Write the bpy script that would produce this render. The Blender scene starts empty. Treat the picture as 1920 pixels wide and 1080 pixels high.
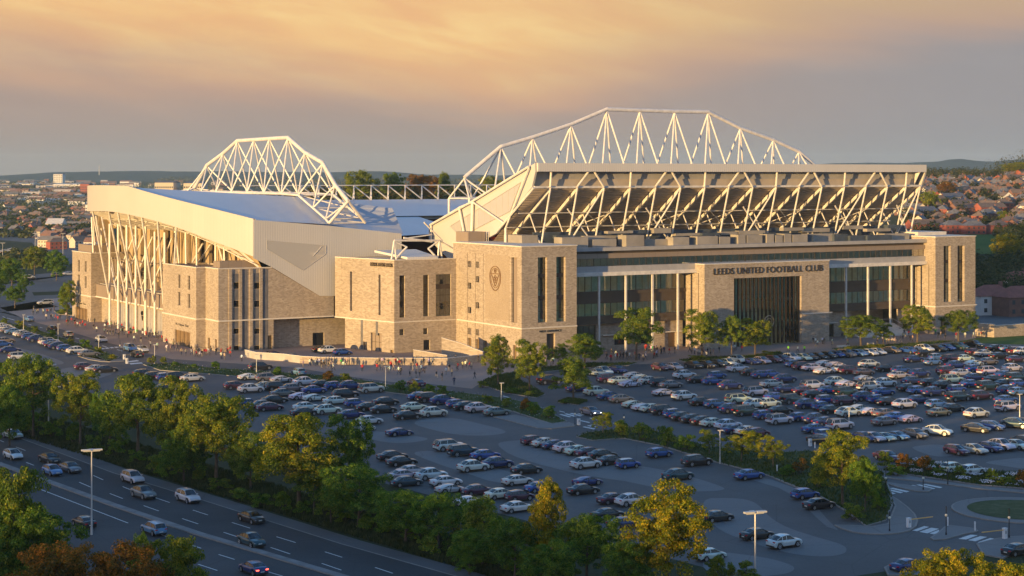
import bpy, math, random
from mathutils import Vector, Matrix
random.seed(7)
R = math.radians
sc = bpy.context.scene
C = sc.collection

# ---------------------------------------------------------------- camera
H, F, HY = 40.0, 3265.0, 330.0
cam = bpy.data.cameras.new('camera')
camo = bpy.data.objects.new('camera', cam)
C.objects.link(camo)
camo.location = (0, 0, H)
camo.rotation_euler = (R(90), 0, 0)
cam.sensor_width = 36.0
cam.lens = 36.0 * F / 1920.0
cam.shift_y = -(540.0 - HY) / 1920.0
cam.clip_start = 1.0
cam.clip_end = 30000.0
sc.camera = camo

# ---------------------------------------------------------------- light
SUN_EL = 3.6
SD = Vector((-0.655, -0.756)).normalized()       # horizontal direction towards the sun
SUN_AZ = math.atan2(SD.x, SD.y)                 # clockwise from +Y
sun = bpy.data.lights.new('sun', 'SUN')
sun.energy = 2.55
sun.angle = R(0.5)
sun.color = (1.0, 0.645, 0.25)
suno = bpy.data.objects.new('sun', sun)
C.objects.link(suno)
d = Vector((SD.x * math.cos(R(SUN_EL)), SD.y * math.cos(R(SUN_EL)), math.sin(R(SUN_EL))))
suno.rotation_euler = d.to_track_quat('Z', 'Y').to_euler()
suno.location = (-200, -260, 120)

sc.view_settings.view_transform = 'Standard'
sc.view_settings.look = 'None'
sc.view_settings.gamma = 1.0
sc.view_settings.use_curve_mapping = False
EXPO = 1.75
HAZE_D = 0.00006
sc.view_settings.exposure = EXPO
sc.cycles.volume_bounces = 0
sc.cycles.max_bounces = 6
sc.cycles.transparent_max_bounces = 12
sc.cycles.volume_max_steps = 64

W = bpy.data.worlds.new("World")
sc.world = W
W.use_nodes = True
nt = W.node_tree
nt.nodes.clear()


class NT:
    """small helper to write node trees"""
    def __init__(s, tree): s.t = tree
    def n(s, typ, **kw):
        nd = s.t.nodes.new(typ)
        for k, v in kw.items():
            if k.startswith('_'):
                key = k[1:]
                key = int(key) if key.isdigit() else key.replace('_', ' ')
                s.set(nd, key, v)
            else:
                setattr(nd, k, v)
        return nd
    def set(s, nd, key, v):
        sk = nd.inputs[key]
        if isinstance(v, bpy.types.NodeSocket): s.t.links.new(v, sk)
        elif isinstance(v, bpy.types.Node): s.t.links.new(v.outputs[0], sk)
        else: sk.default_value = v
    def m(s, op, a, b=0.0, c=None, clamp=False):
        nd = s.n('ShaderNodeMath', operation=op, use_clamp=clamp, _0=a, _1=b)
        if c is not None: s.set(nd, 2, c)
        return nd.outputs[0]
    def mix(s, f, a, b, mode='MIX'):
        nd = s.n('ShaderNodeMix', data_type='RGBA', blend_type=mode)
        s.set(nd, 0, f); s.set(nd, 6, a); s.set(nd, 7, b)
        return nd.outputs[2]
    def ss(s, x, a, b):
        nd = s.n('ShaderNodeMapRange', interpolation_type='SMOOTHSTEP', _0=x, _1=a, _2=b)
        return nd.outputs[0]
    def ramp(s, x, stops):
        nd = s.n('ShaderNodeValToRGB', _0=x)
        cr = nd.color_ramp
        while len(cr.elements) < len(stops): cr.elements.new(0.5)
        for e, (p, c) in zip(cr.elements, stops):
            e.position = p; e.color = (c[0], c[1], c[2], 1)
        return nd.outputs[0]
    def noise(s, vec, scale, detail=3.0, rough=0.55, dist=0.0):
        nd = s.n('ShaderNodeTexNoise', _Vector=vec, _Scale=scale, _Detail=detail, _Roughness=rough, _Distortion=dist)
        return nd.outputs[0]


def srgb(r, g, b):
    f = lambda c: (c / 255 / 12.92) if c / 255 <= 0.04045 else ((c / 255 + 0.055) / 1.055) ** 2.4
    return (f(r), f(g), f(b), 1.0)


w = NT(nt)
out = w.n('ShaderNodeOutputWorld')
sky = w.n('ShaderNodeTexSky', sky_type='NISHITA', sun_disc=False, sun_elevation=R(SUN_EL),
          sun_rotation=SUN_AZ % (2 * math.pi), air_density=1.0, dust_density=1.0, ozone_density=3.0)
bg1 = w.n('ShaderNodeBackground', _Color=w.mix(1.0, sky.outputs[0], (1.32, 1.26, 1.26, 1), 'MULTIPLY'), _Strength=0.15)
tc = w.n('ShaderNodeTexCoord')
sep = w.n('ShaderNodeSeparateXYZ', _0=tc.outputs['Generated'])
dx, dy, dz = sep.outputs
az = w.m('ARCTAN2', dx, dy)                          # 0 ahead, + to the right
el = w.m('ARCSINE', dz)
v1 = w.n('ShaderNodeCombineXYZ', _X=w.m('MULTIPLY', az, 2.2),
         _Y=w.m('ADD', w.m('MULTIPLY', el, 14.0), w.m('MULTIPLY', az, 1.1)), _Z=0.0)
n1 = w.noise(v1, 2.0, 4.0, 0.5, 0.4)
v2 = w.n('ShaderNodeCombineXYZ', _X=w.m('MULTIPLY', az, 7.0),
         _Y=w.m('ADD', w.m('MULTIPLY', el, 34.0), w.m('MULTIPLY', az, 7.0)), _Z=3.0)
n2 = w.noise(v2, 1.6, 6.0, 0.6, 0.4)
# edge of the golden cloud: lower in the middle-left, rising to the right
edge = w.m('ADD', w.m('MULTIPLY', w.m('SUBTRACT', n1, 0.5), 0.055), el)
edge = w.m('SUBTRACT', edge, w.m('MULTIPLY', w.m('MAXIMUM', w.m('SUBTRACT', az, 0.0), 0.0), 0.17))
edge = w.m('SUBTRACT', edge, w.m('MULTIPLY', w.m('MINIMUM', w.m('MAXIMUM', w.m('SUBTRACT', -0.02, az), 0.0), 0.4), 0.085))
warm = w.ss(edge, 0.022, 0.078)
gold = w.mix(w.ss(n2, 0.30, 0.80), srgb(238, 186, 132), srgb(250, 212, 144))
gold = w.mix(w.ss(az, -0.05, 0.25), gold, srgb(204, 172, 134))
base = w.mix(w.ss(el, 0.0, 0.045), srgb(160, 151, 144), srgb(174, 153, 141))
base = w.mix(w.m('MULTIPLY', w.ss(az, 0.0, 0.28), 0.8), base, srgb(150, 150, 154))
pink = w.mix(w.m('MULTIPLY', w.m('MULTIPLY', warm, w.m('SUBTRACT', 1.0, warm)), 1.6), base, srgb(212, 160, 138))
band = w.mix(warm, pink, gold)
band = w.mix(w.m('MULTIPLY', w.m('SUBTRACT', n2, 0.5), 0.12), band, srgb(238, 226, 214))
bg2 = w.n('ShaderNodeBackground', _Color=band, _Strength=0.5 ** EXPO)
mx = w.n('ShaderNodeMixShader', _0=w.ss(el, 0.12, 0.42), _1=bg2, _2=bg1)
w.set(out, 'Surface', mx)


# ---------------------------------------------------------------- frames and photo geometry
ANG = R(31)
ux, uy = math.cos(ANG), math.sin(ANG)
OY = F * H / (677 - HY)
OX = 18 / F * OY


def world(px, py, z=0.0):
    Y = F * (H - z) / (py - HY)
    return ((px - 960) / F * Y, Y)


def to_uv(X, Y):
    a, b = X - OX, Y - OY
    return (a * ux + b * uy, -a * uy + b * ux)


def to_xy(u, v):
    return (OX + u * ux - v * uy, OY + u * uy + v * ux)


def guv(px, py): return to_uv(*world(px, py))


def onv(px, py, v):          # a sight line meeting the plane v = const: (u, z)
    k = (px - 960) / F
    Y = (v - OX * uy + OY * ux) / (ux - k * uy)
    return to_uv(k * Y, Y)[0], H - (py - HY) * Y / F


def onu(px, py, u):          # plane u = const: (v, z)
    k = (px - 960) / F
    Y = (u + OX * ux + OY * uy) / (k * ux + uy)
    return to_uv(k * Y, Y)[1], H - (py - HY) * Y / F


# ---------------------------------------------------------------- materials
MATS = {}


def mat(name, col, rough=0.7, metal=0.0, var=0.12, scale=0.6, bump=0.0, bscale=8.0, obj_color=False,
        spec=0.5, coat=0.0, spread=None):
    if name in MATS: return MATS[name]
    m = bpy.data.materials.new(name)
    m.use_nodes = True
    t = NT(m.node_tree)
    b = m.node_tree.nodes['Principled BSDF']
    tc = t.n('ShaderNodeTexCoord')
    if obj_color:
        oi = t.n('ShaderNodeObjectInfo')
        c = oi.outputs['Color']
    else:
        c = (col[0], col[1], col[2], 1)
    nz = t.noise(tc.outputs['Object'], scale, 4.0, 0.6)
    dark = t.mix(1.0, c, (1 - var, 1 - var, 1 - var, 1), 'MULTIPLY')
    light = t.mix(1.0, c, (1 + var, 1 + var, 1 + var, 1), 'MULTIPLY')
    c2 = t.mix(t.ss(nz, 0.3, 0.7), dark, light)
    if spread:
        oi = t.n('ShaderNodeObjectInfo')
        c2 = t.mix(t.m('MULTIPLY', oi.outputs['Random'], spread[1]), c2, (*spread[0], 1))
    t.set(b, 'Base Color', c2)
    b.inputs['Roughness'].default_value = rough
    b.inputs['Metallic'].default_value = metal
    b.inputs['Specular IOR Level'].default_value = spec
    if coat:
        b.inputs['Coat Weight'].default_value = coat
        b.inputs['Coat Roughness'].default_value = 0.06
    if bump:
        bn = t.n('ShaderNodeBump', _Strength=bump, _Distance=0.05)
        t.set(bn, 'Height', t.noise(tc.outputs['Object'], bscale, 3.0))
        t.set(b, 'Normal', bn)
    MATS[name] = m
    return m


def stone(name, c1, c2, c3, bw=0.62, bh=0.25, rough=0.9):
    """coursed stone: pieces of mixed tone, thin joints, broad weathering"""
    m = bpy.data.materials.new(name)
    m.use_nodes = True
    t = NT(m.node_tree)
    b = m.node_tree.nodes['Principled BSDF']
    tc = t.n('ShaderNodeTexCoord')
    s = t.n('ShaderNodeSeparateXYZ', _0=tc.outputs['Object'])
    vec = t.n('ShaderNodeCombineXYZ', _X=t.m('ADD', s.outputs[0], s.outputs[1]), _Y=s.outputs[2], _Z=0.0)
    br = t.n('ShaderNodeTexBrick', _Vector=vec, _Color1=(0, 0, 0, 1), _Color2=(1, 1, 1, 1), _Mortar=(0.35, 0.35, 0.35, 1),
             _Scale=1.0, _Mortar_Size=0.018, _Bias=0.0, _Brick_Width=bw, _Row_Height=bh)
    nz = t.noise(vec, 2.4, 5.0, 0.8)
    big = t.noise(vec, 0.09, 3.0, 0.6)
    f = t.m('ADD', t.m('MULTIPLY', br.outputs[0], 0.38), t.m('MULTIPLY', nz, 0.62))
    col = t.ramp(f, [(0.1, c1), (0.45, c2), (0.85, c3)])
    col = t.mix(t.m('MULTIPLY', t.ss(big, 0.35, 0.7), 0.28), col, (*c1, 1))
    sv = t.n('ShaderNodeCombineXYZ', _X=t.m('ADD', s.outputs[0], s.outputs[1]), _Y=t.m('MULTIPLY', s.outputs[2], 0.07), _Z=0.0)
    streak = t.noise(sv, 1.3, 4.0, 0.7)
    col = t.mix(t.m('MULTIPLY', t.ss(streak, 0.52, 0.72), 0.30), col, tuple(k * 0.75 for k in c1) + (1,))
    t.set(b, 'Base Color', col)
    b.inputs['Roughness'].default_value = rough
    b.inputs['Specular IOR Level'].default_value = 0.25
    bn = t.n('ShaderNodeBump', _Strength=0.5, _Distance=0.04)
    t.set(bn, 'Height', f)
    t.set(b, 'Normal', bn)
    MATS[name] = m
    return m


def ribbed(name, col, period=0.45, rough=0.45, metal=0.0, depth=0.5, axis='sum'):
    m = bpy.data.materials.new(name)
    m.use_nodes = True
    t = NT(m.node_tree)
    b = m.node_tree.nodes['Principled BSDF']
    tc = t.n('ShaderNodeTexCoord')
    s = t.n('ShaderNodeSeparateXYZ', _0=tc.outputs['Object'])
    x = {'sum': t.m('ADD', s.outputs[0], s.outputs[1]), 'x': s.outputs[0], 'y': s.outputs[1], 'z': s.outputs[2]}[axis]
    tri = t.m('PINGPONG', x, period / 2)
    line = t.m('MULTIPLY', tri, 2 / period)
    nz = t.noise(tc.outputs['Object'], 0.12, 4.0, 0.6)
    pan = t.n('ShaderNodeTexWhiteNoise', noise_dimensions='1D', _W=t.m('FLOOR', t.m('DIVIDE', x, period * 4)))
    c = t.mix(t.m('MULTIPLY', t.ss(line, 0.0, 0.12), 1.0), tuple(k * (1 - 0.35 * depth) for k in col) + (1,), (*col, 1))
    c = t.mix(t.m('MULTIPLY', pan.outputs[0], 0.10), c, tuple(k * 0.6 for k in col) + (1,))
    c = t.mix(t.m('MULTIPLY', t.ss(nz, 0.35, 0.7), 0.12), c, tuple(k * 0.7 for k in col) + (1,))
    t.set(b, 'Base Color', c)
    b.inputs['Roughness'].default_value = rough
    b.inputs['Metallic'].default_value = metal
    bn = t.n('ShaderNodeBump', _Strength=0.6 * depth, _Distance=0.05)
    t.set(bn, 'Height', line)
    t.set(b, 'Normal', bn)
    MATS[name] = m
    return m


def glass(name, tint=(0.35, 0.42, 0.42), refl=0.12, opaque=0.25, ocol=(0.015, 0.018, 0.02)):
    """window glass: part mirror, part tinted see-through, a little wavy"""
    m = bpy.data.materials.new(name)
    m.use_nodes = True
    t = NT(m.node_tree)
    m.node_tree.nodes.remove(m.node_tree.nodes['Principled BSDF'])
    o = m.node_tree.nodes['Material Output']
    tc = t.n('ShaderNodeTexCoord')
    bn = t.n('ShaderNodeBump', _Strength=0.12, _Distance=0.3)
    t.set(bn, 'Height', t.noise(tc.outputs['Object'], 0.25, 2.0))
    gl = t.n('ShaderNodeBsdfGlossy', _Color=(0.9, 0.9, 0.9, 1), _Roughness=0.03, _Normal=bn)
    tr = t.n('ShaderNodeBsdfTransparent', _Color=(*tint, 1))
    df = t.n('ShaderNodeBsdfDiffuse', _Color=(*ocol, 1))
    a = t.n('ShaderNodeMixShader', _0=opaque, _1=tr, _2=df)
    fr = t.n('ShaderNodeFresnel', _IOR=1.55)
    f = t.m('ADD', t.m('MULTIPLY', fr, 0.9), refl, clamp=True)
    s = t.n('ShaderNodeMixShader', _0=f, _1=a, _2=gl)
    t.set(o, 'Surface', s)
    MATS[name] = m
    return m


def leafmat(name, ca, cb, cc, trans=0.3):
    m = bpy.data.materials.new(name)
    m.use_nodes = True
    t = NT(m.node_tree)
    m.node_tree.nodes.remove(m.node_tree.nodes['Principled BSDF'])
    o = m.node_tree.nodes['Material Output']
    tc = t.n('ShaderNodeTexCoord')
    geo = t.n('ShaderNodeNewGeometry')
    oi = t.n('ShaderNodeObjectInfo')
    off = t.n('ShaderNodeVectorMath', operation='ADD', _0=tc.outputs['Object'])
    t.set(off, 1, t.n('ShaderNodeCombineXYZ', _X=t.m('MULTIPLY', oi.outputs['Random'], 50.0), _Y=0.0, _Z=0.0))
    clump = t.noise(off, 0.45, 3.0, 0.6)
    f = t.m('ADD', t.m('MULTIPLY', clump, 0.65), t.m('MULTIPLY', geo.outputs['Random Per Island'], 0.35))
    col = t.ramp(f, [(0.28, ca), (0.5, cb), (0.72, cc)])
    col = t.mix(1.0, col, oi.outputs['Color'], 'MULTIPLY')
    df = t.n('ShaderNodeBsdfDiffuse', _Color=col)
    tl = t.n('ShaderNodeBsdfTranslucent', _Color=t.mix(1.0, col, (1.5, 1.35, 0.6, 1), 'MULTIPLY'))
    a = t.n('ShaderNodeMixShader', _0=trans, _1=df, _2=tl)
    gl = t.n('ShaderNodeBsdfGlossy', _Color=(1, 1, 1, 1), _Roughness=0.45)
    s = t.n('ShaderNodeMixShader', _0=0.008, _1=a, _2=gl)
    t.set(o, 'Surface', s)
    MATS[name] = m
    return m


STONE = stone('buff_stone', (0.20, 0.160, 0.125), (0.36, 0.298, 0.232), (0.52, 0.44, 0.35))
STONE2 = stone('buff_stone_fine', (0.24, 0.19, 0.14), (0.34, 0.275, 0.205), (0.43, 0.36, 0.28), 0.3, 0.12)
COPING = mat('coping_stone', (0.62, 0.57, 0.5), 0.8, var=0.08)
CLAD = ribbed('pale_ribbed_cladding', (0.62, 0.59, 0.55), 0.6, 0.5, 0.0, 0.5)
CLADG = ribbed('grey_ribbed_cladding', (0.52, 0.505, 0.485), 0.6, 0.5, 0.0, 0.6)
ROOF = ribbed('blue_grey_roof_sheet', (0.46, 0.48, 0.52), 0.5, 0.35, 0.3, 0.25, 'x')
STEEL = mat('white_painted_steel', (0.64, 0.60, 0.55), 0.4, var=0.12, scale=0.8)
SOFFIT = ribbed('brown_stepped_underside', (0.21, 0.17, 0.14), 0.85, 0.8, 0.0, 1.6, 'z')
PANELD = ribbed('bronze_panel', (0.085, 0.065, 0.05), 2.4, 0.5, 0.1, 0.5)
TAN = ribbed('tan_metal_panel', (0.30, 0.235, 0.18), 3.2, 0.5, 0.1, 0.4)
GREYM = mat('grey_metal_trim', (0.38, 0.365, 0.355), 0.5, 0.1, 0.08)
DARKM = mat('dark_bronze_frame', (0.06, 0.045, 0.035), 0.45, 0.3, 0.1)
BLACKM = mat('black_metal', (0.02, 0.02, 0.022), 0.5, 0.2, 0.1)
DARKIN = mat('dark_interior', (0.05, 0.045, 0.04), 0.9, var=0.2)
CONC = mat('pale_concrete', (0.40, 0.37, 0.33), 0.85, var=0.12, scale=0.4)
PLANT = mat('plant_enclosure_grey', (0.30, 0.27, 0.23), 0.6, var=0.18, scale=0.15)
PLANTD = mat('plant_louvre_dark', (0.06, 0.075, 0.095), 0.5, var=0.2)
BRONZE = mat('bronze_door', (0.30, 0.20, 0.10), 0.45, 0.4, 0.1)
GLASS = glass('window_glass', (0.62, 0.80, 0.76), 0.10, 0.04)
GLASSD = glass('dark_window_glass', (0.2, 0.22, 0.22), 0.03, 0.8, (0.02, 0.016, 0.013))
GLASSM = glass('mirror_strip_glass', (0.6, 0.65, 0.62), 0.40, 0.1)
GLASSP = glass('pale_gable_glass', (0.5, 0.5, 0.5), 0.04, 1.0, (0.42, 0.41, 0.40))
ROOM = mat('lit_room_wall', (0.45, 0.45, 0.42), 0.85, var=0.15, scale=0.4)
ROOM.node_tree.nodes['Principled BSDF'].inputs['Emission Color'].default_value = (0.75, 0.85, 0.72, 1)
ROOM.node_tree.nodes['Principled BSDF'].inputs['Emission Strength'].default_value = 0.011  # faint glow put into walls, slabs and columns in place of interior lamps
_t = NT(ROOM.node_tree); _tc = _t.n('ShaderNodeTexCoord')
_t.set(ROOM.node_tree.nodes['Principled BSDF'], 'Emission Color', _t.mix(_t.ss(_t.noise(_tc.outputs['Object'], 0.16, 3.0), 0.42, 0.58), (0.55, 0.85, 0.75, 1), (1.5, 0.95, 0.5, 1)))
RED = mat('red_seat_plastic', (0.25, 0.02, 0.02), 0.6)


# ---------------------------------------------------------------- mesh building
class MB:
    def __init__(s): s.v = []; s.f = []; s.mi = []; s.cur = 0
    def add(s, vs, fs, mi=None):
        o = len(s.v)
        s.v += [tuple(p) for p in vs]
        s.f += [tuple(i + o for i in f) for f in fs]
        s.mi += [s.cur if mi is None else mi] * len(fs)
        return s
    def face(s, pts): return s.add(pts, [tuple(range(len(pts)))])
    def box(s, a, b):
        x0, y0, z0 = [min(p, q) for p, q in zip(a, b)]
        x1, y1, z1 = [max(p, q) for p, q in zip(a, b)]
        return s.add([(x0, y0, z0), (x1, y0, z0), (x1, y1, z0), (x0, y1, z0), (x0, y0, z1), (x1, y0, z1), (x1, y1, z1), (x0, y1, z1)],
                     [(0, 3, 2, 1), (4, 5, 6, 7), (0, 1, 5, 4), (1, 2, 6, 5), (2, 3, 7, 6), (3, 0, 4, 7)])
    def tube(s, p, q, r, n=8, r2=None):
        p, q = Vector(p), Vector(q)
        d = (q - p)
        if d.length < 1e-6: return s
        d.normalize()
        a = d.orthogonal().normalized(); b = d.cross(a)
        r2 = r if r2 is None else r2
        vs = []
        for c, rr in ((p, r), (q, r2)):
            for i in range(n):
                t = 2 * math.pi * (i + .5) / n
                vs.append(c + (a * math.cos(t) + b * math.sin(t)) * rr)
        fs = [(i, (i + 1) % n, n + (i + 1) % n, n + i) for i in range(n)]
        fs += [tuple(range(n - 1, -1, -1)), tuple(range(n, 2 * n))]
        return s.add(vs, fs)
    def beam(s, p, q, w, h):
        """rectangular bar from p to q, w wide, h high"""
        p, q = Vector(p), Vector(q)
        d = (q - p).normalized()
        up = Vector((0, 0, 1)) if abs(d.z) < 0.95 else Vector((0, 1, 0))
        a = d.cross(up).normalized(); b = a.cross(d)
        vs = []
        for c in (p, q):
            for i, j in ((-1, -1), (1, -1), (1, 1), (-1, 1)):
                vs.append(c + a * (i * w / 2) + b * (j * h / 2))
        return s.add(vs, [(0, 1, 5, 4), (1, 2, 6, 5), (2, 3, 7, 6), (3, 0, 4, 7), (3, 2, 1, 0), (4, 5, 6, 7)])
    def prism(s, poly, off):
        """closed polygon swept by vector off"""
        n = len(poly)
        off = Vector(off)
        a = [Vector(p) for p in poly]
        b = [p + off for p in a]
        fs = [tuple(range(n - 1, -1, -1)), tuple(range(n, 2 * n))]
        fs += [(i, (i + 1) % n, n + (i + 1) % n, n + i) for i in range(n)]
        return s.add(a + b, fs)
    def build(s, name, m, parent=None, smooth=False, loc=None):
        me = bpy.data.meshes.new(name)
        me.from_pydata(s.v, [], s.f)
        ms = m if isinstance(m, (list, tuple)) else [m]
        for k in ms: me.materials.append(k)
        if len(ms) > 1: me.polygons.foreach_set('material_index', s.mi)
        if smooth: me.polygons.foreach_set('use_smooth', [True] * len(me.polygons))
        me.update()
        o = bpy.data.objects.new(name, me)
        C.objects.link(o)
        if parent: o.parent = parent
        if loc: o.location = loc
        return o


def tag(o, label=None, cat=None, group=None, kind=None):
    if label: o['label'] = label
    if cat: o['category'] = cat
    if group: o['group'] = group
    if kind: o['kind'] = kind
    return o


def empty(name, loc=(0, 0, 0), rz=0.0, label=None, cat=None, group=None):
    o = bpy.data.objects.new(name, None)
    C.objects.link(o)
    o.location = loc
    o.rotation_euler = (0, 0, rz)
    o.empty_display_size = 0.5
    return tag(o, label, cat, group)


def stadium_part_root(name, label, cat):
    return empty(name, (OX, OY, 0), ANG, label, cat)


KIDS = {}


def copy_tree(o, loc, rz, color=None, scale=None, kids=None):
    c = o.copy(); C.objects.link(c)
    c.location = loc; c.rotation_euler = (0, 0, rz)
    if scale: c.scale = scale
    if color: c.color = color
    for ch in (kids if kids is not None else KIDS.get(o.name, list(o.children))):
        k = ch.copy(); C.objects.link(k); k.parent = c
        if color and not ch.get('fixed'): k.color = color
        for g in ch.children:
            q = g.copy(); C.objects.link(q); q.parent = k
            if color and not g.get('fixed'): q.color = color
    return c


class Fr:
    """a wall plane in stadium coordinates: a runs along it, z up, d into the building"""
    def __init__(s, p0, p1, inward):
        s.p = Vector((p0[0], p0[1])); s.e = (Vector(p1) - s.p).normalized(); s.n = Vector(inward).normalized()
        s.L = (Vector(p1) - s.p).length
    def __call__(s, a, z, d=0.0):
        q = s.p + s.e * a + s.n * d
        return (q.x, q.y, z)
    def px(s, x, y):
        """sight line through photo point meets this plane: (a, z)"""
        k = (x - 960) / F
        # world ray (kY, Y); uv = linear in Y
        u1, v1 = to_uv(0, 0); u2, v2 = to_uv(k * 100, 100)
        du, dv = (u2 - u1) / 100, (v2 - v1) / 100
        # (u1+du Y - p)·n = 0
        Y = -((u1 - s.p.x) * s.n.x + (v1 - s.p.y) * s.n.y) / (du * s.n.x + dv * s.n.y)
        q = Vector((u1 + du * Y, v1 + dv * Y)) - s.p
        return q.dot(s.e), H - (y - HY) * Y / F
    def rect(s, x0, x1, y0, y1):
        """photo rectangle to (a0,a1,z0,z1)"""
        a0, zt = s.px(x0, y0); a1, _ = s.px(x1, y0); _, zb = s.px((x0 + x1) / 2, y1)
        _, zt = s.px((x0 + x1) / 2, y0)
        return (min(a0, a1), max(a0, a1), zb, zt)


def VF(c, u0=0.0): return Fr((u0, c), (u0 + 1, c), (0, 1))     # faces the camera's right
def UF(c, v0=0.0): return Fr((c, v0), (c, v0 + 1), (1, 0))     # faces left, towards the sun


def wall(mb, fr, a0, a1, z0, z1, holes=(), depth=0.4):
    P = fr
    xs = sorted({a0, a1, *[h[0] for h in holes], *[h[1] for h in holes]})
    zs = sorted({z0, z1, *[h[2] for h in holes], *[h[3] for h in holes]})
    xs = [x for x in xs if a0 <= x <= a1]; zs = [z for z in zs if z0 <= z <= z1]
    for i in range(len(xs) - 1):
        for j in range(len(zs) - 1):
            mx_, mz = (xs[i] + xs[i + 1]) / 2, (zs[j] + zs[j + 1]) / 2
            if any(h[0] < mx_ < h[1] and h[2] < mz < h[3] for h in holes): continue
            mb.face([P(xs[i], zs[j]), P(xs[i + 1], zs[j]), P(xs[i + 1], zs[j + 1]), P(xs[i], zs[j + 1])])
    for h in holes:
        x0, x1, y0, y1 = h[:4]
        mb.face([P(x0, y0), P(x0, y1), P(x0, y1, depth), P(x0, y0, depth)])
        mb.face([P(x1, y0), P(x1, y1), P(x1, y1, depth), P(x1, y0, depth)])
        mb.face([P(x0, y0), P(x1, y0), P(x1, y0, depth), P(x0, y0, depth)])
        mb.face([P(x0, y1), P(x1, y1), P(x1, y1, depth), P(x0, y1, depth)])


def fbox(mb, fr, a0, a1, z0, z1, d0, d1):
    """box in a wall frame"""
    v = [fr(a, z, d) for d in (d0, d1) for (a, z) in ((a0, z0), (a1, z0), (a1, z1), (a0, z1))]
    mb.add(v, [(0, 1, 2, 3), (7, 6, 5, 4), (0, 4, 5, 1), (1, 5, 6, 2), (2, 6, 7, 3), (3, 7, 4, 0)])
    return mb


def window(parent, fr, a0, a1, z0, z1, depth=0.4, cols=1, rows=1, gm=None, fm=None, spandrel=None, name='window', label=None, bar=0.07):
    g = MB()
    g.face([fr(a0, z0, depth), fr(a1, z0, depth), fr(a1, z1, depth), fr(a0, z1, depth)])
    pane = g.build(name, gm or GLASSD, parent)
    if label: pane['label'] = label
    f = MB(); e = bar
    for i in range(cols + 1):
        x = min(max(a0 + (a1 - a0) * i / cols, a0 + e / 2), a1 - e / 2)
        fbox(f, fr, x - e / 2, x + e / 2, z0, z1, depth - 0.07, depth - 0.004)
    for j in range(rows + 1):
        y = min(max(z0 + (z1 - z0) * j / rows, z0 + e / 2), z1 - e / 2)
        fbox(f, fr, a0 + e, a1 - e, y - e / 2, y + e / 2, depth - 0.074, depth - 0.006)
    for (s0, s1) in (spandrel or ()):
        fbox(f, fr, a0 + e, a1 - e, s0, s1, depth - 0.05, depth - 0.008)
    f.build('frame', fm or DARKM, pane)
    return pane


def text_mesh(parent, fr, a0, a1, z0, z1, body, m, name='lettering', proud=0.12, bold=0.0):
    cu = bpy.data.curves.new(name, 'FONT')
    cu.body = body; cu.extrude = 0.5; cu.offset = bold; cu.resolution_u = 2
    to = bpy.data.objects.new('tmp', cu); C.objects.link(to)
    dg = bpy.context.evaluated_depsgraph_get()
    me = bpy.data.meshes.new_from_object(to.evaluated_get(dg))
    bpy.data.objects.remove(to)
    xs = [v.co.x for v in me.vertices]; ys = [v.co.y for v in me.vertices]
    x0, x1, y0, y1 = min(xs), max(xs), min(ys), max(ys)
    for v in me.vertices:
        a = a0 + (v.co.x - x0) / (x1 - x0) * (a1 - a0)
        z = z0 + (v.co.y - y0) / (y1 - y0) * (z1 - z0)
        d = -0.02 - proud if v.co.z > 0 else -0.01
        v.co = fr(a, z, d)
    me.materials.clear(); me.materials.append(m)
    o = bpy.data.objects.new(name, me); C.objects.link(o)
    o.parent = parent
    return o
# ================================================================ MAIN STAND (towers, glazed range, raised stand behind)
ws = stadium_part_root('main_stand', 'long buff stone main stand with glazed front, two towers and a tall white roof truss', 'stadium stand')

# ---- near tower
m = MB()
fM, fL = VF(0.0), UF(0.0)
tw = [(4.15, 6.5, 8.1, 22.3), (8.9, 11.3, 8.1, 22.3)]
wall(m, fM, 0, 14.2, 0, 24.6, tw + [(6.4, 8.6, 0.0, 5.6)], 0.9)
small = []
CR = lambda X, Y: (820 + X / 4.153, 420 + Y / 4.153)
for X, ys in ((250, (312, 480, 670, 835)), (312, (317, 430, 633, 843))):
    for Y in ys:
        x, y = CR(X, Y)
        small.append(fL.rect(x - 3.3, x + 3.3, y - 5.8, y + 5.8))
doors = []
for X, Y in ((250, 940), (312, 948), (372, 965), (602, 995)):
    x, y = CR(X, Y)
    a0, a1, z0, z1 = fL.rect(x - 3.4, x + 3.4, y - 8, y + 8)
    doors.append((a0, a1, 0.0, 3.2))
slot = (1.8, 4.3, 8.1, 22.3)
wall(m, fL, 0, 30.4, 0, 24.6, small + doors + [slot], 0.5)
wall(m, Fr((14.2, 0), (14.2, 1), (-1, 0)), 0, 30.4, 0, 24.6)
wall(m, Fr((0, 30.4), (1, 30.4), (0, -1)), 0, 14.2, 0, 24.6)
m.build('tower', STONE, ws)
m = MB()
m.box((-0.15, -0.15, 24.6), (14.35, 30.5, 24.85))
m.box((0.4, 0.4, 24.3), (13.8, 30.0, 24.5))
m.build('tower_coping', COPING, ws)
for a0, a1, z0, z1 in tw:
    window(ws, fM, a0, a1, z0, z1, 0.9, 2, 6, GLASS, spandrel=[(z0 + 4.9, z0 + 5.8), (z0 + 9.7, z0 + 10.6)])
    m = MB(); fbox(m, fM, a0 - 0.5, a1 + 0.5, z0, z1, 3.5, 3.6)
    for k in (0, 4.9, 9.7): fbox(m, fM, a0 - 0.5, a1 + 0.5, z0 + k, z0 + k + 0.5, 1.1, 3.45)
    fbox(m, fM, a0 + 0.3, a0 + 0.7, z0, z1, 1.6, 2.0)
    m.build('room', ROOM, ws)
for h in small: window(ws, fL, *h, 0.3, 1, 1, GLASSD)
for h in doors: window(ws, fL, *h, 0.45, 2, 1, BRONZE, name='door')
m = MB(); fbox(m, fL, slot[0] + .1, slot[1] - .35, slot[2], slot[3], 0.42, 0.5); m.build('tan_panel', TAN, ws)
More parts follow.
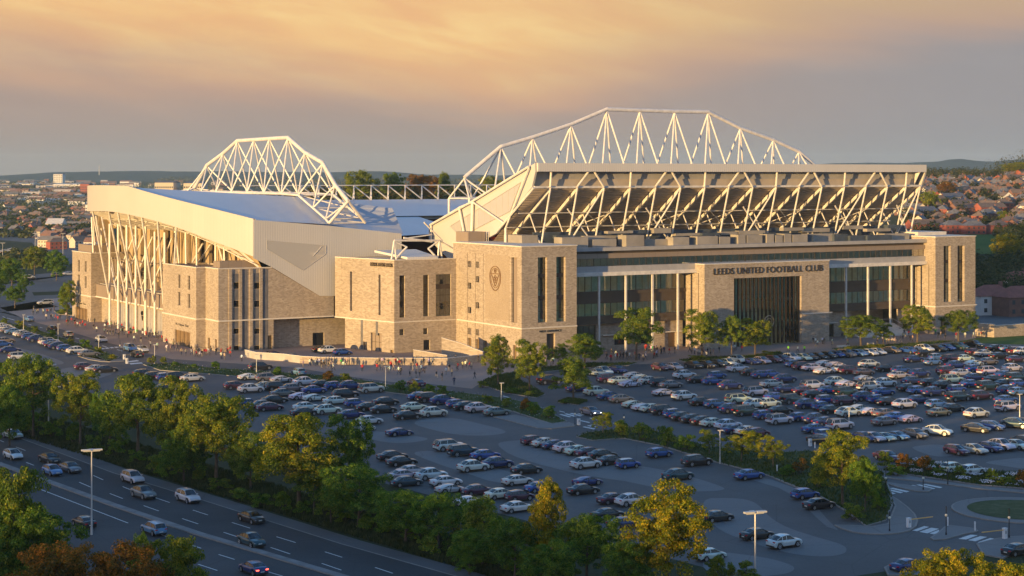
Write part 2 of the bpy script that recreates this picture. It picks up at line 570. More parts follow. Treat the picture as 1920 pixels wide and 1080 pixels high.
window(ws, fM, 6.4, 8.6, 0, 5.6, 0.7, 2, 2, PANELD, name='door')
text_mesh(ws, fM, 4.4, 10.2, 5.95, 6.4, 'WEST ENTRANCE', BLACKM, proud=0.06)
# string course round the tower
m = MB()
fbox(m, fM, -0.12, 14.3, 6.85, 7.12, -0.14, 0.3)
fbox(m, fL, 0.02, 28.5, 6.85, 7.12, -0.13, -0.002)
m.build('string_course', COPING, ws)
m = MB()
for z in (22.9,): pass
# shallow carved field and dark strips painted as groove shade, left face
x0, _ = fL.px(*CR(358, 300)); 
for X in (235, 297, 358):
    a, _ = fL.px(*CR(X, 300))
    fbox(m, fL, a - 0.05, a + 0.05, 0.2, 22.6, -0.03, -0.004)
m.build('groove', mat('groove_shadow_gap', (0.12, 0.09, 0.07), 0.9), ws)
a0, a1, z0, z1 = fL.rect(*[CR(375, 0)[0], CR(560, 0)[0]], CR(0, 240)[1], CR(0, 740)[1])
m = MB(); fbox(m, fL, a0, a1, z0, z1, -0.06, -0.002); m.build('brick_field', STONE2, ws)
# crest: pointed shield with rim, bar, ball and rose
cz0, cz1, ca = 14.9, 20.7, 11.05


def shield(sc_, n=40):
    pts = []
    hw, hh = 2.45 * sc_, 2.9 * sc_
    for i in range(n):
        t = 2 * math.pi * i / n
        x, y = math.sin(t), math.cos(t)
        if y > 0: px_, py_ = x * hw, y ** 0.9 * hh * 0.82 if y > 0 else 0
        else:
            px_, py_ = x * hw * (1 - 0.18 * (-y)), y * hh * 1.1
            px_ = math.copysign(abs(x) ** 1.15, x) * hw
        pts.append((px_, py_))
    return pts


def ring(mb, fr, ca, cz, outer, inner, d0, d1):
    n = len(outer)
    for i in range(n):
        j = (i + 1) % n
        o0, o1, i0, i1 = outer[i], outer[j], inner[i], inner[j]
        A = lambda p, d: fr(ca + p[0], cz + p[1], d)
        mb.face([A(o0, d1), A(o1, d1), A(i1, d1), A(i0, d1)])
        mb.face([A(o0, d0), A(o1, d0), A(o1, d1), A(o0, d1)])
        mb.face([A(i0, d0), A(i1, d0), A(i1, d1), A(i0, d1)])


CRM = mat('bronze_crest_relief', (0.26, 0.16, 0.09), 0.5, 0.4)
cz = 17.7
m = MB()
ring(m, fL, ca, cz, shield(1.0), shield(0.93), -0.06, -0.2)
ring(m, fL, ca, cz, shield(0.80), shield(0.76), -0.06, -0.16)
fbox(m, fL, ca - 1.9, ca + 1.9, cz + 0.55, cz + 0.75, -0.16, -0.065)
def disc(mb, fr, ca, cz, r0, r1, d0, d1, n=16):
    ring(mb, fr, ca, cz, [(math.cos(2 * math.pi * i / n) * r0, math.sin(2 * math.pi * i / n) * r0) for i in range(n)],
         [(math.cos(2 * math.pi * i / n) * r1, math.sin(2 * math.pi * i / n) * r1) for i in range(n)], d0, d1)
disc(m, fL, ca, cz + 1.35, 0.52, 0.3, -0.065, -0.18)
disc(m, fL, ca, cz + 1.35, 0.14, 0.02, -0.065, -0.18)
for k in range(5):
    t = 2 * math.pi * k / 5 + 0.3
    disc(m, fL, ca + 0.55 * math.cos(t), cz - 0.6 + 0.55 * math.sin(t), 0.42, 0.25, -0.065, -0.18, 10)
disc(m, fL, ca, cz - 0.6, 0.25, 0.02, -0.065, -0.2, 10)
for s_ in (-1, 1):
    m.beam(fL(ca + s_ * 1.5, cz + 0.4, -0.12), fL(ca + s_ * 0.15, cz - 2.1, -0.12), 0.16, 0.16)
m.build('crest', CRM, ws)

# ---- right tower
fR = VF(0.0)
m = MB()
rw = [fR.rect(1769.5, 1782.5, 461, 566), fR.rect(1795.5, 1808.5, 460.5, 565.5)]
wall(m, fR, 122.2, 136.2, 0, 24.5, rw + [(124.0, 126.0, 0, 4.2)], 0.9)
wall(m, UF(122.2), 0, 30, 0, 24.5)
wall(m, Fr((136.2, 0), (136.2, 1), (-1, 0)), 0, 30, 0, 24.5)
m.build('tower', STONE, ws)
m = MB(); m.box((122.05, -0.15, 24.5), (136.35, 30, 24.75)); m.box((124, 8, 24.75), (134, 20, 25.6)); m.build('tower_coping', COPING, ws)
for h in rw:
    window(ws, fR, *h, 0.9, 2, 6, GLASS, spandrel=[(h[2] + 4.9, h[2] + 5.8), (h[2] + 9.7, h[2] + 10.6)])
    m = MB(); fbox(m, fR, h[0] - 0.5, h[1] + 0.5, h[2], h[3], 3.5, 3.6)
    for k in (0, 4.9, 9.7): fbox(m, fR, h[0] - 0.5, h[1] + 0.5, h[2] + k, h[2] + k + 0.5, 1.1, 3.45)
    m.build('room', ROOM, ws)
window(ws, fR, 124.0, 126.0, 0, 4.2, 0.7, 2, 1, BRONZE, name='door')
m = MB(); fbox(m, fR, 122.08, 136.6, 6.85, 7.12, -0.14, -0.002); fbox(m, UF(122.2), -0.12, 8.0, 6.85, 7.12, -0.13, -0.002)
m.build('string_course', COPING, ws)
m = MB()
for v_ in (2.2, 6.5): m.box((122.1, v_, 0.1), (122.19, v_ + 0.12, 17.5))
m.build('groove', MATS['groove_shadow_gap'], ws)  # raised strips, groove shade put into their dark colour

# ---- central stone block with the tall fin-screened portal
BL, BR_ = 49.4, 87.1
po = (58.0, 78.4, 0.0, 16.1)
m = MB()
wall(m, fM, BL, BR_, 0, 19.5, [po], 1.3)
wall(m, UF(BL), 0, 7.4, 0, 19.5)
wall(m, Fr((BR_, 0), (BR_, 1), (-1, 0)), 0, 7.4, 0, 19.5)
m.build('central_block', STONE, ws)
m = MB(); m.box((BL - 0.12, -0.12, 19.5), (BR_ + 0.12, 3.8, 19.68)); m.build('block_coping', COPING, ws)
m = MB(); fbox(m, fM, 78.6, 88.0, 6.85, 7.12, -0.14, -0.002); m.build('string_course', COPING, ws)
m = MB()
for v_ in (2.2, 4.6): m.box((BL - 0.09, v_, 0.1), (BL - 0.002, v_ + 0.12, 17.5))
m.build('groove', MATS['groove_shadow_gap'], ws)  # dark raised strips again stand for shaded grooves
window(ws, fM, *po, 1.3, 18, 4, GLASS, label='tall glazed entrance screen behind bronze fins')
m = MB()
for k in range(17):
    a = 58.6 + k * 1.2
    fbox(m, fM, a - 0.07, a + 0.07, 0.3 if k > 5 else 0.1, 16.05, 0.45, 1.1)
m.build('fins', mat('bronze_fin', (0.035, 0.024, 0.018), 0.45, 0.3), ws)
m = MB()
for z in (0.02, 5.2, 10.4): m.box((58.1, 1.5, z), (78.3, 6.9, z + 0.3))
m.box((58.1, 6.9, 0), (78.3, 7.1, 16))
for a in (61, 66, 71, 76): m.box((a, 3.2, 0.4), (a + 0.5, 3.7, 16))
m.beam((62, 4.5, 0.5), (70, 4.5, 5.3), 1.6, 0.25); m.beam((70, 5.5, 5.6), (76, 5.5, 10.4), 1.6, 0.25)
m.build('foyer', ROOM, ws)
# ring emblem hung in the portal
m = MB(); disc(m, fM, 68.6, 5.6, 1.5, 1.28, 0.05, 0.2, 28); disc(m, fM, 68.6, 5.6, 0.85, 0.7, 0.05, 0.2, 20)
for t in range(6): m.beam(fM(68.6 + 0.7 * math.cos(t * 1.05), 5.6 + 0.7 * math.sin(t * 1.05), 0.12), fM(68.6 - 0.7 * math.cos(t * 1.05), 5.6 - 0.7 * math.sin(t * 1.05), 0.12), 0.06, 0.06)
m.build('emblem', mat('brushed_metal', (0.5, 0.45, 0.38), 0.35, 0.8), ws)
a0, zt = fM.px(1337.5, 502); a1, zb = fM.px(1542, 510.5)
text_mesh(ws, fM, a0, a1, 17.1, 18.6, 'LEEDS UNITED FOOTBALL CLUB', mat('bronze_letters', (0.055, 0.04, 0.03), 0.5, 0.2), proud=0.16, bold=0.0)

# ---- glazed ranges left and right of the block
GV = 7.2
fG = VF(GV)
for (a0, a1, nm) in ((14.25, BL - 0.02, 'left'), (BR_ + 0.02, 122.15, 'right')):
    n = int(round((a1 - a0) / 1.85))
    for z0, z1 in ((13.75, 17.5), (8.2, 11.1)):
        nb = 5
        for b in range(nb):
            x0, x1 = a0 + (a1 - a0) * b / nb, a0 + (a1 - a0) * (b + 1) / nb
            window(ws, fG, x0 + 0.02, x1 - 0.02, z0, z1, 0.3, max(2, round((x1 - x0) / 1.85)), 1, GLASS)
    m = MB()
    fbox(m, fG, a0, a1, 11.1, 13.0, 0.1, 0.5); fbox(m, fG, a0, a1, 13.0, 13.75, -0.25, 0.5)
    fbox(m, fG, a0, a1, 6.4, 7.5, 0.0, 0.5); fbox(m, fG, a0, a1, 7.5, 8.2, -0.25, 0.5)
    m.build('spandrel', PANELD, ws)
    m = MB()
    m.box((a0, GV + 0.6, 7.8), (a1, 13.5, 8.15)); m.box((a0, GV + 0.6, 13.2), (a1, 13.5, 13.7))
    m.box((a0, 13.5, 6.4), (a1, 13.7, 17.5)); m.box((a0, GV + 0.6, 11.3), (a1, 13.4, 11.6)); m.box((a0, GV + 0.6, 17.3), (a1, 13.4, 17.5))
    k = a0 + 2.6
    while k < a1 - 1:
        m.box((k, GV + 1.6, 8.16), (k + 0.55, GV + 2.15, 11.28)); m.box((k, GV + 1.6, 13.72), (k + 0.55, GV + 2.15, 17.28)); k += 7.3
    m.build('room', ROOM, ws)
    # canopy edge and slab
    m = MB(); m.box((a0, 2.9, 17.55), (a1 if nm == 'left' else 122.15, GV + 0.5, 18.4)); m.build('canopy', STEEL, ws)
# lower storey, left range
m = MB()
wall(m, VF(GV + 1.2), 14.25, BL, 0, 6.4, [(36.5, 40.5, 1.2, 3.2), (30, 34.5, 1.2, 3.2), (17, 25, 0, 6.0), (45.2, 47.4, 0, 3.4)], 0.6)
m.build('lower_wall', STONE, ws)
for h in ((36.5, 40.5, 1.2, 3.2), (30, 34.5, 1.2, 3.2)): window(ws, VF(GV + 1.2), *h, 0.5, 3, 1)
window(ws, VF(GV + 1.2), 45.2, 47.4, 0, 3.4, 0.5, 1, 1, BRONZE, name='door')
window(ws, VF(GV + 1.2), 17, 25, 0, 6.0, 0.6, 5, 2, GLASS)
m = MB(); m.box((26.5, GV + 0.6, 3.55), (BL - 0.1, GV + 1.19, 3.75)); m.box((14.3, 13.3, 0), (BL, 13.4, 6.3)); m.build('ledge', COPING, ws)
# lower storey, right range with the open stair terrace
m = MB()
wall(m, VF(GV + 1.2), BR_, 122.2, 0, 6.4, [(87.6, 96.0, 0, 3.3), (101.5, 117.5, 0, 6.39)], 0.6)
m.box((101.5, 14.0, 0), (117.5, 14.3, 6.4))
m.build('lower_wall', STONE, ws)
window(ws, VF(GV + 1.2), 87.6, 96.0, 0, 3.3, 0.5, 7, 1, GLASS)
m = MB(); m.box((BR_ + .1, GV + 0.6, 3.45), (97.0, GV + 1.19, 3.65)); m.build('ledge', COPING, ws)
m = MB()
for k in range(9): m.box((99.0, 2.4 + k * 0.75, 0), (116.5, 14.0, 0.28 * (k + 1)))
m.build('steps', COPING, ws)
m = MB()
for a in (99.0, 116.4): m.beam((a, 2.4, 1.2), (a, 9.2, 3.7), 0.08, 0.08)
for a in (99.0, 105, 111, 116.4): m.beam((a, 9.2, 2.5), (a, 9.2, 3.6), 0.06, 0.06)
m.beam((99, 9.2, 3.6), (116.4, 9.2, 3.6), 0.07, 0.07)
m.build('handrail', STEEL, ws)
for a in (22.4, 29.7, 37.1, 44.3, 95.5, 102.7, 110.1, 117.4):
    m = MB(); m.box((a - 0.2, 3.2, 0), (a + 0.2, 3.6, 17.54)); m.build('column', STEEL, ws)

# ---- top storey
U0, U1 = 14.25, 122.15
m = MB(); m.box((U0, 3.5, 18.401), (U1, 4.2, 19.7)); m.build('grey_band', GREYM, ws)
fT = VF(3.9)
nb = 15
for b in range(nb):
    x0, x1 = U0 + (U1 - U0) * b / nb, U0 + (U1 - U0) * (b + 1) / nb
    window(ws, fT, x0 + 0.02, x1 - 0.02, 19.7, 21.45, 0.25, 4, 1, GLASSM, bar=0.05)
m = MB()
for b in range(nb + 1):
    x = U0 + (U1 - U0) * b / nb; m.box((max(x - 0.25, U0), 4.5, 19.7), (min(x + 0.25, U1), 5.0, 21.45))
m.box((U0, 9.0, 19.4), (U1, 9.2, 23)); m.box((U0, 4.3, 19.4), (U1, 9.0, 19.6)); m.box((U0, 4.3, 21.5), (U1, 9, 21.7))
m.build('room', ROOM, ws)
m = MB(); m.box((U0, 3.55, 21.46), (U1, 4.4, 22.55)); m.build('tan_band', TAN, ws)
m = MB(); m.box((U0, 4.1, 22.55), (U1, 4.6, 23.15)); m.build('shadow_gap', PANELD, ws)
m = MB()
m.box((U0, 2.9, 23.15), (U1, 4.9, 23.95)); m.box((U0, 4.9, 23.6), (U1, 30, 23.8))
m.build('roof_edge', GREYM, ws)
# roof plant: enclosures, screens and walkways between the parapet and the stand
rng = random.Random(4)
def pbox(a, b, mt, nm='plant_enclosure'):
    m = MB(); m.box(a, b); m.build(nm, mt, ws)
for (a, b_, v0, z1) in ((15, 22, 7.2, 26.2), (23.5, 30, 7.6, 25.6), (32, 37, 6.5, 26.4), (38, 44.5, 7.8, 25.3)):
    pbox((a, v0, 23.81), (b_, v0 + 3.4, z1), PLANT)
a = 44.6
while a < 84:
    l = rng.choice((3.2, 4.6, 2.2, 6.0)); h = rng.uniform(25.6, 26.1)
    pbox((a, 5.6, 23.81), (a + l, 8.6, h), PLANT); a += l
    g = rng.choice((0.5, 1.4, 2.4)); pbox((a, 6.2, 23.81), (a + g, 8.4, h - 0.25), PLANTD, 'louvre_screen'); a += g
while a < 118:
    l = rng.uniform(4, 9); v0 = rng.uniform(6.0, 8.5); pbox((a, v0, 23.81), (a + l, v0 + 2.4, rng.uniform(24.8, 25.9)), rng.choice((PLANT, PLANT, PLANTD))); a += l * 0.9 + 0.4
for k in range(16):
    a = 16 + k * 6.6 + rng.uniform(-1, 1); z = rng.uniform(25.2, 27.4); v0 = 10 + rng.uniform(0, 2)
    pbox((a, v0, z), (a + rng.uniform(3, 9), v0 + 1.6, z + rng.uniform(0.5, 1.3)), PLANT if k % 3 else PLANTD, 'duct')
pbox((12, 14.5, 23.9), (126, 15, 27.2), PLANTD, 'service_wall')
# boxes on the near tower
v_n, z_n = onu(878, 435, 3.0); v_f, _ = onu(855, 435, 3.0)
pbox((3.0, v_n, 24.51), (7.6, v_f, z_n), TAN, 'roof_hatch')
pbox((8.6, 14.0, 24.51), (12.8, 22.0, 26.6), PLANT, 'plant_enclosure')
m = MB(); m.tube((7.9, v_n, 24.5), (7.9, v_n, z_n + .1), 0.05); m.tube((8.4, v_n, 24.5), (8.4, v_n, z_n + .1), 0.05)
for k in range(7): m.tube((7.9, v_n, 24.8 + k * .35), (8.4, v_n, 24.8 + k * .35), 0.03)
m.build('ladder', STEEL, ws)

# ---- raised stand behind: fascia, recessed wall, raked underside, struts
SU0, SU1 = 9.2, 127.0
m = MB(); m.box((SU0, 8.0, 41.0), (SU1, 9.6, 42.9)); m.build('roof_fascia', CLAD, ws)
m = MB(); m.box((SU0 + .3, 10.6, 39.3), (SU1 - 1.8, 11.0, 41.2)); m.build('upper_wall_panel', GREYM, ws)
m = MB(); m.box((SU0 + .3, 10.3, 37.3), (SU1 - 1.8, 11.0, 39.29)); m.build('lower_wall_panel', mat('beige_wall_panel', (.44, .37, .29), .6, var=.1, scale=.2), ws)
m = MB()      # raked, stepped underside
slope = (26.6 - 37.4) / (26.0 - 9.9)
z_ = lambda v_: 37.35 + slope * (v_ - 9.9)
m.add([(SU0 + .35, 10.0, z_(10)), (SU1 - .35, 10.0, z_(10)), (SU1 - .35, 49, z_(49)), (SU0 + .35, 49, z_(49))], [(0, 1, 2, 3)])
k = 0
while 10.3 + k * 0.85 < 48:
    v_ = 10.3 + k * 0.85; m.box((SU0 + .4, v_, z_(v_) - .14), (SU1 - .4, v_ + .12, z_(v_) + .04)); k += 1
m.build('raked_underside', mat('brown_terrace_underside', (0.42, 0.34, 0.26), 0.85, var=0.15, scale=0.3), ws)
m = MB()
m.add([(SU0, 9.6, 42.6), (SU1, 9.6, 42.6), (SU1, 58.5, 27.8), (SU0, 58.5, 27.8), (SU0, 9.6, 42.0), (SU1, 9.6, 42.0), (SU1, 58.5, 27.2), (SU0, 58.5, 27.2)],
      [(0, 1, 2, 3), (7, 6, 5, 4), (2, 6, 7, 3), (0, 4, 5, 1)])
m.build('roof', ROOF, ws)
GAB = [(8.6, 42.85), (58.5, 27.75), (58.5, 24.4), (48, 19.7), (25.7, 26.7), (9.9, 37.5), (8.4, 41.0)]
for u in (SU0 - 0.5, SU1 - 0.1):
    m = MB(); m.prism([(u, v_, z_) for v_, z_ in GAB], (0.5, 0, 0)); m.build('gable_panel', mat('cream_gable_panel', (0.50, 0.475, 0.44), 0.55, var=0.05, scale=0.1), ws)
m = MB(); m.prism([(SU1 - 2.2, 8.2, 40.95), (SU1 - 2.2, 10.4, 37.6), (SU1 - 2.2, 10.4, 40.95)], (0.25, 0, 0)); m.build('fin_panel', STEEL, ws)
fg = UF(SU0 - 0.5)
pts = [fg.px(x, y) for x, y in ((977, 342), (845, 424), (856, 435), (885, 433), (957, 396))]
m = MB(); m.prism([fg(a, z, -0.03) for a, z in pts], (-0.03, 0, 0)); g = m.build('gable_window', GLASSP, ws)
m = MB()
for i in range(5): m.tube(fg(*pts[i], -0.1), fg(*pts[(i + 1) % 5], -0.1), 0.07, 6)
for k in range(1, 12):
    t = k / 12; a = pts[0][0] + (pts[1][0] - pts[0][0]) * t; zt = pts[0][1] + (pts[1][1] - pts[0][1]) * t
    b = pts[4]; c_ = pts[3]
    zb = max(b[1] + (c_[1] - b[1]) * (a - b[0]) / (c_[0] - b[0]) if a < c_[0] else c_[1] + .1, 0)
    m.tube(fg(a, zt, -0.1), fg(a, min(zb, zt), -0.1), 0.03, 4)
m.build('frame', GREYM, g)
# end wall below the underside and inner end
m = MB()
m.box((SU0, 9.5, 37.25), (SU1 - .2, 9.95, 37.75))
m.build('edge_beam', STEEL, ws)
nodes = [13.2, 20.4, 27.7, 35.0, 42.2, 49.4, 56.5, 63.7, 71.0, 78.3, 85.6, 92.8, 100.2, 107.4, 114.6, 121.0, 126.0]
zr = lambda v_: 37.35 + slope * (v_ - 9.9) - 0.9
for i, u in enumerate(nodes):
    m = MB(); m.tube((u, 9.2, 37.3), (u, 13.2, 24.2), 0.22, 8); m.build('strut', STEEL, ws)
    m = MB(); m.tube((u, 18.0, zr(18.0)), (u, 13.4, 24.2), 0.15, 8); m.build('strut', STEEL, ws)
    m = MB(); m.beam((u, 9.6, zr(9.6) + 0.2), (u, 30, zr(30) + 0.2), 0.36, 0.7); m.build('raker_beam', STEEL, ws)
    m = MB(); m.tube((u, 24, zr(24)), (u, 24, 23.8), 0.2, 8); m.build('post', STEEL, ws)
m = MB()
for v_ in (16.5, 21.5): m.tube((SU0, v_, zr(v_) - 0.5), (SU1, v_, zr(v_) - 0.5), 0.12, 6)
m.build('rail', STEEL, ws)
for i in (1, 4, 8, 12, 15):           # cross braces between the struts
    u0, u1 = nodes[i], nodes[min(i + 1, 16)]
    m = MB(); m.tube((u0 - 0.0, 13.0, 24.4), (u1, 9.4, 37.2), 0.2, 8); m.build('brace', STEEL, ws)
    m = MB(); m.tube((u1 - 0.4, 13.0, 24.4), (u0 - 1.5, 11.0, 32.5), 0.18, 8); m.build('brace', STEEL, ws)
for i in (2, 5, 7, 10, 13):
    u0, u1 = nodes[i], nodes[i + 1]
    m = MB(); m.tube((u0, 16.5, zr(16.5) - .5), (u1, 21.5, zr(21.5) - .5), 0.1, 6); m.tube((u1, 16.5, zr(16.5) - .5), (u0, 21.5, zr(21.5) - .5), 0.1, 6); m.build('brace', STEEL, ws)
# A frames and posts between beam and fascia
for i, u in enumerate(nodes[:-1]):
    k = i % 3
    if k == 0: m = MB(); m.tube((u, 9.3, 37.5), (u, 8.9, 41.0), 0.26, 8); m.build('post', STEEL, ws)
    elif k == 1 and i + 1 < len(nodes) - 1:
        c_ = (u + nodes[i + 1]) / 2
        for a, b in ((u, c_ - 0.8), (nodes[i + 1], c_ + 0.8)):
            m = MB(); m.tube((a, 9.3, 37.5), (b, 8.9, 41.0), 0.26, 8); m.build('strut', STEEL, ws)
# frames against the gable
m = MB()
fq = UF(SU0 - 1.1)
for (a, b, r) in (((992, 312), (886.5, 377), .28), ((886.5, 377), (806.7, 421.7), .28), ((992, 314), (948, 428), .22), ((948, 428), (948, 455), .3),
                  ((886.5, 379), (944, 418), .22), ((886, 379), (884.5, 445), .38), ((861, 389), (871, 442), .32), ((1001, 352), (935, 430), .3),
                  ((808, 421), (808, 455), .2), ((808, 421), (861, 389), .18), ((861, 389), (886, 379), .25)):
    m.tube(fq(*fq.px(*a)), fq(*fq.px(*b)), r, 8)
m.build('gable_frame', STEEL, ws)

# ---- big roof truss (three chords)
TV = 44.0
top = [onv(x, y, TV) for x, y in ((871, 333), (939.5, 275), (998.5, 257.5), (1070.7, 233.5), (1138, 205), (1200, 207), (1265, 209), (1328, 210), (1388, 240), (1450, 262), (1498, 284))]
top.append((top[-1][0] + 10.5, 39.6))
TV0, TV1 = 39.0, 49.0
m = MB()
for p, q in zip(top[:-1], top[1:]): m.tube((p[0], TV, p[1]), (q[0], TV, q[1]), 0.5, 12)
m.build('top_chord', STEEL, ws, smooth=False)
ZB = 34.6
bot = [top[0][0] - 1.5] + [(top[i][0] + top[i + 1][0]) / 2 for i in range(len(top) - 1)] + [top[-1][0] + 1.5]
m = MB()
for v_ in (TV0, TV1): m.tube((bot[0], v_, ZB), (bot[-1], v_, ZB), 0.35, 10)
m.build('bottom_chord', STEEL, ws)
for i, p in enumerate(top):
    for v_ in (TV0, TV1):
        for b in (bot[i], bot[i + 1]):
            m = MB(); m.tube((p[0], TV, p[1] - .2), (b, v_, ZB), 0.23, 8); m.build('truss_member', STEEL, ws)
m = MB()
for i, b in enumerate(bot):
    m.tube((b, TV0, ZB), (b, TV1, ZB), 0.18, 6)
    if i < len(bot) - 1: m.tube((b, TV0, ZB), (bot[i + 1], TV1, ZB), 0.15, 6)
for b in (bot[0], bot[-1]):
    for v_ in (TV0, TV1): m.tube((b, v_, ZB), (b, v_, 27.5), 0.3, 8)
m.build('bottom_bracing', STEEL, ws)
# seating and inner walls
m = MB()
m.add([(SU0, 25, 29.5), (SU1, 25, 29.5), (SU1, 52, 3), (SU0, 52, 3)], [(0, 1, 2, 3)])
m.build('seating', RED, ws)
m = MB(); m.box((14.3, 30.5, 0), (122, 31, 20)); m.build('rear_wall', CONC, ws)

# ================================================================ CORNER BUILDING WITH LETTERS
cb = stadium_part_root('corner_building', 'low stone corner block with slit windows and raised lettering left of the tall tower', 'stadium block')
P0, P1 = (-16.0, 29.0), (-20.8, 50.0)
fA = Fr(P0, P1, (1, -(P1[0] - P0[0]) / (P1[1] - P0[1]) * -1))
e_ = (Vector(P1) - Vector(P0)).normalized(); fA.n = Vector((e_.y, -e_.x))
fB = VF(29.0, -16.0)
CB = 20.9
slots = [fA.rect(656, 660, 509, 583), fA.rect(709.6, 713.5, 515, 591)]
z5 = lambda X, Y: (600 + X / 3.375, 400 + Y / 3.375)
def z5r(fr, x0, x1, y0, y1):
    a, b = z5(x0, y0), z5(x1, y1); return fr.rect(a[0], b[0], a[1], b[1])
bw = [z5r(fB, 503, 538, 393, 660), z5r(fB, 653, 688, 390, 652), z5r(fB, 733, 830, 385, 650)]
bs = [z5r(fB, 503, 532, 733, 772), z5r(fB, 653, 682, 727, 765)]
bd = [(*z5r(fB, 655, 697, 867, 905)[:2], 0.3, 2.6)]
aL = fA.px(647, 560)[0]
ad = [fA.rect(z5(322, 0)[0], z5(390, 0)[0], z5(0, 757)[1], z5(0, 880)[1]), fA.rect(z5(272, 0)[0], z5(297, 0)[0], z5(0, 812)[1], z5(0, 870)[1]), fA.rect(z5(445, 0)[0], z5(466, 0)[0], z5(0, 865)[1], z5(0, 920)[1])]
ad = [(a, b, 0.0, d_) for a, b, c_, d_ in ad]
m = MB()
wall(m, fA, 0, fA.L, 7.0, CB, slots, 0.5)
wall(m, fA, 0, aL, 0, 7.0, ad, 0.6)
wall(m, fB, 0, 16.0, 0, CB, bw + bs + bd, 0.6)
wall(m, Fr(fA(aL, 0)[:2], (0, 40), (0.3, -1)), 0, 12, 0, 7.0)
m.face([fA(aL, 7.0), fA(fA.L, 7.0), (-5, 50, 7.0), (-5, 42, 7.0)])
wall(m, Fr(P1, (0, 50), (0, -1)), 0, 20.8, 7.0, CB)
m.build('stone_wall', STONE, cb)
for h in slots: window(cb, fA, *h, 0.4, 1, 4)
window(cb, fA, *ad[0], 0.4, 3, 2, TAN, name='shutter_door'); window(cb, fA, *ad[1], 0.4, 2, 1, GLASS); window(cb, fA, *ad[2], 0.4, 1, 1, BRONZE, name='door')
window(cb, fB, *bw[0], 0.5, 1, 4); window(cb, fB, *bw[1], 0.5, 1, 4); window(cb, fB, *bw[2], 0.5, 3, 4, GLASS, spandrel=[(bw[2][2] + 6.2, bw[2][2] + 7.3)])
for h in bs: window(cb, fB, *h, 0.4, 1, 1)
window(cb, fB, *bd[0], 0.5, 1, 1, BLACKM, name='door')
m = MB()
fbox(m, fA, -0.05, fA.L, 6.85, 7.1, -0.14, -0.002); fbox(m, fB, -0.12, 15.8, 6.85, 7.1, -0.14, -0.002)
fbox(m, fA, -0.1, fA.L, CB, CB + 0.2, -0.1, 0.5); fbox(m, fB, -0.05, 15.95, CB, CB + 0.2, -0.1, 0.5)
m.build('coping', COPING, cb)
m = MB()
for X in (265, 360): a, _ = fA.px(*z5(X, 700)); fbox(m, fA, a - 0.4, a + 0.4, 3.6 if X > 300 else 0.1, 6.84, -0.03, -0.004)
m.build('slate_strip', mat('blue_grey_slate', (0.13, 0.125, 0.13), 0.7, var=0.2), cb)
a1, _ = fA.px(737, 500); a0, _ = fA.px(695.5, 500)
text_mesh(cb, fA, a0, a1, 19.4, 20.25, 'LEEDS LEEDS LEEDS', MATS['bronze_letters'], proud=0.2, bold=0.01)
m = MB(); m.prism([(-15.5, 29.5, 20.4), (-0.2, 29.5, 20.4), (-0.2, 49.5, 20.4), (-20.2, 49.5, 20.4)], (0, 0, 0.3)); m.build('roof', COPING, cb)
m = MB(); m.prism([(-9, 36, 20.7), (-1, 36, 20.7), (-1, 47, 22.0), (-12, 47, 22.0)], (0, 0, 0.5)); m.build('raised_roof', CLAD, cb)
fp = VF(38.0)
m = MB()
for a, b, r in (((739, 452), (734, 487), .22), ((739, 452), (743, 487), .22), ((739, 452), (763, 463), .18), ((757, 446), (810, 453), .25), ((739, 451), (824, 451), .25),
                ((824, 451), (821, 487), .25), ((824, 451), (829, 487), .25), ((824, 451), (803, 466), .2), ((824, 451), (850, 466), .18), ((763, 463), (742, 485), .25), ((803, 466), (822, 486), .25),
                ((795, 417), (830, 452), .2), ((760, 447), (810, 440), .16)):
    m.tube(fp(*fp.px(*a)), fp(*fp.px(*b)), r, 8)
m.build('roof_frame', STEEL, cb)

# ================================================================ LEFT STAND
ns = stadium_part_root('end_stand', 'curved end stand with pale wraparound fascia on slanting white struts, left of the main stand', 'stadium stand')
AC, AR = 108.0, 103.3
arc_u = lambda v_: (AR - 57.0) - math.sqrt(max(AR * AR - (v_ - AC) ** 2, 0))
P1z = lambda u: 37.3 - 0.068 * (min(u, -21.4) + 57) - 0.14 * max(u + 21.4, 0)
z52 = lambda u: 29.8 - 0.063 * (min(u, -21.4) + 40.5) - 0.14 * max(u + 21.4, 0)
vb = lambda u: 95 - (u + 57) * 0.674


def zroof(u, v_):
    b = vb(u)
    if v_ >= b: return P1z(u)
    return z52(u) + (P1z(u) - z52(u)) * (v_ - 52) / (b - 52)


def lerp(x, pts):
    for (a, p), (b, q) in zip(pts[:-1], pts[1:]):
        if x <= b: return p + (q - p) * max((x - a) / (b - a), 0)
    return pts[-1][1]


def ray_arc(px):
    best = None
    for i in range(1120):
        v_ = 52 + i * 0.1
        x, y = to_xy(arc_u(v_), v_)
        e = abs(960 + F * x / y - px)
        if best is None or e < best[0] - 1e-9: best = (e, v_)
    return best[1]


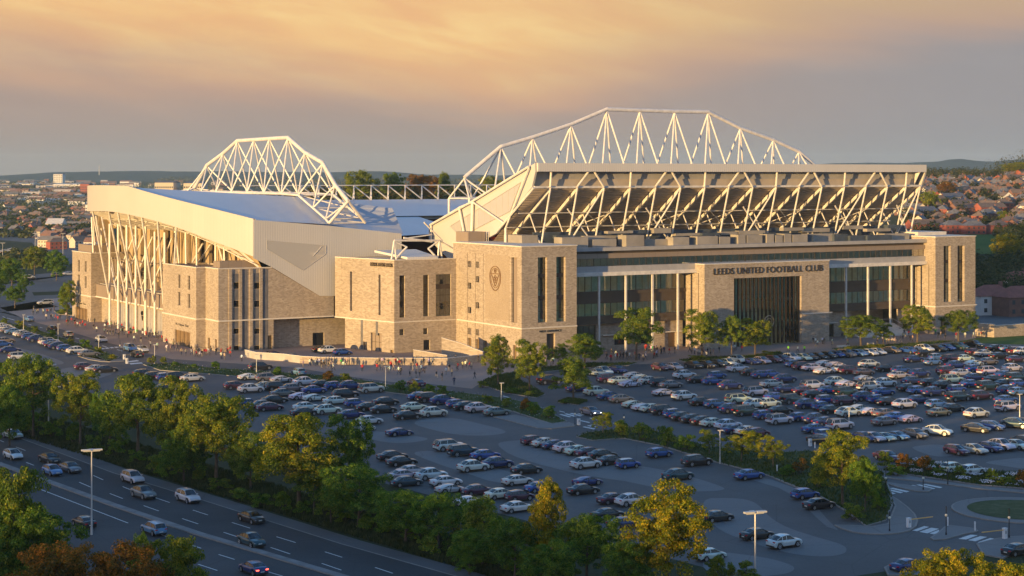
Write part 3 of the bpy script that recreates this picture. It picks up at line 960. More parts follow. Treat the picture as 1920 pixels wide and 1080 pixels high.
_zb = []
for x, y in ((474, 481), (437, 466), (396, 451), (360, 436), (325, 424), (295, 415), (266, 407.5), (240, 402), (218.5, 398), (200, 396), (186, 395.5)):
    v_ = ray_arc(x); _zb.append((v_, H - (y - HY) * to_xy(arc_u(v_), v_)[1] / F))
_zb.sort(); _zb.append((164, _zb[-1][1]))
zbot = lambda v_: lerp(v_, _zb)
vs = [52 + 112 * i / 56 for i in range(57)]
m = MB()
for a, b in zip(vs[:-1], vs[1:]):
    for off, r in ((0, 1), (0.5, 0)):
        m.face([(arc_u(a) + off, a, zbot(a)), (arc_u(b) + off, b, zbot(b)), (arc_u(b) + off, b, zroof(arc_u(b), b) + .35), (arc_u(a) + off, a, zroof(arc_u(a), a) + .35)])
    m.face([(arc_u(a), a, zbot(a)), (arc_u(b), b, zbot(b)), (arc_u(b) + .5, b, zbot(b)), (arc_u(a) + .5, a, zbot(a))])
    m.face([(arc_u(a), a, zroof(arc_u(a), a) + .35), (arc_u(b), b, zroof(arc_u(b), b) + .35), (arc_u(b) + .5, b, zroof(arc_u(b), b) + .35), (arc_u(a) + .5, a, zroof(arc_u(a), a) + .35)])
m.build('curved_fascia', ribbed('cream_ribbed_cladding', (0.49, 0.46, 0.42), 0.9, 0.55, 0.0, 0.35, 'y'), ns)
m = MB()
us = [-56.5, -54, -50, -46, -43, -40.5, -36, -30, -25, -21.4, -16, -10, -2]
cols_ = []
for u in us:
    dd = math.sqrt(max(AR * AR - (AR - 57 - u) ** 2, 0))
    lo, hi = max(52.05, AC - dd), min(164, AC + dd)
    b = min(max(vb(u), lo + 0.01), hi)
    row = [lo + (b - lo) * k / 6 for k in range(7)] + [b + (hi - b) * k / 4 for k in range(1, 5)]
    cols_.append([(u + .3, v_, zroof(u, v_)) for v_ in row])
for A_, B_ in zip(cols_[:-1], cols_[1:]):
    for i in range(10): m.face([A_[i], B_[i], B_[i + 1], A_[i + 1]])
m.build('roof', ROOF, ns)
# soffit with rafters, falling inwards
ui = lambda v_: -37.0
m = MB()
for a, b in zip(vs[:-1], vs[1:]):
    m.face([(arc_u(a) + .5, a, zbot(a) + .1), (arc_u(b) + .5, b, zbot(b) + .1), (ui(b), b, zbot(b) - 5.0), (ui(a), a, zbot(a) - 5.0)])
m.build('soffit', mat('gold_soffit', (0.42, 0.31, 0.17), 0.6, var=0.15), ns)
m = MB()
for k in range(27):
    v_ = 56 + k * 4.0
    m.beam((arc_u(v_) + .8, v_, zbot(v_) - .25), (ui(v_), v_ - 3, zbot(v_) - 5.3), 0.35, 0.5)
for t in (0.33, 0.66):
    for a, b in zip(vs[::4][:-1], vs[::4][1:]):
        pa = (arc_u(a) + (ui(a) - arc_u(a)) * t, a, zbot(a) - 5 * t - .5); pb = (arc_u(b) + (ui(b) - arc_u(b)) * t, b, zbot(b) - 5 * t - .5)
        m.tube(pa, pb, 0.12, 6)
m.build('rafters', STEEL, ns)
# blocks
def block(name, u0, u1, v0, v1, zt, holesU=(), holesV=(), dU=0.5):
    m = MB()
    wall(m, UF(u0), v0, v1, 0, zt, holesU, dU)
    wall(m, VF(v0), u0, u1, 0, zt, holesV, 0.5)
    wall(m, Fr((u1, v0), (u1, v1), (-1, 0)), 0, v1 - v0, 0, zt)
    wall(m, Fr((u0, v1), (u1, v1), (0, -1)), 0, u1 - u0, 0, zt)
    m.face([(u0 + .3, v0 + .3, zt - .4), (u1, v0 + .3, zt - .4), (u1, v1, zt - .4), (u0 + .3, v1, zt - .4)])
    m.build(name, STONE, ns)
    m = MB()
    m.box((u0 - .1, v0 - .1, zt), (u0 + .35, v1 + .1, zt + .2)); m.box((u0 + .36, v0 - .1, zt), (u1, v0 + .35, zt + .2))
    m.build('coping', COPING, ns)


z4 = lambda X, Y: (100 + X / 3.375, 380 + Y / 3.375)
def z4r(fr, x0, x1, y0, y1):
    a, b = z4(x0, y0), z4(x1, y1); return fr.rect(a[0], b[0], a[1], b[1])
fF, fN, fS, f2 = UF(-49.0), UF(-51.3), VF(52.0), UF(-49.0)
hf = [z4r(fF, 155, 167, 362, 435), z4r(fF, 198, 210, 370, 438), z4r(fF, 155, 167, 455, 530), z4r(fF, 198, 210, 465, 540)]
df = [(*z4r(fF, 140, 215, 700, 770)[:2], 0, 3.4)]
block('far_block', -49.0, -30, 146.0, 163.2, 18.8, hf + df, ())
hn = [z4r(fN, 789, 804, 455, 540), z4r(fN, 850, 866, 462, 550), z4r(fN, 788, 804, 565, 650), z4r(fN, 850, 866, 578, 665)]
dn = [(*z4r(fN, 768, 866, 865, 945)[:2], 0, 3.6)]
block('near_block', -51.3, -40, 60.0, 82.3, 18.8, hn + dn, ())
for h in hf: window(ns, fF, *h, 0.4, 1, 2)
for h in hn: window(ns, fN, *h, 0.4, 1, 2)
for fr, h in ((fF, df[0]), (fN, dn[0])): window(ns, fr, *h, 0.45, 4, 1, BRONZE, name='door')
text_mesh(ns, fF, df[0][1] - .5, df[0][0] + 1, 4.3, 4.9, 'N. Upper Tier', BLACKM, proud=.05)
text_mesh(ns, fN, dn[0][1] - .8, dn[0][0] + .8, 4.6, 5.3, 'N. Upper Tier', BLACKM, proud=.05)
# south face block with windows, sloping top under the cladding
sw = []
for x0, x1 in ((1140, 1177), (1270, 1307)):
    for y0, y1 in ((505, 545), (620, 660), (797, 830), (905, 935)): sw.append(z4r(fS, x0, x1, y0, y1))
uq = onv(513, 600, 52)[0]
sd = [(*z4r(fS, 1350, 1385, 890, 940)[:2], 0, 3.2)]
m = MB()
pw = onv(510, 502, 52)[0]
wall(m, fS, -49.0, pw, 7.0, 18.8, [h for h in sw if h[2] > 6.9], 0.5)
zl = 11.75
us_ = [pw + (-20.2 - pw) * k / 12 for k in range(13)]
zd = lambda u: max(18.8 + (zl - 18.8) * (u - pw) / (-23.7 - pw), zl)
for a, b in zip(us_[:-1], us_[1:]): m.face([(a, 52, 7.0), (b, 52, 7.0), (b, 52, zd(b)), (a, 52, zd(a))])
wall(m, fS, -49.0, uq, 0, 7.0, [h for h in sw if h[2] < 6.9] + sd, 0.5)
wall(m, VF(54.5), uq, -14.0, 0, 7.0, [(-24.5, -21.5, 0, 3.0)], 0.5)
wall(m, UF(uq), 52, 54.5, 0, 7.0)
m.face([(uq, 52, 7), (-14, 52, 7), (-14, 54.5, 7), (uq, 54.5, 7)])
wall(m, f2, 52, 60, 0, 18.8, [(53.0, 54.2, 0, 2.8), (57.2, 58.6, 0, 2.8)], 0.4)
m.face([(-49, 52.3, 18.4), (pw, 52.3, 18.4), (pw, 60, 18.4), (-49, 60, 18.4)])
m.build('side_wall', STONE, ns)
for a, b in ((53.0, 54.2), (57.2, 58.6)): window(ns, f2, a, b, 0, 2.8, .35, 1, 1, BRONZE, name='door')
for h in sw: window(ns, fS, *h, 0.45, 1, 1)
window(ns, fS, *sd[0], 0.4, 2, 1, BRONZE, name='door')
m = MB(); fbox(m, VF(54.5), -24.5, -21.5, 0, 3, .4, .45); m.build('door', BLACKM, ns)
m = MB()
m.box((-49.1, 51.9, 18.8), (pw, 52.35, 19.0)); m.box((-49.1, 52.36, 18.8), (-48.65, 60, 19.0)); m.build('coping', COPING, ns)
m = MB()
for X in (1118, 1182, 1250, 1312): 
    a, _ = fS.px(*z4(X, 600)); fbox(m, fS, a - .35, a + .35, 0, 18.7, -0.3, -0.003)
for X in (1118, 1248):
    a0, _ = fS.px(*z4(X + 12, 600)); a1, _ = fS.px(*z4(X + 52, 600))
m.build('pilaster', STONE, ns)
m = MB()
for X, wd in ((1212, .55), (1342, .55)):
    a, _ = fS.px(*z4(X, 600)); fbox(m, fS, a - wd, a + wd, 0.1, 18.6, -0.05, -0.003)
for X0, X1 in ((1140, 1177), (1270, 1307)):
    a0, _ = fS.px(*z4(X0, 600)); a1, _ = fS.px(*z4(X1, 600))
    hs = sorted(h[2:] for h in sw if a0 - .5 < h[0] < a1)
    zz = [0.2] + [q for h in hs for q in h] + [17.8]
    for k in range(0, len(zz), 2):
        if zz[k + 1] - zz[k] > .3: fbox(m, fS, a0, a1, zz[k] + .12, zz[k + 1] - .12, -0.05, -0.003)
m.build('slate_strip', MATS['blue_grey_slate'], ns)
# string courses
m = MB()
fbox(m, fN, 60, 82.5, 6.85, 7.15, -0.14, -0.002); fbox(m, f2, 51.86, 60, 6.85, 7.15, -0.13, -0.002)
fbox(m, fS, -48.99, -20.3, 6.85, 7.15, -0.32, -0.002); fbox(m, fF, 145.9, 163.3, 6.85, 7.15, -0.14, -0.002)
fbox(m, VF(60.0), -51.3, -49.2, 6.85, 7.15, -0.13, -0.002); fbox(m, VF(146.0), -48.9, -46.2, 6.85, 7.15, -0.13, -0.002)
m.build('string_course', COPING, ns)
# pale side cladding over the masonry
fC = VF(51.85)
poly = [onv(x, y, 51.85) for x, y in ((475, 412), (615, 423), (753, 438), (753, 520), (700, 555), (626, 555), (600, 555), (510, 501), (475, 484))]
m = MB(); m.prism([(a, 51.85, z) for a, z in poly], (0, 0.1, 0)); m.build('side_cladding', CLADG, ns)
wp = [fC.px(x, y) for x, y in ((500, 451), (611, 460), (611, 476), (567.6, 507), (500.6, 467))]
m = MB(); m.prism([fC(a, z, -0.05) for a, z in wp], (0, 0.04, 0)); g = m.build('side_window', GLASSP, ns)
m = MB()
for i in range(5): m.tube(fC(*wp[i], -0.07), fC(*wp[(i + 1) % 5], -0.07), 0.035, 6)
m.tube(fC(*fC.px(587, 480), -.1), fC(*fC.px(603, 462), -.1), .07, 6)
m.build('frame', CLADG, g)
# recessed turnstile front
m = MB()
fw = UF(-46.0)
dh = []
for x in (228, 245, 263, 281, 299):
    a0 = fw.px(x - 6, 600)[0]; a1 = fw.px(x + 5.5, 600)[0]; dh.append((a1, a0, 0, 6.2))
wall(m, fw, 82.3, 146, 0, 7.2, dh, 0.4)
m.build('turnstile_wall', STONE, ns)
for h in dh: window(ns, fw, *h, 0.3, 2, 1, GREYM, fm=GREYM, name='door', bar=.12)
m = MB(); fbox(m, fw, 82.4, 145.9, 7.2, 10.4, -1.6, 0.5); m.build('bronze_band', TAN, ns)
m = MB(); fbox(m, fw, 82.4, 145.9, 6.85, 7.19, -1.75, -0.01); m.build('string_course', COPING, ns)
m = MB()     # small crest on a door
disc(m, fw, fw.px(266, 580)[0], 4.6, .55, .1, -0.1, 0.25, 12); m.prism([fw(fw.px(266, 580)[0] + s_, z_, 0.2) for s_, z_ in ((-.5, 3.9), (.5, 3.9), (0, 2.6))], (-.15, 0, 0))
m.build('emblem', BLACKM, ns)
# inner wall of vertical panels with dark sheets painted as the shade of openings
m = MB()
fi = UF(-38.5)
v_ = 62.0; k = 0
r3 = random.Random(9)
PAN = MB(); DRK = MB()
while v_ < 158:
    wd = r3.choice((1.2, 1.8, 2.6)); 
    if k % 3 == 2: fbox(DRK, fi, v_, v_ + wd * 1.7, 12, 26, 0.9, 1.0); v_ += wd * 1.7
    else: fbox(PAN, fi, v_, v_ + wd, r3.choice((10, 12, 14)), 26, -r3.uniform(0, .8), 0.5); v_ += wd
    k += 1
PAN.build('inner_panels', mat('ochre_panel', (0.40, 0.30, 0.18), 0.6, var=0.15), ns)
DRK.build('inner_openings', DARKIN, ns)  # solid sheets, the darkness inside put into their colour
m = MB(); fbox(m, UF(-37.2), 60, 160, 0, 31, 0, .3); m.box((-41.5, 163.3, 0), (-37, 163.8, 30)); m.build('inner_wall', mat('ochre_wall', (0.33, 0.25, 0.15), 0.7), ns)
m = MB()
v_ = 84
while v_ < 146:
    h = r3.uniform(10.5, 18); fbox(m, UF(-43.5), v_, v_ + r3.uniform(.3, 1.0), r3.uniform(8, 11), h, 0, .5); v_ += r3.uniform(1.0, 2.2)
for z in (13.5, 17.2): m.tube((-43.6, 83, z), (-43.6, 146, z), .09, 6)
m.build('screen_fins', TAN, ns)
m = MB(); m.box((-46.5, 82.3, 10.41), (-37.3, 146, 10.6)); m.build('terrace', CONC, ns)


colv = [(206, 171), (222, 186), (238, 201), (255, 218), (273, 238), (290.5, 263), (309, 292.6), (325, 328)]
for xb, xt in colv:
    vbm, _ = onu(xb, 560, -48.9)
    vt = ray_arc(xt)
    if xb < 320:
        m = MB(); m.tube((-48.9, vbm, 0), (-48.9, vbm, 27.3 if vbm > 95 else 26.2), 0.34, 10); m.build('column', STEEL, ns)
        m = MB(); m.tube((-48.9, vbm, zbot(vbm) - 2.6), (-38, vbm, zbot(vbm) - 5.2), 0.3, 8); m.build('knee_beam', STEEL, ns)
    m = MB(); m.tube((-49.2, vbm, 8.6), (arc_u(vt) + .4, vt, zbot(vt)), 0.26, 8); m.build('strut', STEEL, ns)
for xb in (214, 230, 247, 264, 282):
    vbm, _ = onu(xb, 560, -44.0)
    m = MB(); m.tube((-44, vbm, 10.5), (-40, vbm - 5, 24), 0.2, 8); m.tube((-44, vbm, 13), (-43, vbm + 6, 19), 0.15, 6); m.build('brace', STEEL, ns)
for (xa, ya, xb, yb, u) in ((172, 404, 175, 476, -48), (174, 404, 179, 477, -46.5), (180, 402, 190, 476, -47), (184, 420, 192, 478, -44), (190, 425, 190.5, 476, -46),
                            (327.5, 424, 330.5, 496, -50), (329, 424, 336, 496, -48.5), (348, 432, 349, 499, -49.5), (368.5, 438, 369, 500, -49.5), (404, 452, 404.5, 492, -46), (408, 452, 418.5, 492, -45.5), (420, 457, 421, 492, -46),
                            (356, 498, 380, 457, -46), (362, 440, 362.5, 492, -43), (395, 455, 372, 492, -44)):
    fr = UF(u + 4 if xa > 320 else u); m = MB(); m.tube(fr(*fr.px(xa, ya + 3)), fr(*fr.px(xb, yb)), 0.24, 8); m.build('strut', STEEL, ns)
for (a, b) in (((-47.5, 55.0, 18.41), (-38, 59.0, 20.4)), ((-47.5, 150, 18.41), (-40, 162.5, 20.9))):
    m = MB(); m.box(a, b); m.build('roof_hatch', TAN, ns)
# end truss
TU, TUa, TUb = -17.5, -21.6, -12.2
topn = [onu(x, y, TU) for x, y in ((365, 352), (388, 310), (418, 288), (445, 264), (476, 262), (505, 260), (540, 258), (572, 286), (605, 305), (628, 346), (653, 377))]
m = MB()
for p, q in zip(topn[:-1], topn[1:]): m.tube((TU, p[0], p[1]), (TU, q[0], q[1]), 0.5, 12)
foot = (51.5, 28.9)
for u in (TUa, TUb): m.tube((TU, *topn[-1]), (u, *foot), 0.38, 10)
m.build('top_chord', STEEL, ns)
vbe = vb(TUa)
botn = [(topn[0][0] + 3, 35.6)] + [((topn[i][0] + topn[i + 1][0]) / 2, 35.6) for i in range(10)]
botn = [(v_, 35.6 if v_ > 70 else 29.2 + (v_ - 51.5) / 18.5 * 6.4) for v_, _ in botn] + [foot]
m = MB()
for u in (TUa, TUb):
    for p, q in zip(botn[:-1], botn[1:]): m.tube((u, *p), (u, *q), 0.3, 10)
for p, q in zip(botn[:-1], botn[1:]):
    m.tube((TUa, *q), (TUb, *q), 0.17, 6); m.tube((TUa, *p), (TUb, *q), 0.14, 6)
m.build('bottom_chord', STEEL, ns)
for i, p in enumerate(topn):
    for u in (TUa, TUb):
        for b in (botn[i], botn[i + 1]):
            m = MB(); m.tube((TU, p[0], p[1] - .2), (u, *b), 0.21, 8); m.build('truss_member', STEEL, ns)

# ================================================================ FAR STAND AND CORNER ROOF
es = stadium_part_root('far_stand', 'far side stand with flat blue grey roof and zigzag white truss along it', 'stadium stand')
m = MB()
m.add([(0, 150, 32.7), (132, 150, 32.7), (132, 112, 28.8), (0, 112, 28.8)], [(0, 1, 2, 3)])
m.add([(0, 150, 32.7), (132, 150, 32.7), (132, 168, 32.6), (0, 168, 32.6)], [(0, 1, 2, 3)])
m.build('roof', ROOF, es)
m = MB(); m.box((0, 165, 0), (132, 168, 32.5)); m.box((0, 113, 27.8), (132, 113.4, 28.7)); m.build('wall', CONC, es)
m = MB()
m.tube((-4, 150, 37.2), (132, 150, 37.2), .14, 6); m.build('top_chord', STEEL, es)
for k in range(23):
    u = -2 + k * 5.75
    m = MB()
    m.tube((u, 150, 37.1), (u + 5.6, 150, 33), .2, 6); m.tube((u, 150, 37.1), (u, 150, 32.8), .2, 6); m.tube((u, 150, 37.1), (u - 2.4, 146, 33), .12, 6)
    m.build('truss_member', STEEL, es)
m = MB()
m.add([(0, 118, 14), (132, 118, 14), (132, 164, 27), (0, 164, 27)], [(0, 1, 2, 3)]); m.add([(-1.9, 60, 3), (-1.9, 112, 3), (-14, 112, 22), (-14, 60, 22)], [(0, 1, 2, 3)])
m.build('seating', RED, es)
cr = stadium_part_root('corner_roof', 'low blue glazed roof filling the corner between the end stand and the far stand', 'stadium roof')
m = MB()
m.add([(-2, 104, 31.0), (-2, 150, 32.4), (14, 150, 32.6), (14, 112, 28.6), (6, 100, 27.6)], [(0, 1, 2, 3, 4)])
m.add([(-2, 112, 28.6), (34, 112, 28.6), (34, 84, 25.0), (-2, 78, 24.2)], [(0, 1, 2, 3)])
m.build('glazed_roof', ROOF, cr)
m = MB()
for k in range(6): m.tube((-1.5 + k * 2.6, 104 + (0 if k < 3 else 3), 31.0), (-1.5 + k * 2.6, 150, 33), .1, 6)
m.tube((-1, 90, 30.3), (12, 112, 28.4), .3, 8); m.tube((4, 78, 28.5), (12, 112, 29.5), .25, 8)
m.build('roof_ribs', STEEL, cr)
pt = MB(); pt.face([(-2, 50, .1), (132, 50, .1), (132, 118, .1), (-2, 118, .1)])
o = pt.build('football_pitch', mat('pitch_grass', (0.05, 0.11, 0.03), 0.9)); o.location = (OX, OY, 0); o.rotation_euler = (0, 0, ANG); tag(o, kind='structure')
# ================================================================ GROUND
def asphalt(name, c, var=0.2, patch=0.0, rough=0.75, scale=0.15):
    m = bpy.data.materials.new(name); m.use_nodes = True
    t = NT(m.node_tree); b = m.node_tree.nodes['Principled BSDF']
    tc = t.n('ShaderNodeTexCoord')
    big = t.noise(tc.outputs['Object'], scale * 0.3, 5.0, 0.65)
    fine = t.noise(tc.outputs['Object'], 3.0, 4.0, 0.7)
    f = t.m('ADD', t.m('MULTIPLY', big, 0.65), t.m('MULTIPLY', fine, 0.35))
    col = t.mix(t.ss(f, 0.32, 0.68), tuple(k * (1 - var) for k in c) + (1,), tuple(k * (1 + var) for k in c) + (1,))
    if patch:
        wr = t.noise(tc.outputs['Object'], 0.5, 6.0, 0.75, 1.0)
        st = t.n('ShaderNodeTexVoronoi', feature='DISTANCE_TO_EDGE', _Vector=tc.outputs['Object'], _Scale=0.09)
        col = t.mix(t.m('MULTIPLY', t.m('SUBTRACT', 1.0, t.ss(st.outputs[0], 0.0, 0.012)), 0.35), col, tuple(k * 0.5 for k in c) + (1,))
        col = t.mix(t.m('MULTIPLY', t.ss(wr, 0.60, 0.70), patch), col, tuple(k * 0.55 for k in c) + (1,))
    t.set(b, 'Base Color', col)
    b.inputs['Roughness'].default_value = rough
    b.inputs['Specular IOR Level'].default_value = 0.35
    bn = t.n('ShaderNodeBump', _Strength=0.3, _Distance=0.02)
    t.set(bn, 'Height', fine); t.set(b, 'Normal', bn)
    MATS[name] = m
    return m


ASPH = asphalt('dark_asphalt', (0.084, 0.084, 0.086), 0.22, 0.25)
ASPH2 = asphalt('pale_worn_asphalt', (0.150, 0.151, 0.154), 0.12, 0.35)
ROADM = asphalt('motorway_asphalt', (0.046, 0.048, 0.052), 0.3, 0.3)
SHOULD = asphalt('grey_shoulder', (0.10, 0.10, 0.103), 0.15, 0.8)
PLAZA = asphalt('plaza_paving', (0.27, 0.205, 0.175), 0.16)
FOOT = asphalt('pale_footway', (0.165, 0.162, 0.16), 0.12, 0.25)
KERB = mat('kerb_stone', (0.24, 0.22, 0.20), 0.85)
PAINT = mat('white_road_paint', (0.60, 0.60, 0.58), 0.7, var=0.15, scale=3)


def grassm(name, a, b_, c_, sc1=0.06):
    m = bpy.data.materials.new(name); m.use_nodes = True
    t = NT(m.node_tree); b = m.node_tree.nodes['Principled BSDF']
    tc = t.n('ShaderNodeTexCoord')
    f = t.m('ADD', t.m('MULTIPLY', t.noise(tc.outputs['Object'], sc1, 6.0, 0.65), 0.6), t.m('MULTIPLY', t.noise(tc.outputs['Object'], 1.8, 5.0, 0.75), 0.4))
    t.set(b, 'Base Color', t.ramp(f, [(0.35, a), (0.5, b_), (0.65, c_)]))
    b.inputs['Roughness'].default_value = 0.95
    b.inputs['Specular IOR Level'].default_value = 0.1
    bn = t.n('ShaderNodeBump', _Strength=0.8, _Distance=0.15)
    t.set(bn, 'Height', t.noise(tc.outputs['Object'], 1.2, 6.0, 0.8)); t.set(b, 'Normal', bn)
    MATS[name] = m
    return m


GRASS = grassm('rough_grass', (0.020, 0.040, 0.012), (0.045, 0.070, 0.022), (0.085, 0.090, 0.038))
LAWN = grassm('lawn', (0.045, 0.095, 0.018), (0.075, 0.13, 0.025), (0.11, 0.15, 0.035), 0.03)
BED = grassm('planting_bed', (0.030, 0.050, 0.016), (0.055, 0.085, 0.024), (0.10, 0.11, 0.05), 0.2)
LAND = grassm('countryside', (0.022, 0.034, 0.016), (0.045, 0.055, 0.026), (0.09, 0.085, 0.05), 0.006)


def smooth(a, b, x):
    t = min(max((x - a) / (b - a), 0), 1); return t * t * (3 - 2 * t)


def height(X, Y):
    h = 0.0
    if Y > 10:
        k = X / Y
        # hillside town to the right
        m_ = smooth(0.165, 0.235, k)
        prof = lerp(Y, [(0, 0), (540, 0), (640, 0.5), (730, 9), (770, 13.2), (810, 14), (900, 20.7), (1000, 27.0), (1150, 32.0), (1320, 36.5), (1700, 33), (2400, 14), (3200, 0), (20000, 0)])
        h += m_ * prof
        h += smooth(0.275, 0.31, k) * smooth(1000, 1250, Y) * (1 - smooth(1500, 2200, Y)) * 10
        h += smooth(2300, 2900, Y) * (1 - smooth(3200, 3900, Y)) * 12 * smooth(-0.17, -0.27, -abs(k + 0.29) - 0.0) if False else 0
        # low tree covered ridge on the left
        h += smooth(1900, 2700, Y) * (1 - smooth(2900, 3600, Y)) * 17 * (1 - smooth(-0.262, -0.215, k))
        h += smooth(3000, 4200, Y) * 26 * (1 - smooth(4300, 5000, Y))
    if Y > 10: h += 24 * smooth(630, 730, Y) * (1 - smooth(1100, 1600, Y)) * smooth(-.17, -.135, X / Y) * (1 - smooth(.0, .03, X / Y))
    # unseen ridge behind the camera, added towards the sun to shade the foreground
    t = SD.x * X + SD.y * Y
    s_ = -SD.y * X + SD.x * Y
    rg = 36.5 + 0.7 * math.sin(s_ * 0.021) + 0.5 * math.sin(s_ * 0.057 + 1)
    h += rg * smooth(250, 330, t) * (1 - smooth(370, 520, t))
    return h


# ground sheet with relief
def axis(a, b, st): return [a + (b - a) * i / int(round((b - a) / st)) for i in range(int(round((b - a) / st)) + 1)]
xs = axis(-3400, -900, 250)[:-1] + axis(-900, 900, 30) + axis(900, 3400, 250)[1:]
ys = axis(-900, -100, 25)[:-1] + axis(-100, 500, 100)[:-1] + axis(500, 1600, 25)[:-1] + axis(1600, 5200, 90)
vsg = [(x, y, height(x, y)) for y in ys for x in xs]
nx = len(xs)
fs = [(j * nx + i, j * nx + i + 1, (j + 1) * nx + i + 1, (j + 1) * nx + i) for j in range(len(ys) - 1) for i in range(nx - 1)]
g = MB(); g.add(vsg, fs)
tag(g.build('ground', LAND, smooth=True), kind='structure')

# far blue ridges (beyond the town)
def ridge(name, Y, pts, depth, m):
    g = MB()
    rr = random.Random(len(name))
    n = 120
    x0, x1 = pts[0][0], pts[-1][0]
    rows = []
    for j, (dy, sc_) in enumerate(((-depth, 0.0), (-depth * 0.55, 0.62), (0, 1.0), (depth, 0.0))):
        row = []
        for i in range(n + 1):
            px = x0 + (x1 - x0) * i / n
            py = lerp(px, pts) + math.sin(i * 0.9) * 0.35 + rr.uniform(-.35, .35)
            z = H - (py - HY) * Y / F
            row.append(((px - 960) / F * (Y + dy) * (1 if dy <= 0 else 1), Y + dy, z * sc_ + (rr.uniform(-6, 6) if 0 < sc_ < 1 else 0)))
        rows.append(row)
    flat = [p for r in rows for p in r]
    k = n + 1
    g.add(flat, [(j * k + i, j * k + i + 1, (j + 1) * k + i + 1, (j + 1) * k + i) for j in range(3) for i in range(n)])
    tag(g.build(name, m, smooth=True), kind='structure')


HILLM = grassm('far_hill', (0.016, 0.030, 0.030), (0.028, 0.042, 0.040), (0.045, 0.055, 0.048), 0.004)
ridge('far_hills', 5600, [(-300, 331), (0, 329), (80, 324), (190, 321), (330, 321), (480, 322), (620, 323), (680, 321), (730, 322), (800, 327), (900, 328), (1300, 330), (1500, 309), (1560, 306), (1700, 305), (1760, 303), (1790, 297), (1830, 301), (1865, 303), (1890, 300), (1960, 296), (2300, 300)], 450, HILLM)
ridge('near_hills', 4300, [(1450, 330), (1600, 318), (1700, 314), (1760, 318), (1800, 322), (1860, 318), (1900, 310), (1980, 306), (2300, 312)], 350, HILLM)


def sheet(name, pts, z, m, kerb=None, kh=0.12, uvpts=False, kw=0.22, smoothpts=0):
    """flat area from its outline; with kerb: raised bed with a kerb stone edge"""
    P = [to_xy(*p) for p in pts] if uvpts else [world(*p) for p in pts]
    for _ in range(smoothpts):
        Q = []
        for i in range(len(P)):
            a, b = P[i], P[(i + 1) % len(P)]
            Q += [(a[0] * .75 + b[0] * .25, a[1] * .75 + b[1] * .25), (a[0] * .25 + b[0] * .75, a[1] * .25 + b[1] * .75)]
        P = Q
    ar = sum(P[i][0] * P[(i + 1) % len(P)][1] - P[(i + 1) % len(P)][0] * P[i][1] for i in range(len(P)))
    if ar < 0: P = P[::-1]
    g = MB()
    top = z + (kh if kerb else 0)
    g.face([(x, y, top - (0.015 if kerb else 0)) for x, y in P])
    o = g.build(name, m); tag(o, kind='structure')
    if kerb:
        k = MB(); n = len(P)
        inn = []
        for i in range(n):
            p0, p1, p2 = Vector(P[i - 1]), Vector(P[i]), Vector(P[(i + 1) % n])
            d1, d2 = (p1 - p0), (p2 - p1)
            if d1.length < 1e-6 or d2.length < 1e-6: inn.append(P[i]); continue
            d1.normalize(); d2.normalize()
            nn = Vector((-d1.y - d2.y, d1.x + d2.x))
            if nn.length < 1e-4: nn = Vector((-d1.y, d1.x))
            nn.normalize()
            inn.append((P[i][0] + nn.x * kw, P[i][1] + nn.y * kw))
        for i in range(n):
            j = (i + 1) % n
            k.face([(*P[i], z - .05), (*P[j], z - .05), (*P[j], top), (*P[i], top)])
            k.face([(*P[i], top), (*P[j], top), (*inn[j], top), (*inn[i], top)])
        kk = k.build('kerb', kerb, o)
    return o


E_ = 0.004
# whole paved precinct
sheet('car_park', [(-150, 260), (-101, 250), (-100, 60), (-97, -60), (-93, -120), (-88, -171), (-86, -190), (260, -190), (260, 40), (150, 40), (-15, 12), (-60, 60), (-60, 260)], 0.012, ASPH, uvpts=True)
sheet('car_park', [(-61, 59.9), (-61, 260), (-25, 260), (-25, 59.9)], 0.012, ASPH, uvpts=True)
sheet('car_park', [(-15, 12.0), (-60, 60), (-25, 60), (0, 40), (140, 40), (140, 30)], 0.012 - E_, ASPH, uvpts=True)
sheet('plaza', [(0, 577), (17, 585), (50, 600), (117, 618), (200, 642), (320, 673), (417, 680), (480, 684), (560, 690), (645, 705), (740, 717), (815, 721), (885, 729), (905, 716), (960, 700), (1020, 690), (1100, 681), (1200, 683), (1330, 677), (1480, 668), (1560, 660), (1700, 650), (1830, 638), (1830, 618), (1320, 600), (900, 600), (640, 622), (400, 600), (180, 570), (110, 558)], 0.016 + E_, PLAZA)
PADS = []
def zc(x0, y0, s, L): return [(x0 + a / s, y0 + b / s) for a, b in L]
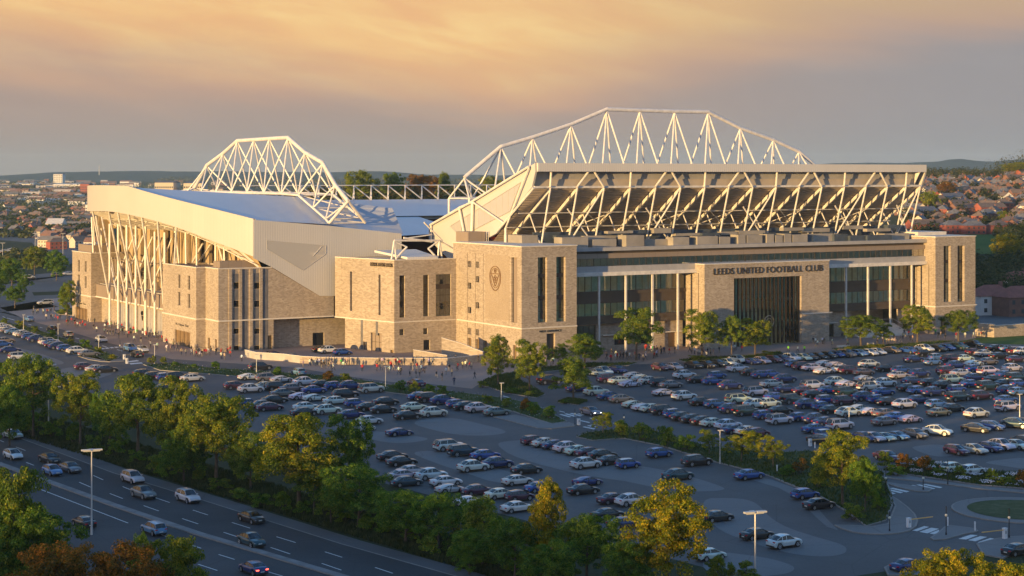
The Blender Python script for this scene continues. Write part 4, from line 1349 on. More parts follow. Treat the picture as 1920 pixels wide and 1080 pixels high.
for L in (zc(400, 640, 3.375, [(1210, 510), (1500, 478), (1680, 520), (1862, 565), (1830, 590), (1640, 602), (1450, 580)]),
          zc(400, 640, 3.375, [(960, 560), (1150, 585), (1375, 612), (1330, 632), (1200, 647), (1080, 640), (960, 610)]),
          zc(400, 640, 3.375, [(1228, 700), (1440, 690), (1700, 780), (1960, 850), (2100, 900), (1800, 905), (1600, 835), (1400, 770)]),
          zc(600, 800, 3, [(985, 100), (1040, 82), (1180, 75), (1420, 120), (1920, 260), (2000, 330), (1560, 295), (1100, 180)]),
          zc(1160, 820, 4, [(-100, 205), (200, 215), (560, 300), (770, 368), (805, 392), (700, 408), (400, 405), (0, 320), (-200, 280)]),
          zc(1160, 820, 4, [(600, 460), (840, 455), (980, 470), (1060, 515), (1130, 600), (1260, 680), (1500, 755), (1690, 808), (1716, 850), (1680, 880), (1550, 900), (1300, 880), (1000, 795), (700, 680)]),
          zc(1160, 820, 4, [(680, 850), (1100, 900), (1290, 955), (1325, 985), (1290, 1015), (1200, 1035), (900, 1060), (600, 1000)]),
          zc(0, 560, 6, [(50, 520), (400, 600), (690, 700), (728, 725), (690, 742), (560, 748), (250, 720), (120, 690)]),
          zc(0, 560, 6, [(620, 790), (1000, 760), (1300, 765), (1320, 840), (900, 960), (640, 930)]),
          zc(1640, 740, 6.75, [(450, 680), (520, 650), (820, 625), (1020, 690), (1020, 780), (740, 792)]),
          zc(1640, 740, 6.75, [(1350, 862), (1600, 825), (1950, 790), (2000, 960), (1600, 900)]),
          zc(400, 640, 3.375, [(1780, 655), (1960, 620), (2150, 640), (2150, 700), (1900, 690)])):
    PADS.append(1); sheet('parking_pad', L, 0.016 + E_ * (2 + len(PADS) * .25), ASPH2, smoothpts=2)
sheet('footway', zc(1160, 820, 4, [(860, 245), (1000, 290), (1150, 320), (1360, 395), (1440, 470), (1560, 610), (1650, 700), (1560, 670), (1480, 600), (1330, 450), (1200, 380), (900, 290)]), 0.016 + E_ * 2, ASPH2)
# kerbed beds
BEDS = [
    ('planting_bed', [(0, 603), (60, 615), (130, 638), (180, 655), (226, 670), (205, 679), (150, 668), (110, 655), (60, 634), (0, 620)], BED),
    ('planting_bed', [(268, 684), (330, 681), (400, 691), (470, 695), (560, 701), (640, 707), (730, 722), (850, 735), (930, 745), (1000, 757), (1064, 791), (1035, 796), (960, 772), (880, 753), (780, 743), (725, 736), (640, 724), (560, 713), (450, 707), (380, 701), (300, 695)], BED),
    ('planting_bed', [(895, 720), (930, 704), (958, 700), (985, 718), (1023, 740), (1007, 747), (950, 738)], BED),
    ('planting_bed', [(1046, 755), (1066, 748), (1102, 753), (1085, 760)], BED),
    ('planting_bed', [(1080, 820), (1100, 812), (1150, 806), (1200, 800), (1330, 838), (1450, 850), (1520, 846), (1600, 862), (1655, 885), (1672, 925), (1674, 950), (1661, 978), (1624, 988), (1583, 958), (1540, 934), (1440, 893), (1340, 867), (1240, 837), (1170, 823), (1110, 827)], GRASS),
    ('flower_bed', [(1656, 884), (1700, 862), (1760, 868), (1850, 884), (1990, 895), (1990, 921), (1920, 917), (1830, 910), (1740, 896)], BED),
    ('planting_bed', [(1010, 690), (1100, 681), (1195, 681), (1180, 686), (1090, 691), (1000, 700), (955, 706), (960, 699)], BED),
    ('planting_bed', [(1272, 676), (1330, 670), (1400, 668), (1462, 660), (1470, 666), (1420, 672), (1350, 678), (1290, 681)], BED),
    ('planting_bed', [(1560, 655), (1600, 651), (1700, 645), (1765, 640), (1790, 641), (1700, 653), (1580, 662)], BED),
    ('planting_bed', [(100, 583), (136, 578), (140, 592), (110, 590)], BED)]
for nm, pts, m_ in BEDS: sheet(nm, pts, 0.03, m_, KERB)
sheet('lawn', [(1790, 642), (1832, 634), (1990, 622), (2200, 615), (2200, 650), (1990, 648), (1900, 646)], 0.04, LAWN)
sheet('lawn', [(1832, 632), (1832, 622), (2200, 600), (2200, 614), (1990, 621)], 0.05, LAWN)
sheet('footway', zc(1520, 820, 4.155, [(560, 262), (700, 290), (900, 335), (1300, 385), (1700, 420), (2100, 450), (2100, 470), (1700, 443), (1300, 405), (900, 352), (560, 318)]), 0.03, FOOT, KERB)
sheet('footway', zc(1520, 820, 4.155, [(600, 445), (680, 490), (760, 550), (815, 605), (838, 655), (825, 700), (770, 735), (680, 755), (560, 762), (430, 758), (330, 745), (235, 715), (185, 690), (330, 692), (480, 702), (600, 680), (655, 540)]), 0.036, FOOT, KERB)
sheet('traffic_island', zc(1520, 820, 4.155, [(930, 790), (985, 755), (1040, 705), (1085, 692), (1290, 718), (1308, 738), (1280, 748), (1200, 760), (1060, 800), (960, 808)]), 0.03, FOOT, KERB)
sheet('traffic_island', zc(1520, 820, 4.155, [(548, 350), (800, 385), (930, 402), (948, 412), (920, 430), (830, 428), (700, 400)]), 0.034, FOOT, KERB)
sheet('footway', zc(1520, 820, 4.155, [(1290, 835), (1450, 795), (1560, 780), (1662, 775), (1900, 770), (1900, 840), (1662, 862), (1600, 880), (1560, 925), (1500, 947), (1340, 920)]), 0.03, FOOT, KERB)
sheet('footway', zc(1520, 820, 4.155, [(570, 1020), (640, 990), (760, 975), (900, 1010), (900, 1080), (600, 1080)]), 0.03, FOOT, KERB)
cx, cy = world(1915, 957)
cx, cy = (1915 - 960) / F * 208, 208.0
rp = [(cx + 8.15 * math.cos(t * .157), cy + 8.15 * math.sin(t * .157)) for t in range(40)]
o = sheet('roundabout', [to_uv(*p) for p in rp], 0.03, FOOT, KERB, uvpts=True)
rp = [(cx + 6.3 * math.cos(t * .157), cy + 6.3 * math.sin(t * .157)) for t in range(40)]
sheet('roundabout_grass', [to_uv(*p) for p in rp], 0.17, grassm('pale_grass', (0.05, 0.07, 0.03), (0.08, 0.1, 0.045), (0.13, 0.14, 0.08), .5), uvpts=True)
# left entrance pavement
sheet('footway', zc(0, 560, 6, [(880, 650), (1100, 655), (1190, 700), (1330, 690), (1400, 695), (1400, 706), (1240, 715), (1150, 712), (1000, 690)]), 0.03, FOOT, KERB)
sheet('footway', zc(900, 640, 6, [(150, 855), (400, 835), (780, 925), (1000, 920), (1080, 945), (1060, 960), (800, 990), (650, 985), (400, 920)]), 0.03, FOOT, KERB)

# motorway
Z = lambda L: [world(*zc(0, 780, 3, [p])[0]) for p in L]
ref = [world(x, y) for x, y in ((33, 820), (213, 887), (380, 938), (640, 1020), (853, 1080))]
def ext(P, a=160, b=140):
    P = [Vector(p) for p in P]
    d0 = (P[0] - P[1]).normalized(); d1 = (P[-1] - P[-2]).normalized()
    return [P[0] + d0 * a] + P + [P[-1] + d1 * b]
lin = ext(ref)
# straighten a little: offset curves of one alignment
def off(P, dd):
    out_ = []
    for i, p in enumerate(P):
        d_ = (P[min(i + 1, len(P) - 1)] - P[max(i - 1, 0)]).normalized()
        out_.append(Vector((p.x + d_.y * dd, p.y - d_.x * dd)))
    return out_
def strip(name, P, a, b, z, m, kind=True):
    A_, B_ = off(P, a), off(P, b)
    g = MB()
    for i in range(len(P) - 1): g.face([(*A_[i], z), (*A_[i + 1], z), (*B_[i + 1], z), (*B_[i], z)])
    o = g.build(name, m)
    if kind: tag(o, kind='structure')
    return o
# which side is the carriageway (towards the camera)?
sg = 1 if off(lin, 1)[2].y < lin[2].y else -1
strip('hard_shoulder', lin, -2.6 * sg, 0.0, 0.02, SHOULD)
strip('motorway', lin, 0.0, 31.0 * sg, 0.016, ROADM)
strip('motorway_edge', lin, -0.12 * sg, 0.12 * sg, 0.026, KERB)
med = ext([world(*p) for p in ((67, 892), (220, 947), (377, 1000), (640, 1078))])
o = strip('median_strip', med, 0.0, 1.05 * sg, 0.16, mat('median_concrete', (0.20, 0.195, 0.19), 0.9, var=0.2, scale=.5))
g = MB(); A_, B_ = off(med, 0), off(med, 1.05 * sg)
for i in range(len(med) - 1):
    g.face([(*A_[i], 0), (*A_[i + 1], 0), (*A_[i + 1], .16), (*A_[i], .16)]); g.face([(*B_[i], 0), (*B_[i + 1], 0), (*B_[i + 1], .16), (*B_[i], .16)])
g.build('kerb', KERB, o)
g = MB()
def dash(a, b, w_=0.16, z=0.024, s=3, x0=0, y0=780):
    p, q = Vector(world(*zc(x0, y0, s, [a])[0])), Vector(world(*zc(x0, y0, s, [b])[0]))
    d_ = (q - p).normalized(); n_ = Vector((-d_.y, d_.x)) * w_ / 2
    g.face([(*(p - n_), z), (*(q - n_), z), (*(q + n_), z), (*(p + n_), z)])
for a, b in (((90, 175), (143, 195)), ((525, 335), (580, 360)), ((873, 460), (955, 488)), ((1085, 530), (1170, 558)), ((1305, 600), (1407, 632)), ((1555, 680), (1663, 713)), ((1828, 765), (1925, 796)),
             ((0, 138), (22, 147)), ((690, 398), (745, 420)), ((2110, 853), (2210, 886)), ((345, 278), (385, 293)), ((148, 262), (190, 278)), ((305, 320), (345, 338)), ((445, 373), (512, 402)), ((618, 437), (690, 465)), ((808, 505), (893, 535)), ((1025, 578), (1115, 608)), ((1258, 655), (1340, 682)), ((1522, 740), (1632, 777)), ((1810, 830), (1920, 868)),
             ((180, 395), (720, 603)), ((1500, 875), (1590, 902)), ((1230, 780), (1320, 808)), ((1115, 835), (1222, 870)), ((800, 632), (1130, 745)), ((0, 330), (60, 352))):
    dash(a, b)
tag(g.build('lane_markings', PAINT), kind='structure')
# street and crossing markings
g = MB()
def poly(pts, z=0.03):
    g.face([(*world(*p), z) for p in pts])
z8 = lambda L: zc(1520, 820, 4.155, L)
for L in ([(790, 728), (885, 693), (922, 700), (830, 733)], [(845, 738), (940, 706), (1000, 714), (910, 750)], [(925, 750), (1000, 722), (1000, 740), (960, 758)],
          [(1150, 793), (1245, 760), (1302, 765), (1210, 798)], [(1225, 803), (1320, 772), (1375, 778), (1285, 812)], [(1300, 820), (1400, 786), (1452, 795), (1330, 824)],
          [(520, 408), (548, 404), (665, 438), (640, 445)], [(560, 404), (590, 400), (722, 430), (700, 437)], [(612, 398), (640, 395), (770, 422), (745, 430)],
          [(770, 376), (800, 373), (905, 402), (890, 405)], [(820, 371), (850, 369), (972, 400), (955, 405)], [(868, 368), (900, 366), (1028, 390), (1005, 397)]):
    poly(z8(L))
z4b = lambda L: zc(900, 640, 6, L)
for L in ([(890, 825), (915, 820), (1030, 850), (1005, 856)], [(945, 818), (975, 813), (1090, 842), (1060, 850)], [(1005, 812), (1035, 808), (1155, 838), (1125, 846)], [(1090, 815), (1115, 812), (1180, 830), (1160, 834)],
          [(895, 783), (955, 797), (955, 803), (890, 789)], [(1130, 888), (1240, 912), (1225, 919), (1120, 895)], [(1235, 860), (1320, 878), (1310, 884), (1230, 866)], [(1500, 918), (1560, 930), (1550, 936), (1495, 924)],
          [(1150, 965), (1180, 960), (1300, 985), (1280, 992)], [(1200, 952), (1230, 946), (1320, 962), (1310, 970)], [(1240, 940), (1300, 938), (1310, 944), (1250, 946)], [(260, 612), (330, 630), (325, 637), (255, 619)], [(600, 722), (695, 742), (690, 749), (600, 730)]):
    poly(z4b(L))
z1 = lambda L: zc(0, 560, 6, L)
for L in ([(1125, 562), (1160, 556), (1185, 565), (1150, 571)], [(1175, 555), (1210, 549), (1235, 560), (1200, 566)], [(1228, 549), (1262, 544), (1288, 556), (1252, 560)], [(1280, 545), (1312, 540), (1340, 550), (1305, 555)], [(1330, 541), (1360, 537), (1390, 547), (1358, 551)],
          [(1150, 528), (1200, 540), (1195, 545), (1145, 533)], [(980, 480), (1025, 488), (1020, 493), (975, 484)], [(850, 440), (892, 450), (888, 455), (845, 445)], [(1320, 572), (1380, 588), (1372, 592), (1315, 577)],
          [(1440, 706), (1540, 692), (1570, 704), (1450, 716)], [(1455, 728), (1590, 718), (1610, 730), (1470, 742)], [(320, 286), (356, 296), (352, 300), (316, 290)], [(80, 216), (165, 240), (160, 244), (78, 220)], [(30, 200), (62, 212), (60, 216), (28, 204)], [(450, 322), (480, 328), (476, 332), (446, 326)]):
    poly(z1(L))
z3 = lambda L: zc(600, 660, 6, L)
for L in ([(1370, 432), (1450, 448), (1445, 453), (1368, 437)], [(1530, 456), (1675, 482), (1665, 488), (1525, 462)], [(-100, 270), (0, 300), (-3, 304), (-103, 274)], [(560, 355), (650, 370), (645, 375), (555, 359)]): poly(z3(L))
tag(g.build('road_markings', PAINT), kind='structure')

# far left roads
sheet('road', [(-60, 540), (0, 532), (60, 523), (135, 515), (160, 520), (150, 545), (60, 548), (70, 565), (110, 575), (40, 582), (-60, 590)], 0.02, ASPH)
sheet('road', [(-60, 500), (20, 490), (70, 470), (60, 455), (0, 450), (-60, 448), (-60, 438), (40, 442), (130, 448), (170, 455), (170, 480), (120, 500), (90, 495), (40, 505), (-60, 518)], 0.02, ASPH)
sheet('road', [(-60, 528), (0, 522), (130, 508), (170, 505), (170, 510), (90, 522), (0, 534), (-60, 542)], 0.02, ASPH)
# ================================================================ CARS
def carmat():
    m = bpy.data.materials.new('car_paint'); m.use_nodes = True
    t = NT(m.node_tree); b = m.node_tree.nodes['Principled BSDF']
    oi = t.n('ShaderNodeObjectInfo')
    tc = t.n('ShaderNodeTexCoord')
    nz = t.noise(tc.outputs['Object'], 2.5, 3.0)
    c = t.mix(t.m('MULTIPLY', nz, 0.22), oi.outputs['Color'], (0.10, 0.09, 0.08, 1))
    t.set(b, 'Base Color', c)
    b.inputs['Roughness'].default_value = 0.32
    b.inputs['Metallic'].default_value = 0.15
    b.inputs['Coat Weight'].default_value = 0.7
    b.inputs['Coat Roughness'].default_value = 0.08
    return m


CARP = carmat()
CGLASS = mat('car_glass', (0.012, 0.014, 0.017), 0.06, 0.0, 0.0, spec=0.9)
TYRE = mat('tyre_rubber', (0.015, 0.015, 0.016), 0.85, var=0.1)
RIM = mat('alloy_rim', (0.58, 0.58, 0.59), 0.35, 0.7, 0.1)
TRIM = mat('black_trim', (0.015, 0.015, 0.016), 0.55, 0, 0.1)
TAIL = mat('tail_lamp_red', (0.45, 0.015, 0.015), 0.25, 0, 0.05)
HEADL = mat('head_lamp_clear', (0.55, 0.57, 0.6), 0.15, 0.3, 0.05)
PLATE = mat('number_plate', (0.65, 0.65, 0.6), 0.5, 0, 0.05)


def emis(name, col, s):
    m = bpy.data.materials.new(name); m.use_nodes = True
    b = m.node_tree.nodes['Principled BSDF']
    b.inputs['Base Color'].default_value = (*col, 1)
    b.inputs['Emission Color'].default_value = (*col, 1)
    b.inputs['Emission Strength'].default_value = s
    return m


LIT = emis('lit_headlamp', (1.0, 0.93, 0.8), 9.0)
LITR = emis('lit_tail_lamp', (1.0, 0.08, 0.05), 1.6)

# side profiles: x from tail (-) to nose (+); (x, belt z, roof z or None)
SHAPES = {
    'sedan': dict(L=4.75, Wd=1.84, low=.20, belt=[(-2.37, .62), (-2.30, .98), (-1.75, 1.04), (-.8, 1.0), (.9, .98), (1.35, .93), (2.1, .80), (2.33, .66), (2.38, .5)], roof=[(-1.75, 1.05), (-1.05, 1.37), (-.25, 1.45), (.35, 1.42), (1.2, 1.0)], wr=.33),
    'coupe_suv': dict(L=4.85, Wd=1.97, low=.28, belt=[(-2.42, .75), (-2.36, 1.12), (-1.8, 1.18), (-.8, 1.14), (.9, 1.12), (1.3, 1.08), (2.1, .98), (2.38, .80), (2.43, .6)], roof=[(-2.05, 1.18), (-1.2, 1.60), (-.3, 1.72), (.35, 1.68), (1.15, 1.14)], wr=.40),
    'estate': dict(L=4.9, Wd=1.92, low=.26, belt=[(-2.44, .7), (-2.40, 1.08), (-1.8, 1.10), (-.8, 1.10), (.9, 1.08), (1.3, 1.05), (2.15, .95), (2.40, .76), (2.45, .55)], roof=[(-2.36, 1.12), (-2.0, 1.62), (-.3, 1.70), (.4, 1.66), (1.2, 1.10)], wr=.38),
    'off_roader': dict(L=4.9, Wd=2.0, low=.30, belt=[(-2.44, .8), (-2.42, 1.18), (-1.8, 1.22), (-.8, 1.20), (1.0, 1.18), (1.3, 1.16), (2.2, 1.08), (2.42, .90), (2.45, .65)], roof=[(-2.40, 1.24), (-2.1, 1.74), (-.3, 1.80), (.5, 1.77), (1.2, 1.20)], wr=.41),
    'hatchback': dict(L=4.25, Wd=1.80, low=.22, belt=[(-2.10, .7), (-2.06, 1.0), (-1.5, 1.05), (-.6, 1.02), (.9, .98), (1.25, .94), (1.9, .80), (2.08, .64), (2.12, .5)], roof=[(-2.0, 1.06), (-1.55, 1.40), (-.3, 1.50), (.3, 1.46), (1.15, 1.0)], wr=.34),
    'small_car': dict(L=3.85, Wd=1.74, low=.22, belt=[(-1.90, .66), (-1.88, .96), (-1.4, 1.0), (-.6, .98), (.75, .96), (1.15, .93), (1.72, .82), (1.90, .66), (1.93, .5)], roof=[(-1.82, 1.0), (-1.55, 1.42), (-.3, 1.46), (.45, 1.43), (.95, .98)], wr=.32),
    'sports_car': dict(L=4.45, Wd=1.92, low=.15, belt=[(-2.20, .60), (-2.15, .86), (-1.6, .94), (-.7, .92), (.8, .84), (1.3, .80), (1.9, .68), (2.18, .54), (2.23, .42)], roof=[(-1.6, .94), (-.7, 1.18), (-.1, 1.24), (.25, 1.22), (1.15, .84)], wr=.36),
}


def make_car(kind, dark_roof=False, white_roof=False):
    S = SHAPES[kind]
    hw = S['Wd'] / 2; lo = S['low']; belt = S['belt']; roof = S['roof']
    x0, x1 = belt[0][0], belt[-1][0]
    ax = (x0 + 0.86 + (0.0 if kind != 'small_car' else -.05), x1 - 0.90)
    st = sorted({*[b[0] for b in belt], *[r[0] for r in roof], -1.2, -.5, .0, .6, *[a + d for a in ax for d in (-S['wr'] - .06, S['wr'] + .06, -.22, .22)]})
    st = [s for i, s in enumerate(st) if i == 0 or s - st[i - 1] > .03]
    def plan(x):         # half width along the length
        t = (x - x0) / (x1 - x0)
        return hw * (1 - .16 * max(0, (t - .78) / .22) ** 2 - .12 * max(0, (.16 - t) / .16) ** 2)
    rows = []
    for x in st:
        zb = lerp(x, belt); w_ = plan(x)
        arch = 0
        for a in ax:
            dd = abs(x - a)
            if dd < S['wr'] + .07: arch = max(arch, math.sqrt(max((S['wr'] + .08) ** 2 - dd * dd, 0)) + S['wr'])
        zl = max(lo, min(arch, zb - .12)) if arch else lo + (.08 if x > x1 - .3 or x < x0 + .3 else 0)
        mid = zl + (zb - zl) * .55
        rows.append([(x, -w_ * .93, zl), (x, -w_, mid), (x, -w_ * .97, zb - .04), (x, -w_ * .86, zb), (x, 0, zb + .045),
                     (x, w_ * .86, zb), (x, w_ * .97, zb - .04), (x, w_, mid), (x, w_ * .93, zl)])
    B = MB()
    n = 9
    B.add([p for r in rows for p in r], [(i * n + j, i * n + j + 1, (i + 1) * n + j + 1, (i + 1) * n + j) for i in range(len(rows) - 1) for j in range(n - 1)] +
          [tuple(range(n)), tuple(reversed(range((len(rows) - 1) * n, len(rows) * n)))])
    # cabin
    cab = [x for x in sorted({*[r[0] for r in roof], -1.0, -.4, .1}) if roof[0][0] <= x <= roof[-1][0]]
    def roofz(x): return lerp(x, roof)
    G = MB(); Rf = MB()
    cr_ = []
    for x in cab:
        zb = lerp(x, belt); zr_ = roofz(x); w_ = plan(x)
        k = max(zr_ - zb, 0.0)
        wt = w_ * .86 - k * .30
        cr_.append([(x, -w_ * .87, zb - .01), (x, -wt - .01, zr_ - .03 if k > .05 else zb), (x, -wt * .75, zr_ + .02 if k > .05 else zb), (x, 0, zr_ + .05), (x, wt * .75, zr_ + .02 if k > .05 else zb), (x, wt + .01, zr_ - .03 if k > .05 else zb), (x, w_ * .87, zb - .01)])
    for i in range(len(cr_) - 1):
        a, b = cr_[i], cr_[i + 1]
        zm = (roofz(cab[i]) + roofz(cab[i + 1])) / 2
        slope_ = abs(roofz(cab[i + 1]) - roofz(cab[i])) / (cab[i + 1] - cab[i])
        for j in range(6):
            q = [a[j], a[j + 1], b[j + 1], b[j]]
            if j in (0, 5): G.face(q)
            elif slope_ > .33: G.face(q)
            else: Rf.face(q)
    # pillars as thin body coloured bars on the glass
    P_ = MB()
    for side in (-1, 1):
        for xx in ((roof[1][0] + .15), (roof[1][0] + roof[3][0]) / 2 + .1):
            zb = lerp(xx, belt); zr_ = roofz(xx); w_ = plan(xx); k = zr_ - zb
            P_.beam((xx, side * (w_ * .875 + .005), zb), (xx + .04, side * (w_ * .86 - k * .30 + .02), zr_ - .03), .07, .03)
        for i in range(len(cab) - 1):     # roof rail line
            a, b = cr_[i], cr_[i + 1]
            j = 1 if side < 0 else 5
            P_.beam(Vector(a[j]) + Vector((0, side * .012, 0)), Vector(b[j]) + Vector((0, side * .012, 0)), .05, .05)
        # mirrors
        xm = roof[-1][0] - .25
        P_.box((xm, side * (hw * .96), lerp(xm, belt)), (xm + .12, side * (hw * .96 + .16), lerp(xm, belt) + .13))
    me = MB(); me.v = B.v[:]; me.f = B.f[:]; me.mi = [0] * len(B.f)
    me.add(P_.v, P_.f, 0)
    # dark sill, bumpers
    for a in (x0 + .02, x1 - .14):
        me.box((a - .04, -hw * .80, lo + .0), (a + .17, hw * .80, lo + .20)); me.mi[-6:] = [1] * 6
    me.box((ax[0] + S['wr'] + .1, -hw * .95, lo - .02), (ax[1] - S['wr'] - .1, hw * .95, lo + .10)); me.mi[-6:] = [1] * 6
    me.box((x0 + .3, -hw * .82, lo - .02), (x1 - .3, hw * .82, lo + .45)); me.mi[-6:] = [1] * 6
    if kind == 'sports_car':
        for side in (-1, 1): me.beam((-.62, side * (hw * 1.0), .35), (-.42, side * (hw * .93), .88), .3, .03); me.mi[-6:] = [1] * 6
    root = me.build(kind, [CARP, TRIM])
    root.data.polygons.foreach_set('use_smooth', [False] * len(root.data.polygons))
    for i in range((len(rows) - 1) * (n - 1)): root.data.polygons[i].use_smooth = True
    G.build('window', CGLASS, root)['fixed'] = 1
    rf = Rf.build('roof', CARP, root, smooth=True)
    if dark_roof: rf.color = (.02, .02, .022, 1); rf['fixed'] = 1
    if white_roof: rf.color = (.75, .74, .72, 1); rf['fixed'] = 1
    wm = None
    for a in ax:
        for side in (-1, 1):
            if wm is None:
                W_ = MB(); r = S['wr']
                W_.tube((0, -.11, 0), (0, .11, 0), r, 20)
                W_.cur = 1
                for s in (-1, 1):
                    k = 14
                    W_.add([(math.cos(2 * math.pi * i / k) * r * .70, s * .118, math.sin(2 * math.pi * i / k) * r * .70) for i in range(k)], [tuple(range(k))])
                W_.cur = 0
                for s in (-1, 1):
                    for q in range(5):
                        t = 2 * math.pi * q / 5
                        W_.add([(math.cos(t + dt) * rr, s * .122, math.sin(t + dt) * rr) for rr, dt in ((r * .25, -.25), (r * .62, -.17), (r * .62, .17 + .3), (r * .25, .25 + .2))], [(0, 1, 2, 3)])
                wo = W_.build('wheel', [TYRE, RIM], root); wm = wo.data
            else:
                wo = bpy.data.objects.new('wheel', wm); C.objects.link(wo); wo.parent = root
            wo.location = (a, side * (hw - .13), S['wr']); wo['fixed'] = 1
    zt = lerp(x0 + .06, belt) - .2; zh = lerp(x1 - .1, belt) - .06
    for side in (-1, 1):
        t = MB(); t.box((x0 - .015, side * hw * .52, zt - .02), (x0 + .22, side * hw * .90, zt + .12)); o = t.build('tail_light', TAIL, root); o['fixed'] = 1
        t = MB(); t.box((x1 - .30, side * hw * .48, zh - .12), (x1 - .045, side * hw * .84, zh + .03)); o = t.build('headlight', HEADL, root); o['fixed'] = 1
    for a, b in ((x0 - .02, x0 + .02), (x1 - .04, x1 + .02)):
        t = MB(); t.box((a, -.26, lo + .28), (b, .26, lo + .40)); o = t.build('number_plate', PLATE, root); o['fixed'] = 1
    KIDS[root.name] = list(root.children)
    return root


PROTO = {
    'suv': make_car('coupe_suv'), 'sed': make_car('sedan'), 'est': make_car('estate'), 'rr': make_car('off_roader', dark_roof=True),
    'hat': make_car('hatchback'), 'mini': make_car('small_car', white_roof=True), 'cp': make_car('sports_car')}
KN = {'suv': 'suv', 'sed': 'saloon', 'est': 'estate', 'rr': 'black-roofed off-roader', 'hat': 'hatchback', 'mini': 'white-roofed hatchback', 'cp': 'sports coupe'}
COLS = {'W': ('white', (.70, .69, .67)), 'S': ('silver', (.50, .51, .53)), 'G': ('grey', (.18, .18, .19)), 'K': ('black', (.018, .017, .018)), 'B': ('bright blue', (.025, .085, .32)),
        'N': ('navy blue', (.018, .035, .15)), 'T': ('dark teal', (.02, .06, .08)), 'P': ('maroon', (.09, .025, .05)), 'C': ('bronze', (.22, .17, .13)), 'L': ('pale blue', (.12, .25, .48))}
HD = {'R': 31, 'F': -59, 'L': 211, 'A': 121, 'D': -34}
CARS = []      # (px, py, type, colour, heading, lot)


def rows_(x0, y0, s, lot, txt):
    for tok in txt.split():
        a = tok.split(',')
        CARS.append((x0 + float(a[0]) / s, y0 + float(a[1]) / s, a[2], a[3], a[4] if len(a) > 4 else 'R', lot))


RL = 'right car park'
rows_(1200, 640, 8, RL, '255,440,hat,P,F 460,430,sed,S,F 760,405,sed,K,F 955,398,sed,K,F 1120,382,hat,K,F 1270,368,sed,W,F 1415,328,suv,W,F 1620,345,cp,N,F 1780,337,sed,S,F '
      '715,565,suv,W 910,628,sed,K 1195,563,mini,B 1130,655,hat,B 1400,723,suv,N 1510,465,suv,W 1710,518,sed,K 1860,557,hat,B 1790,825,rr,W')
rows_(960, 620, 3.856, RL, '905,560,cp,S 975,582,cp,W 1035,592,sed,W 1120,610,est,K 1190,630,mini,B 1260,652,sed,K 1335,668,sed,K 1410,683,sed,K 1480,698,sed,W 1590,718,suv,W 1640,748,sed,N 1730,757,sed,S 1800,772,hat,P '
      '630,472,suv,W 725,503,sed,B 810,522,sed,G 500,445,sed,N 720,378,est,P 800,388,sed,S 875,410,cp,W 905,348,cp,W 960,367,cp,W 1015,387,sed,W 1100,405,est,K 1170,417,sed,G 635,322,suv,W,F 740,307,sed,N,F 592,330,sed,S,F 290,390,rr,K '
      '1120,473,cp,S 1270,505,suv,W 1390,543,sed,K 1490,560,hat,B 1660,530,rr,W 1610,598,suv,N 1715,618,rr,T 1790,565,suv,W')
rows_(1440, 640, 8, RL, '50,320,hat,P,F 170,308,sed,N,F 300,300,suv,W,F 480,290,sed,W,F 630,285,sed,K,F 770,275,sed,K,F 920,262,hat,K,F 1050,247,mini,B,F 1190,242,est,C,F 1380,232,hat,L,F 1530,220,sed,W,F 1650,207,sed,W,F 1870,180,sed,C,F '
      '420,388,mini,L 570,432,est,P 710,448,sed,W 890,495,cp,W 900,380,cp,W 1060,402,cp,W 1150,472,sed,W 1270,492,est,P 1480,518,sed,C 1570,400,suv,W 1810,458,sed,K 80,548,hat,B 300,625,suv,N 720,728,rr,W 1070,668,suv,W 1230,695,cp,W 1500,613,cp,S '
      '960,792,sed,B 1220,832,rr,T 1570,748,rr,W 1810,688,suv,W 100,695,sed,S 310,772,sed,N 170,893,sed,B 420,943,rr,T 590,800,sed,P 730,855,sed,K 910,932,mini,B 640,1013,suv,N 870,1035,hat,B 1200,960,est,P 1500,897,suv,N 1700,930,hat,B 1850,965,sed,K 1780,818,sed,B 60,1000,suv,W')
rows_(1440, 620, 3.856, RL, '110,608,sed,K 0,642,hat,B 110,680,rr,W 260,658,hat,B 375,672,suv,N 440,690,sed,N 550,718,rr,W 370,742,sed,B 440,782,mini,B 610,625,suv,W 690,590,cp,S 770,614,cp,W 870,628,sed,C 870,688,sed,G 1060,668,cp,S 960,655,sed,L 1265,622,sed,C 1540,633,suv,W 480,603,sed,K '
      '370,820,sed,K,D 665,800,sed,N,F 730,802,sed,S,F 810,797,cp,S,F 905,787,cp,L,F 1035,775,sed,G,F 1210,762,suv,W,D 1490,737,sed,K,D 1605,722,hat,B,D 1775,708,suv,T,D 1850,700,sed,K,D')
rows_(1680, 640, 8, RL, '205,185,sed,B,F 440,163,suv,W,F 645,157,sed,K,F 770,142,sed,B,F 960,133,suv,T,F 1190,100,suv,K,F '
      '310,316,sed,N 440,228,sed,K 640,287,mini,L 600,360,hat,L 880,315,est,P 1070,305,sed,W 950,420,suv,N 1220,378,cp,W 1430,355,sed,C 1220,466,hat,B 1440,510,rr,W 1190,210,hat,P 1340,230,sed,S 1560,270,sed,K 1510,150,sed,K 1680,155,mini,L 1830,197,est,P '
      '1925,205,suv,W 1840,318,sed,P 120,485,hat,B 400,545,suv,N 820,500,est,P 890,640,rr,W 1020,530,sed,S 1220,600,sed,N 1690,558,sed,B 1800,462,suv,W 1860,608,rr,T 1180,695,sed,B 1430,735,rr,T 1520,625,sed,K 1680,690,sed,K 1880,690,mini,B 1740,800,suv,N 1890,815,hat,L '
      '90,565,sed,S 300,645,sed,N 565,672,sed,K 750,713,sed,K 240,755,sed,K 380,795,hat,L 620,825,suv,N 960,775,mini,B 990,905,rr,T 1330,880,est,P 380,935,sed,N 190,1013,suv,W 660,1003,hat,L 900,1065,sed,K 1710,938,sed,B 1740,1055,rr,W')
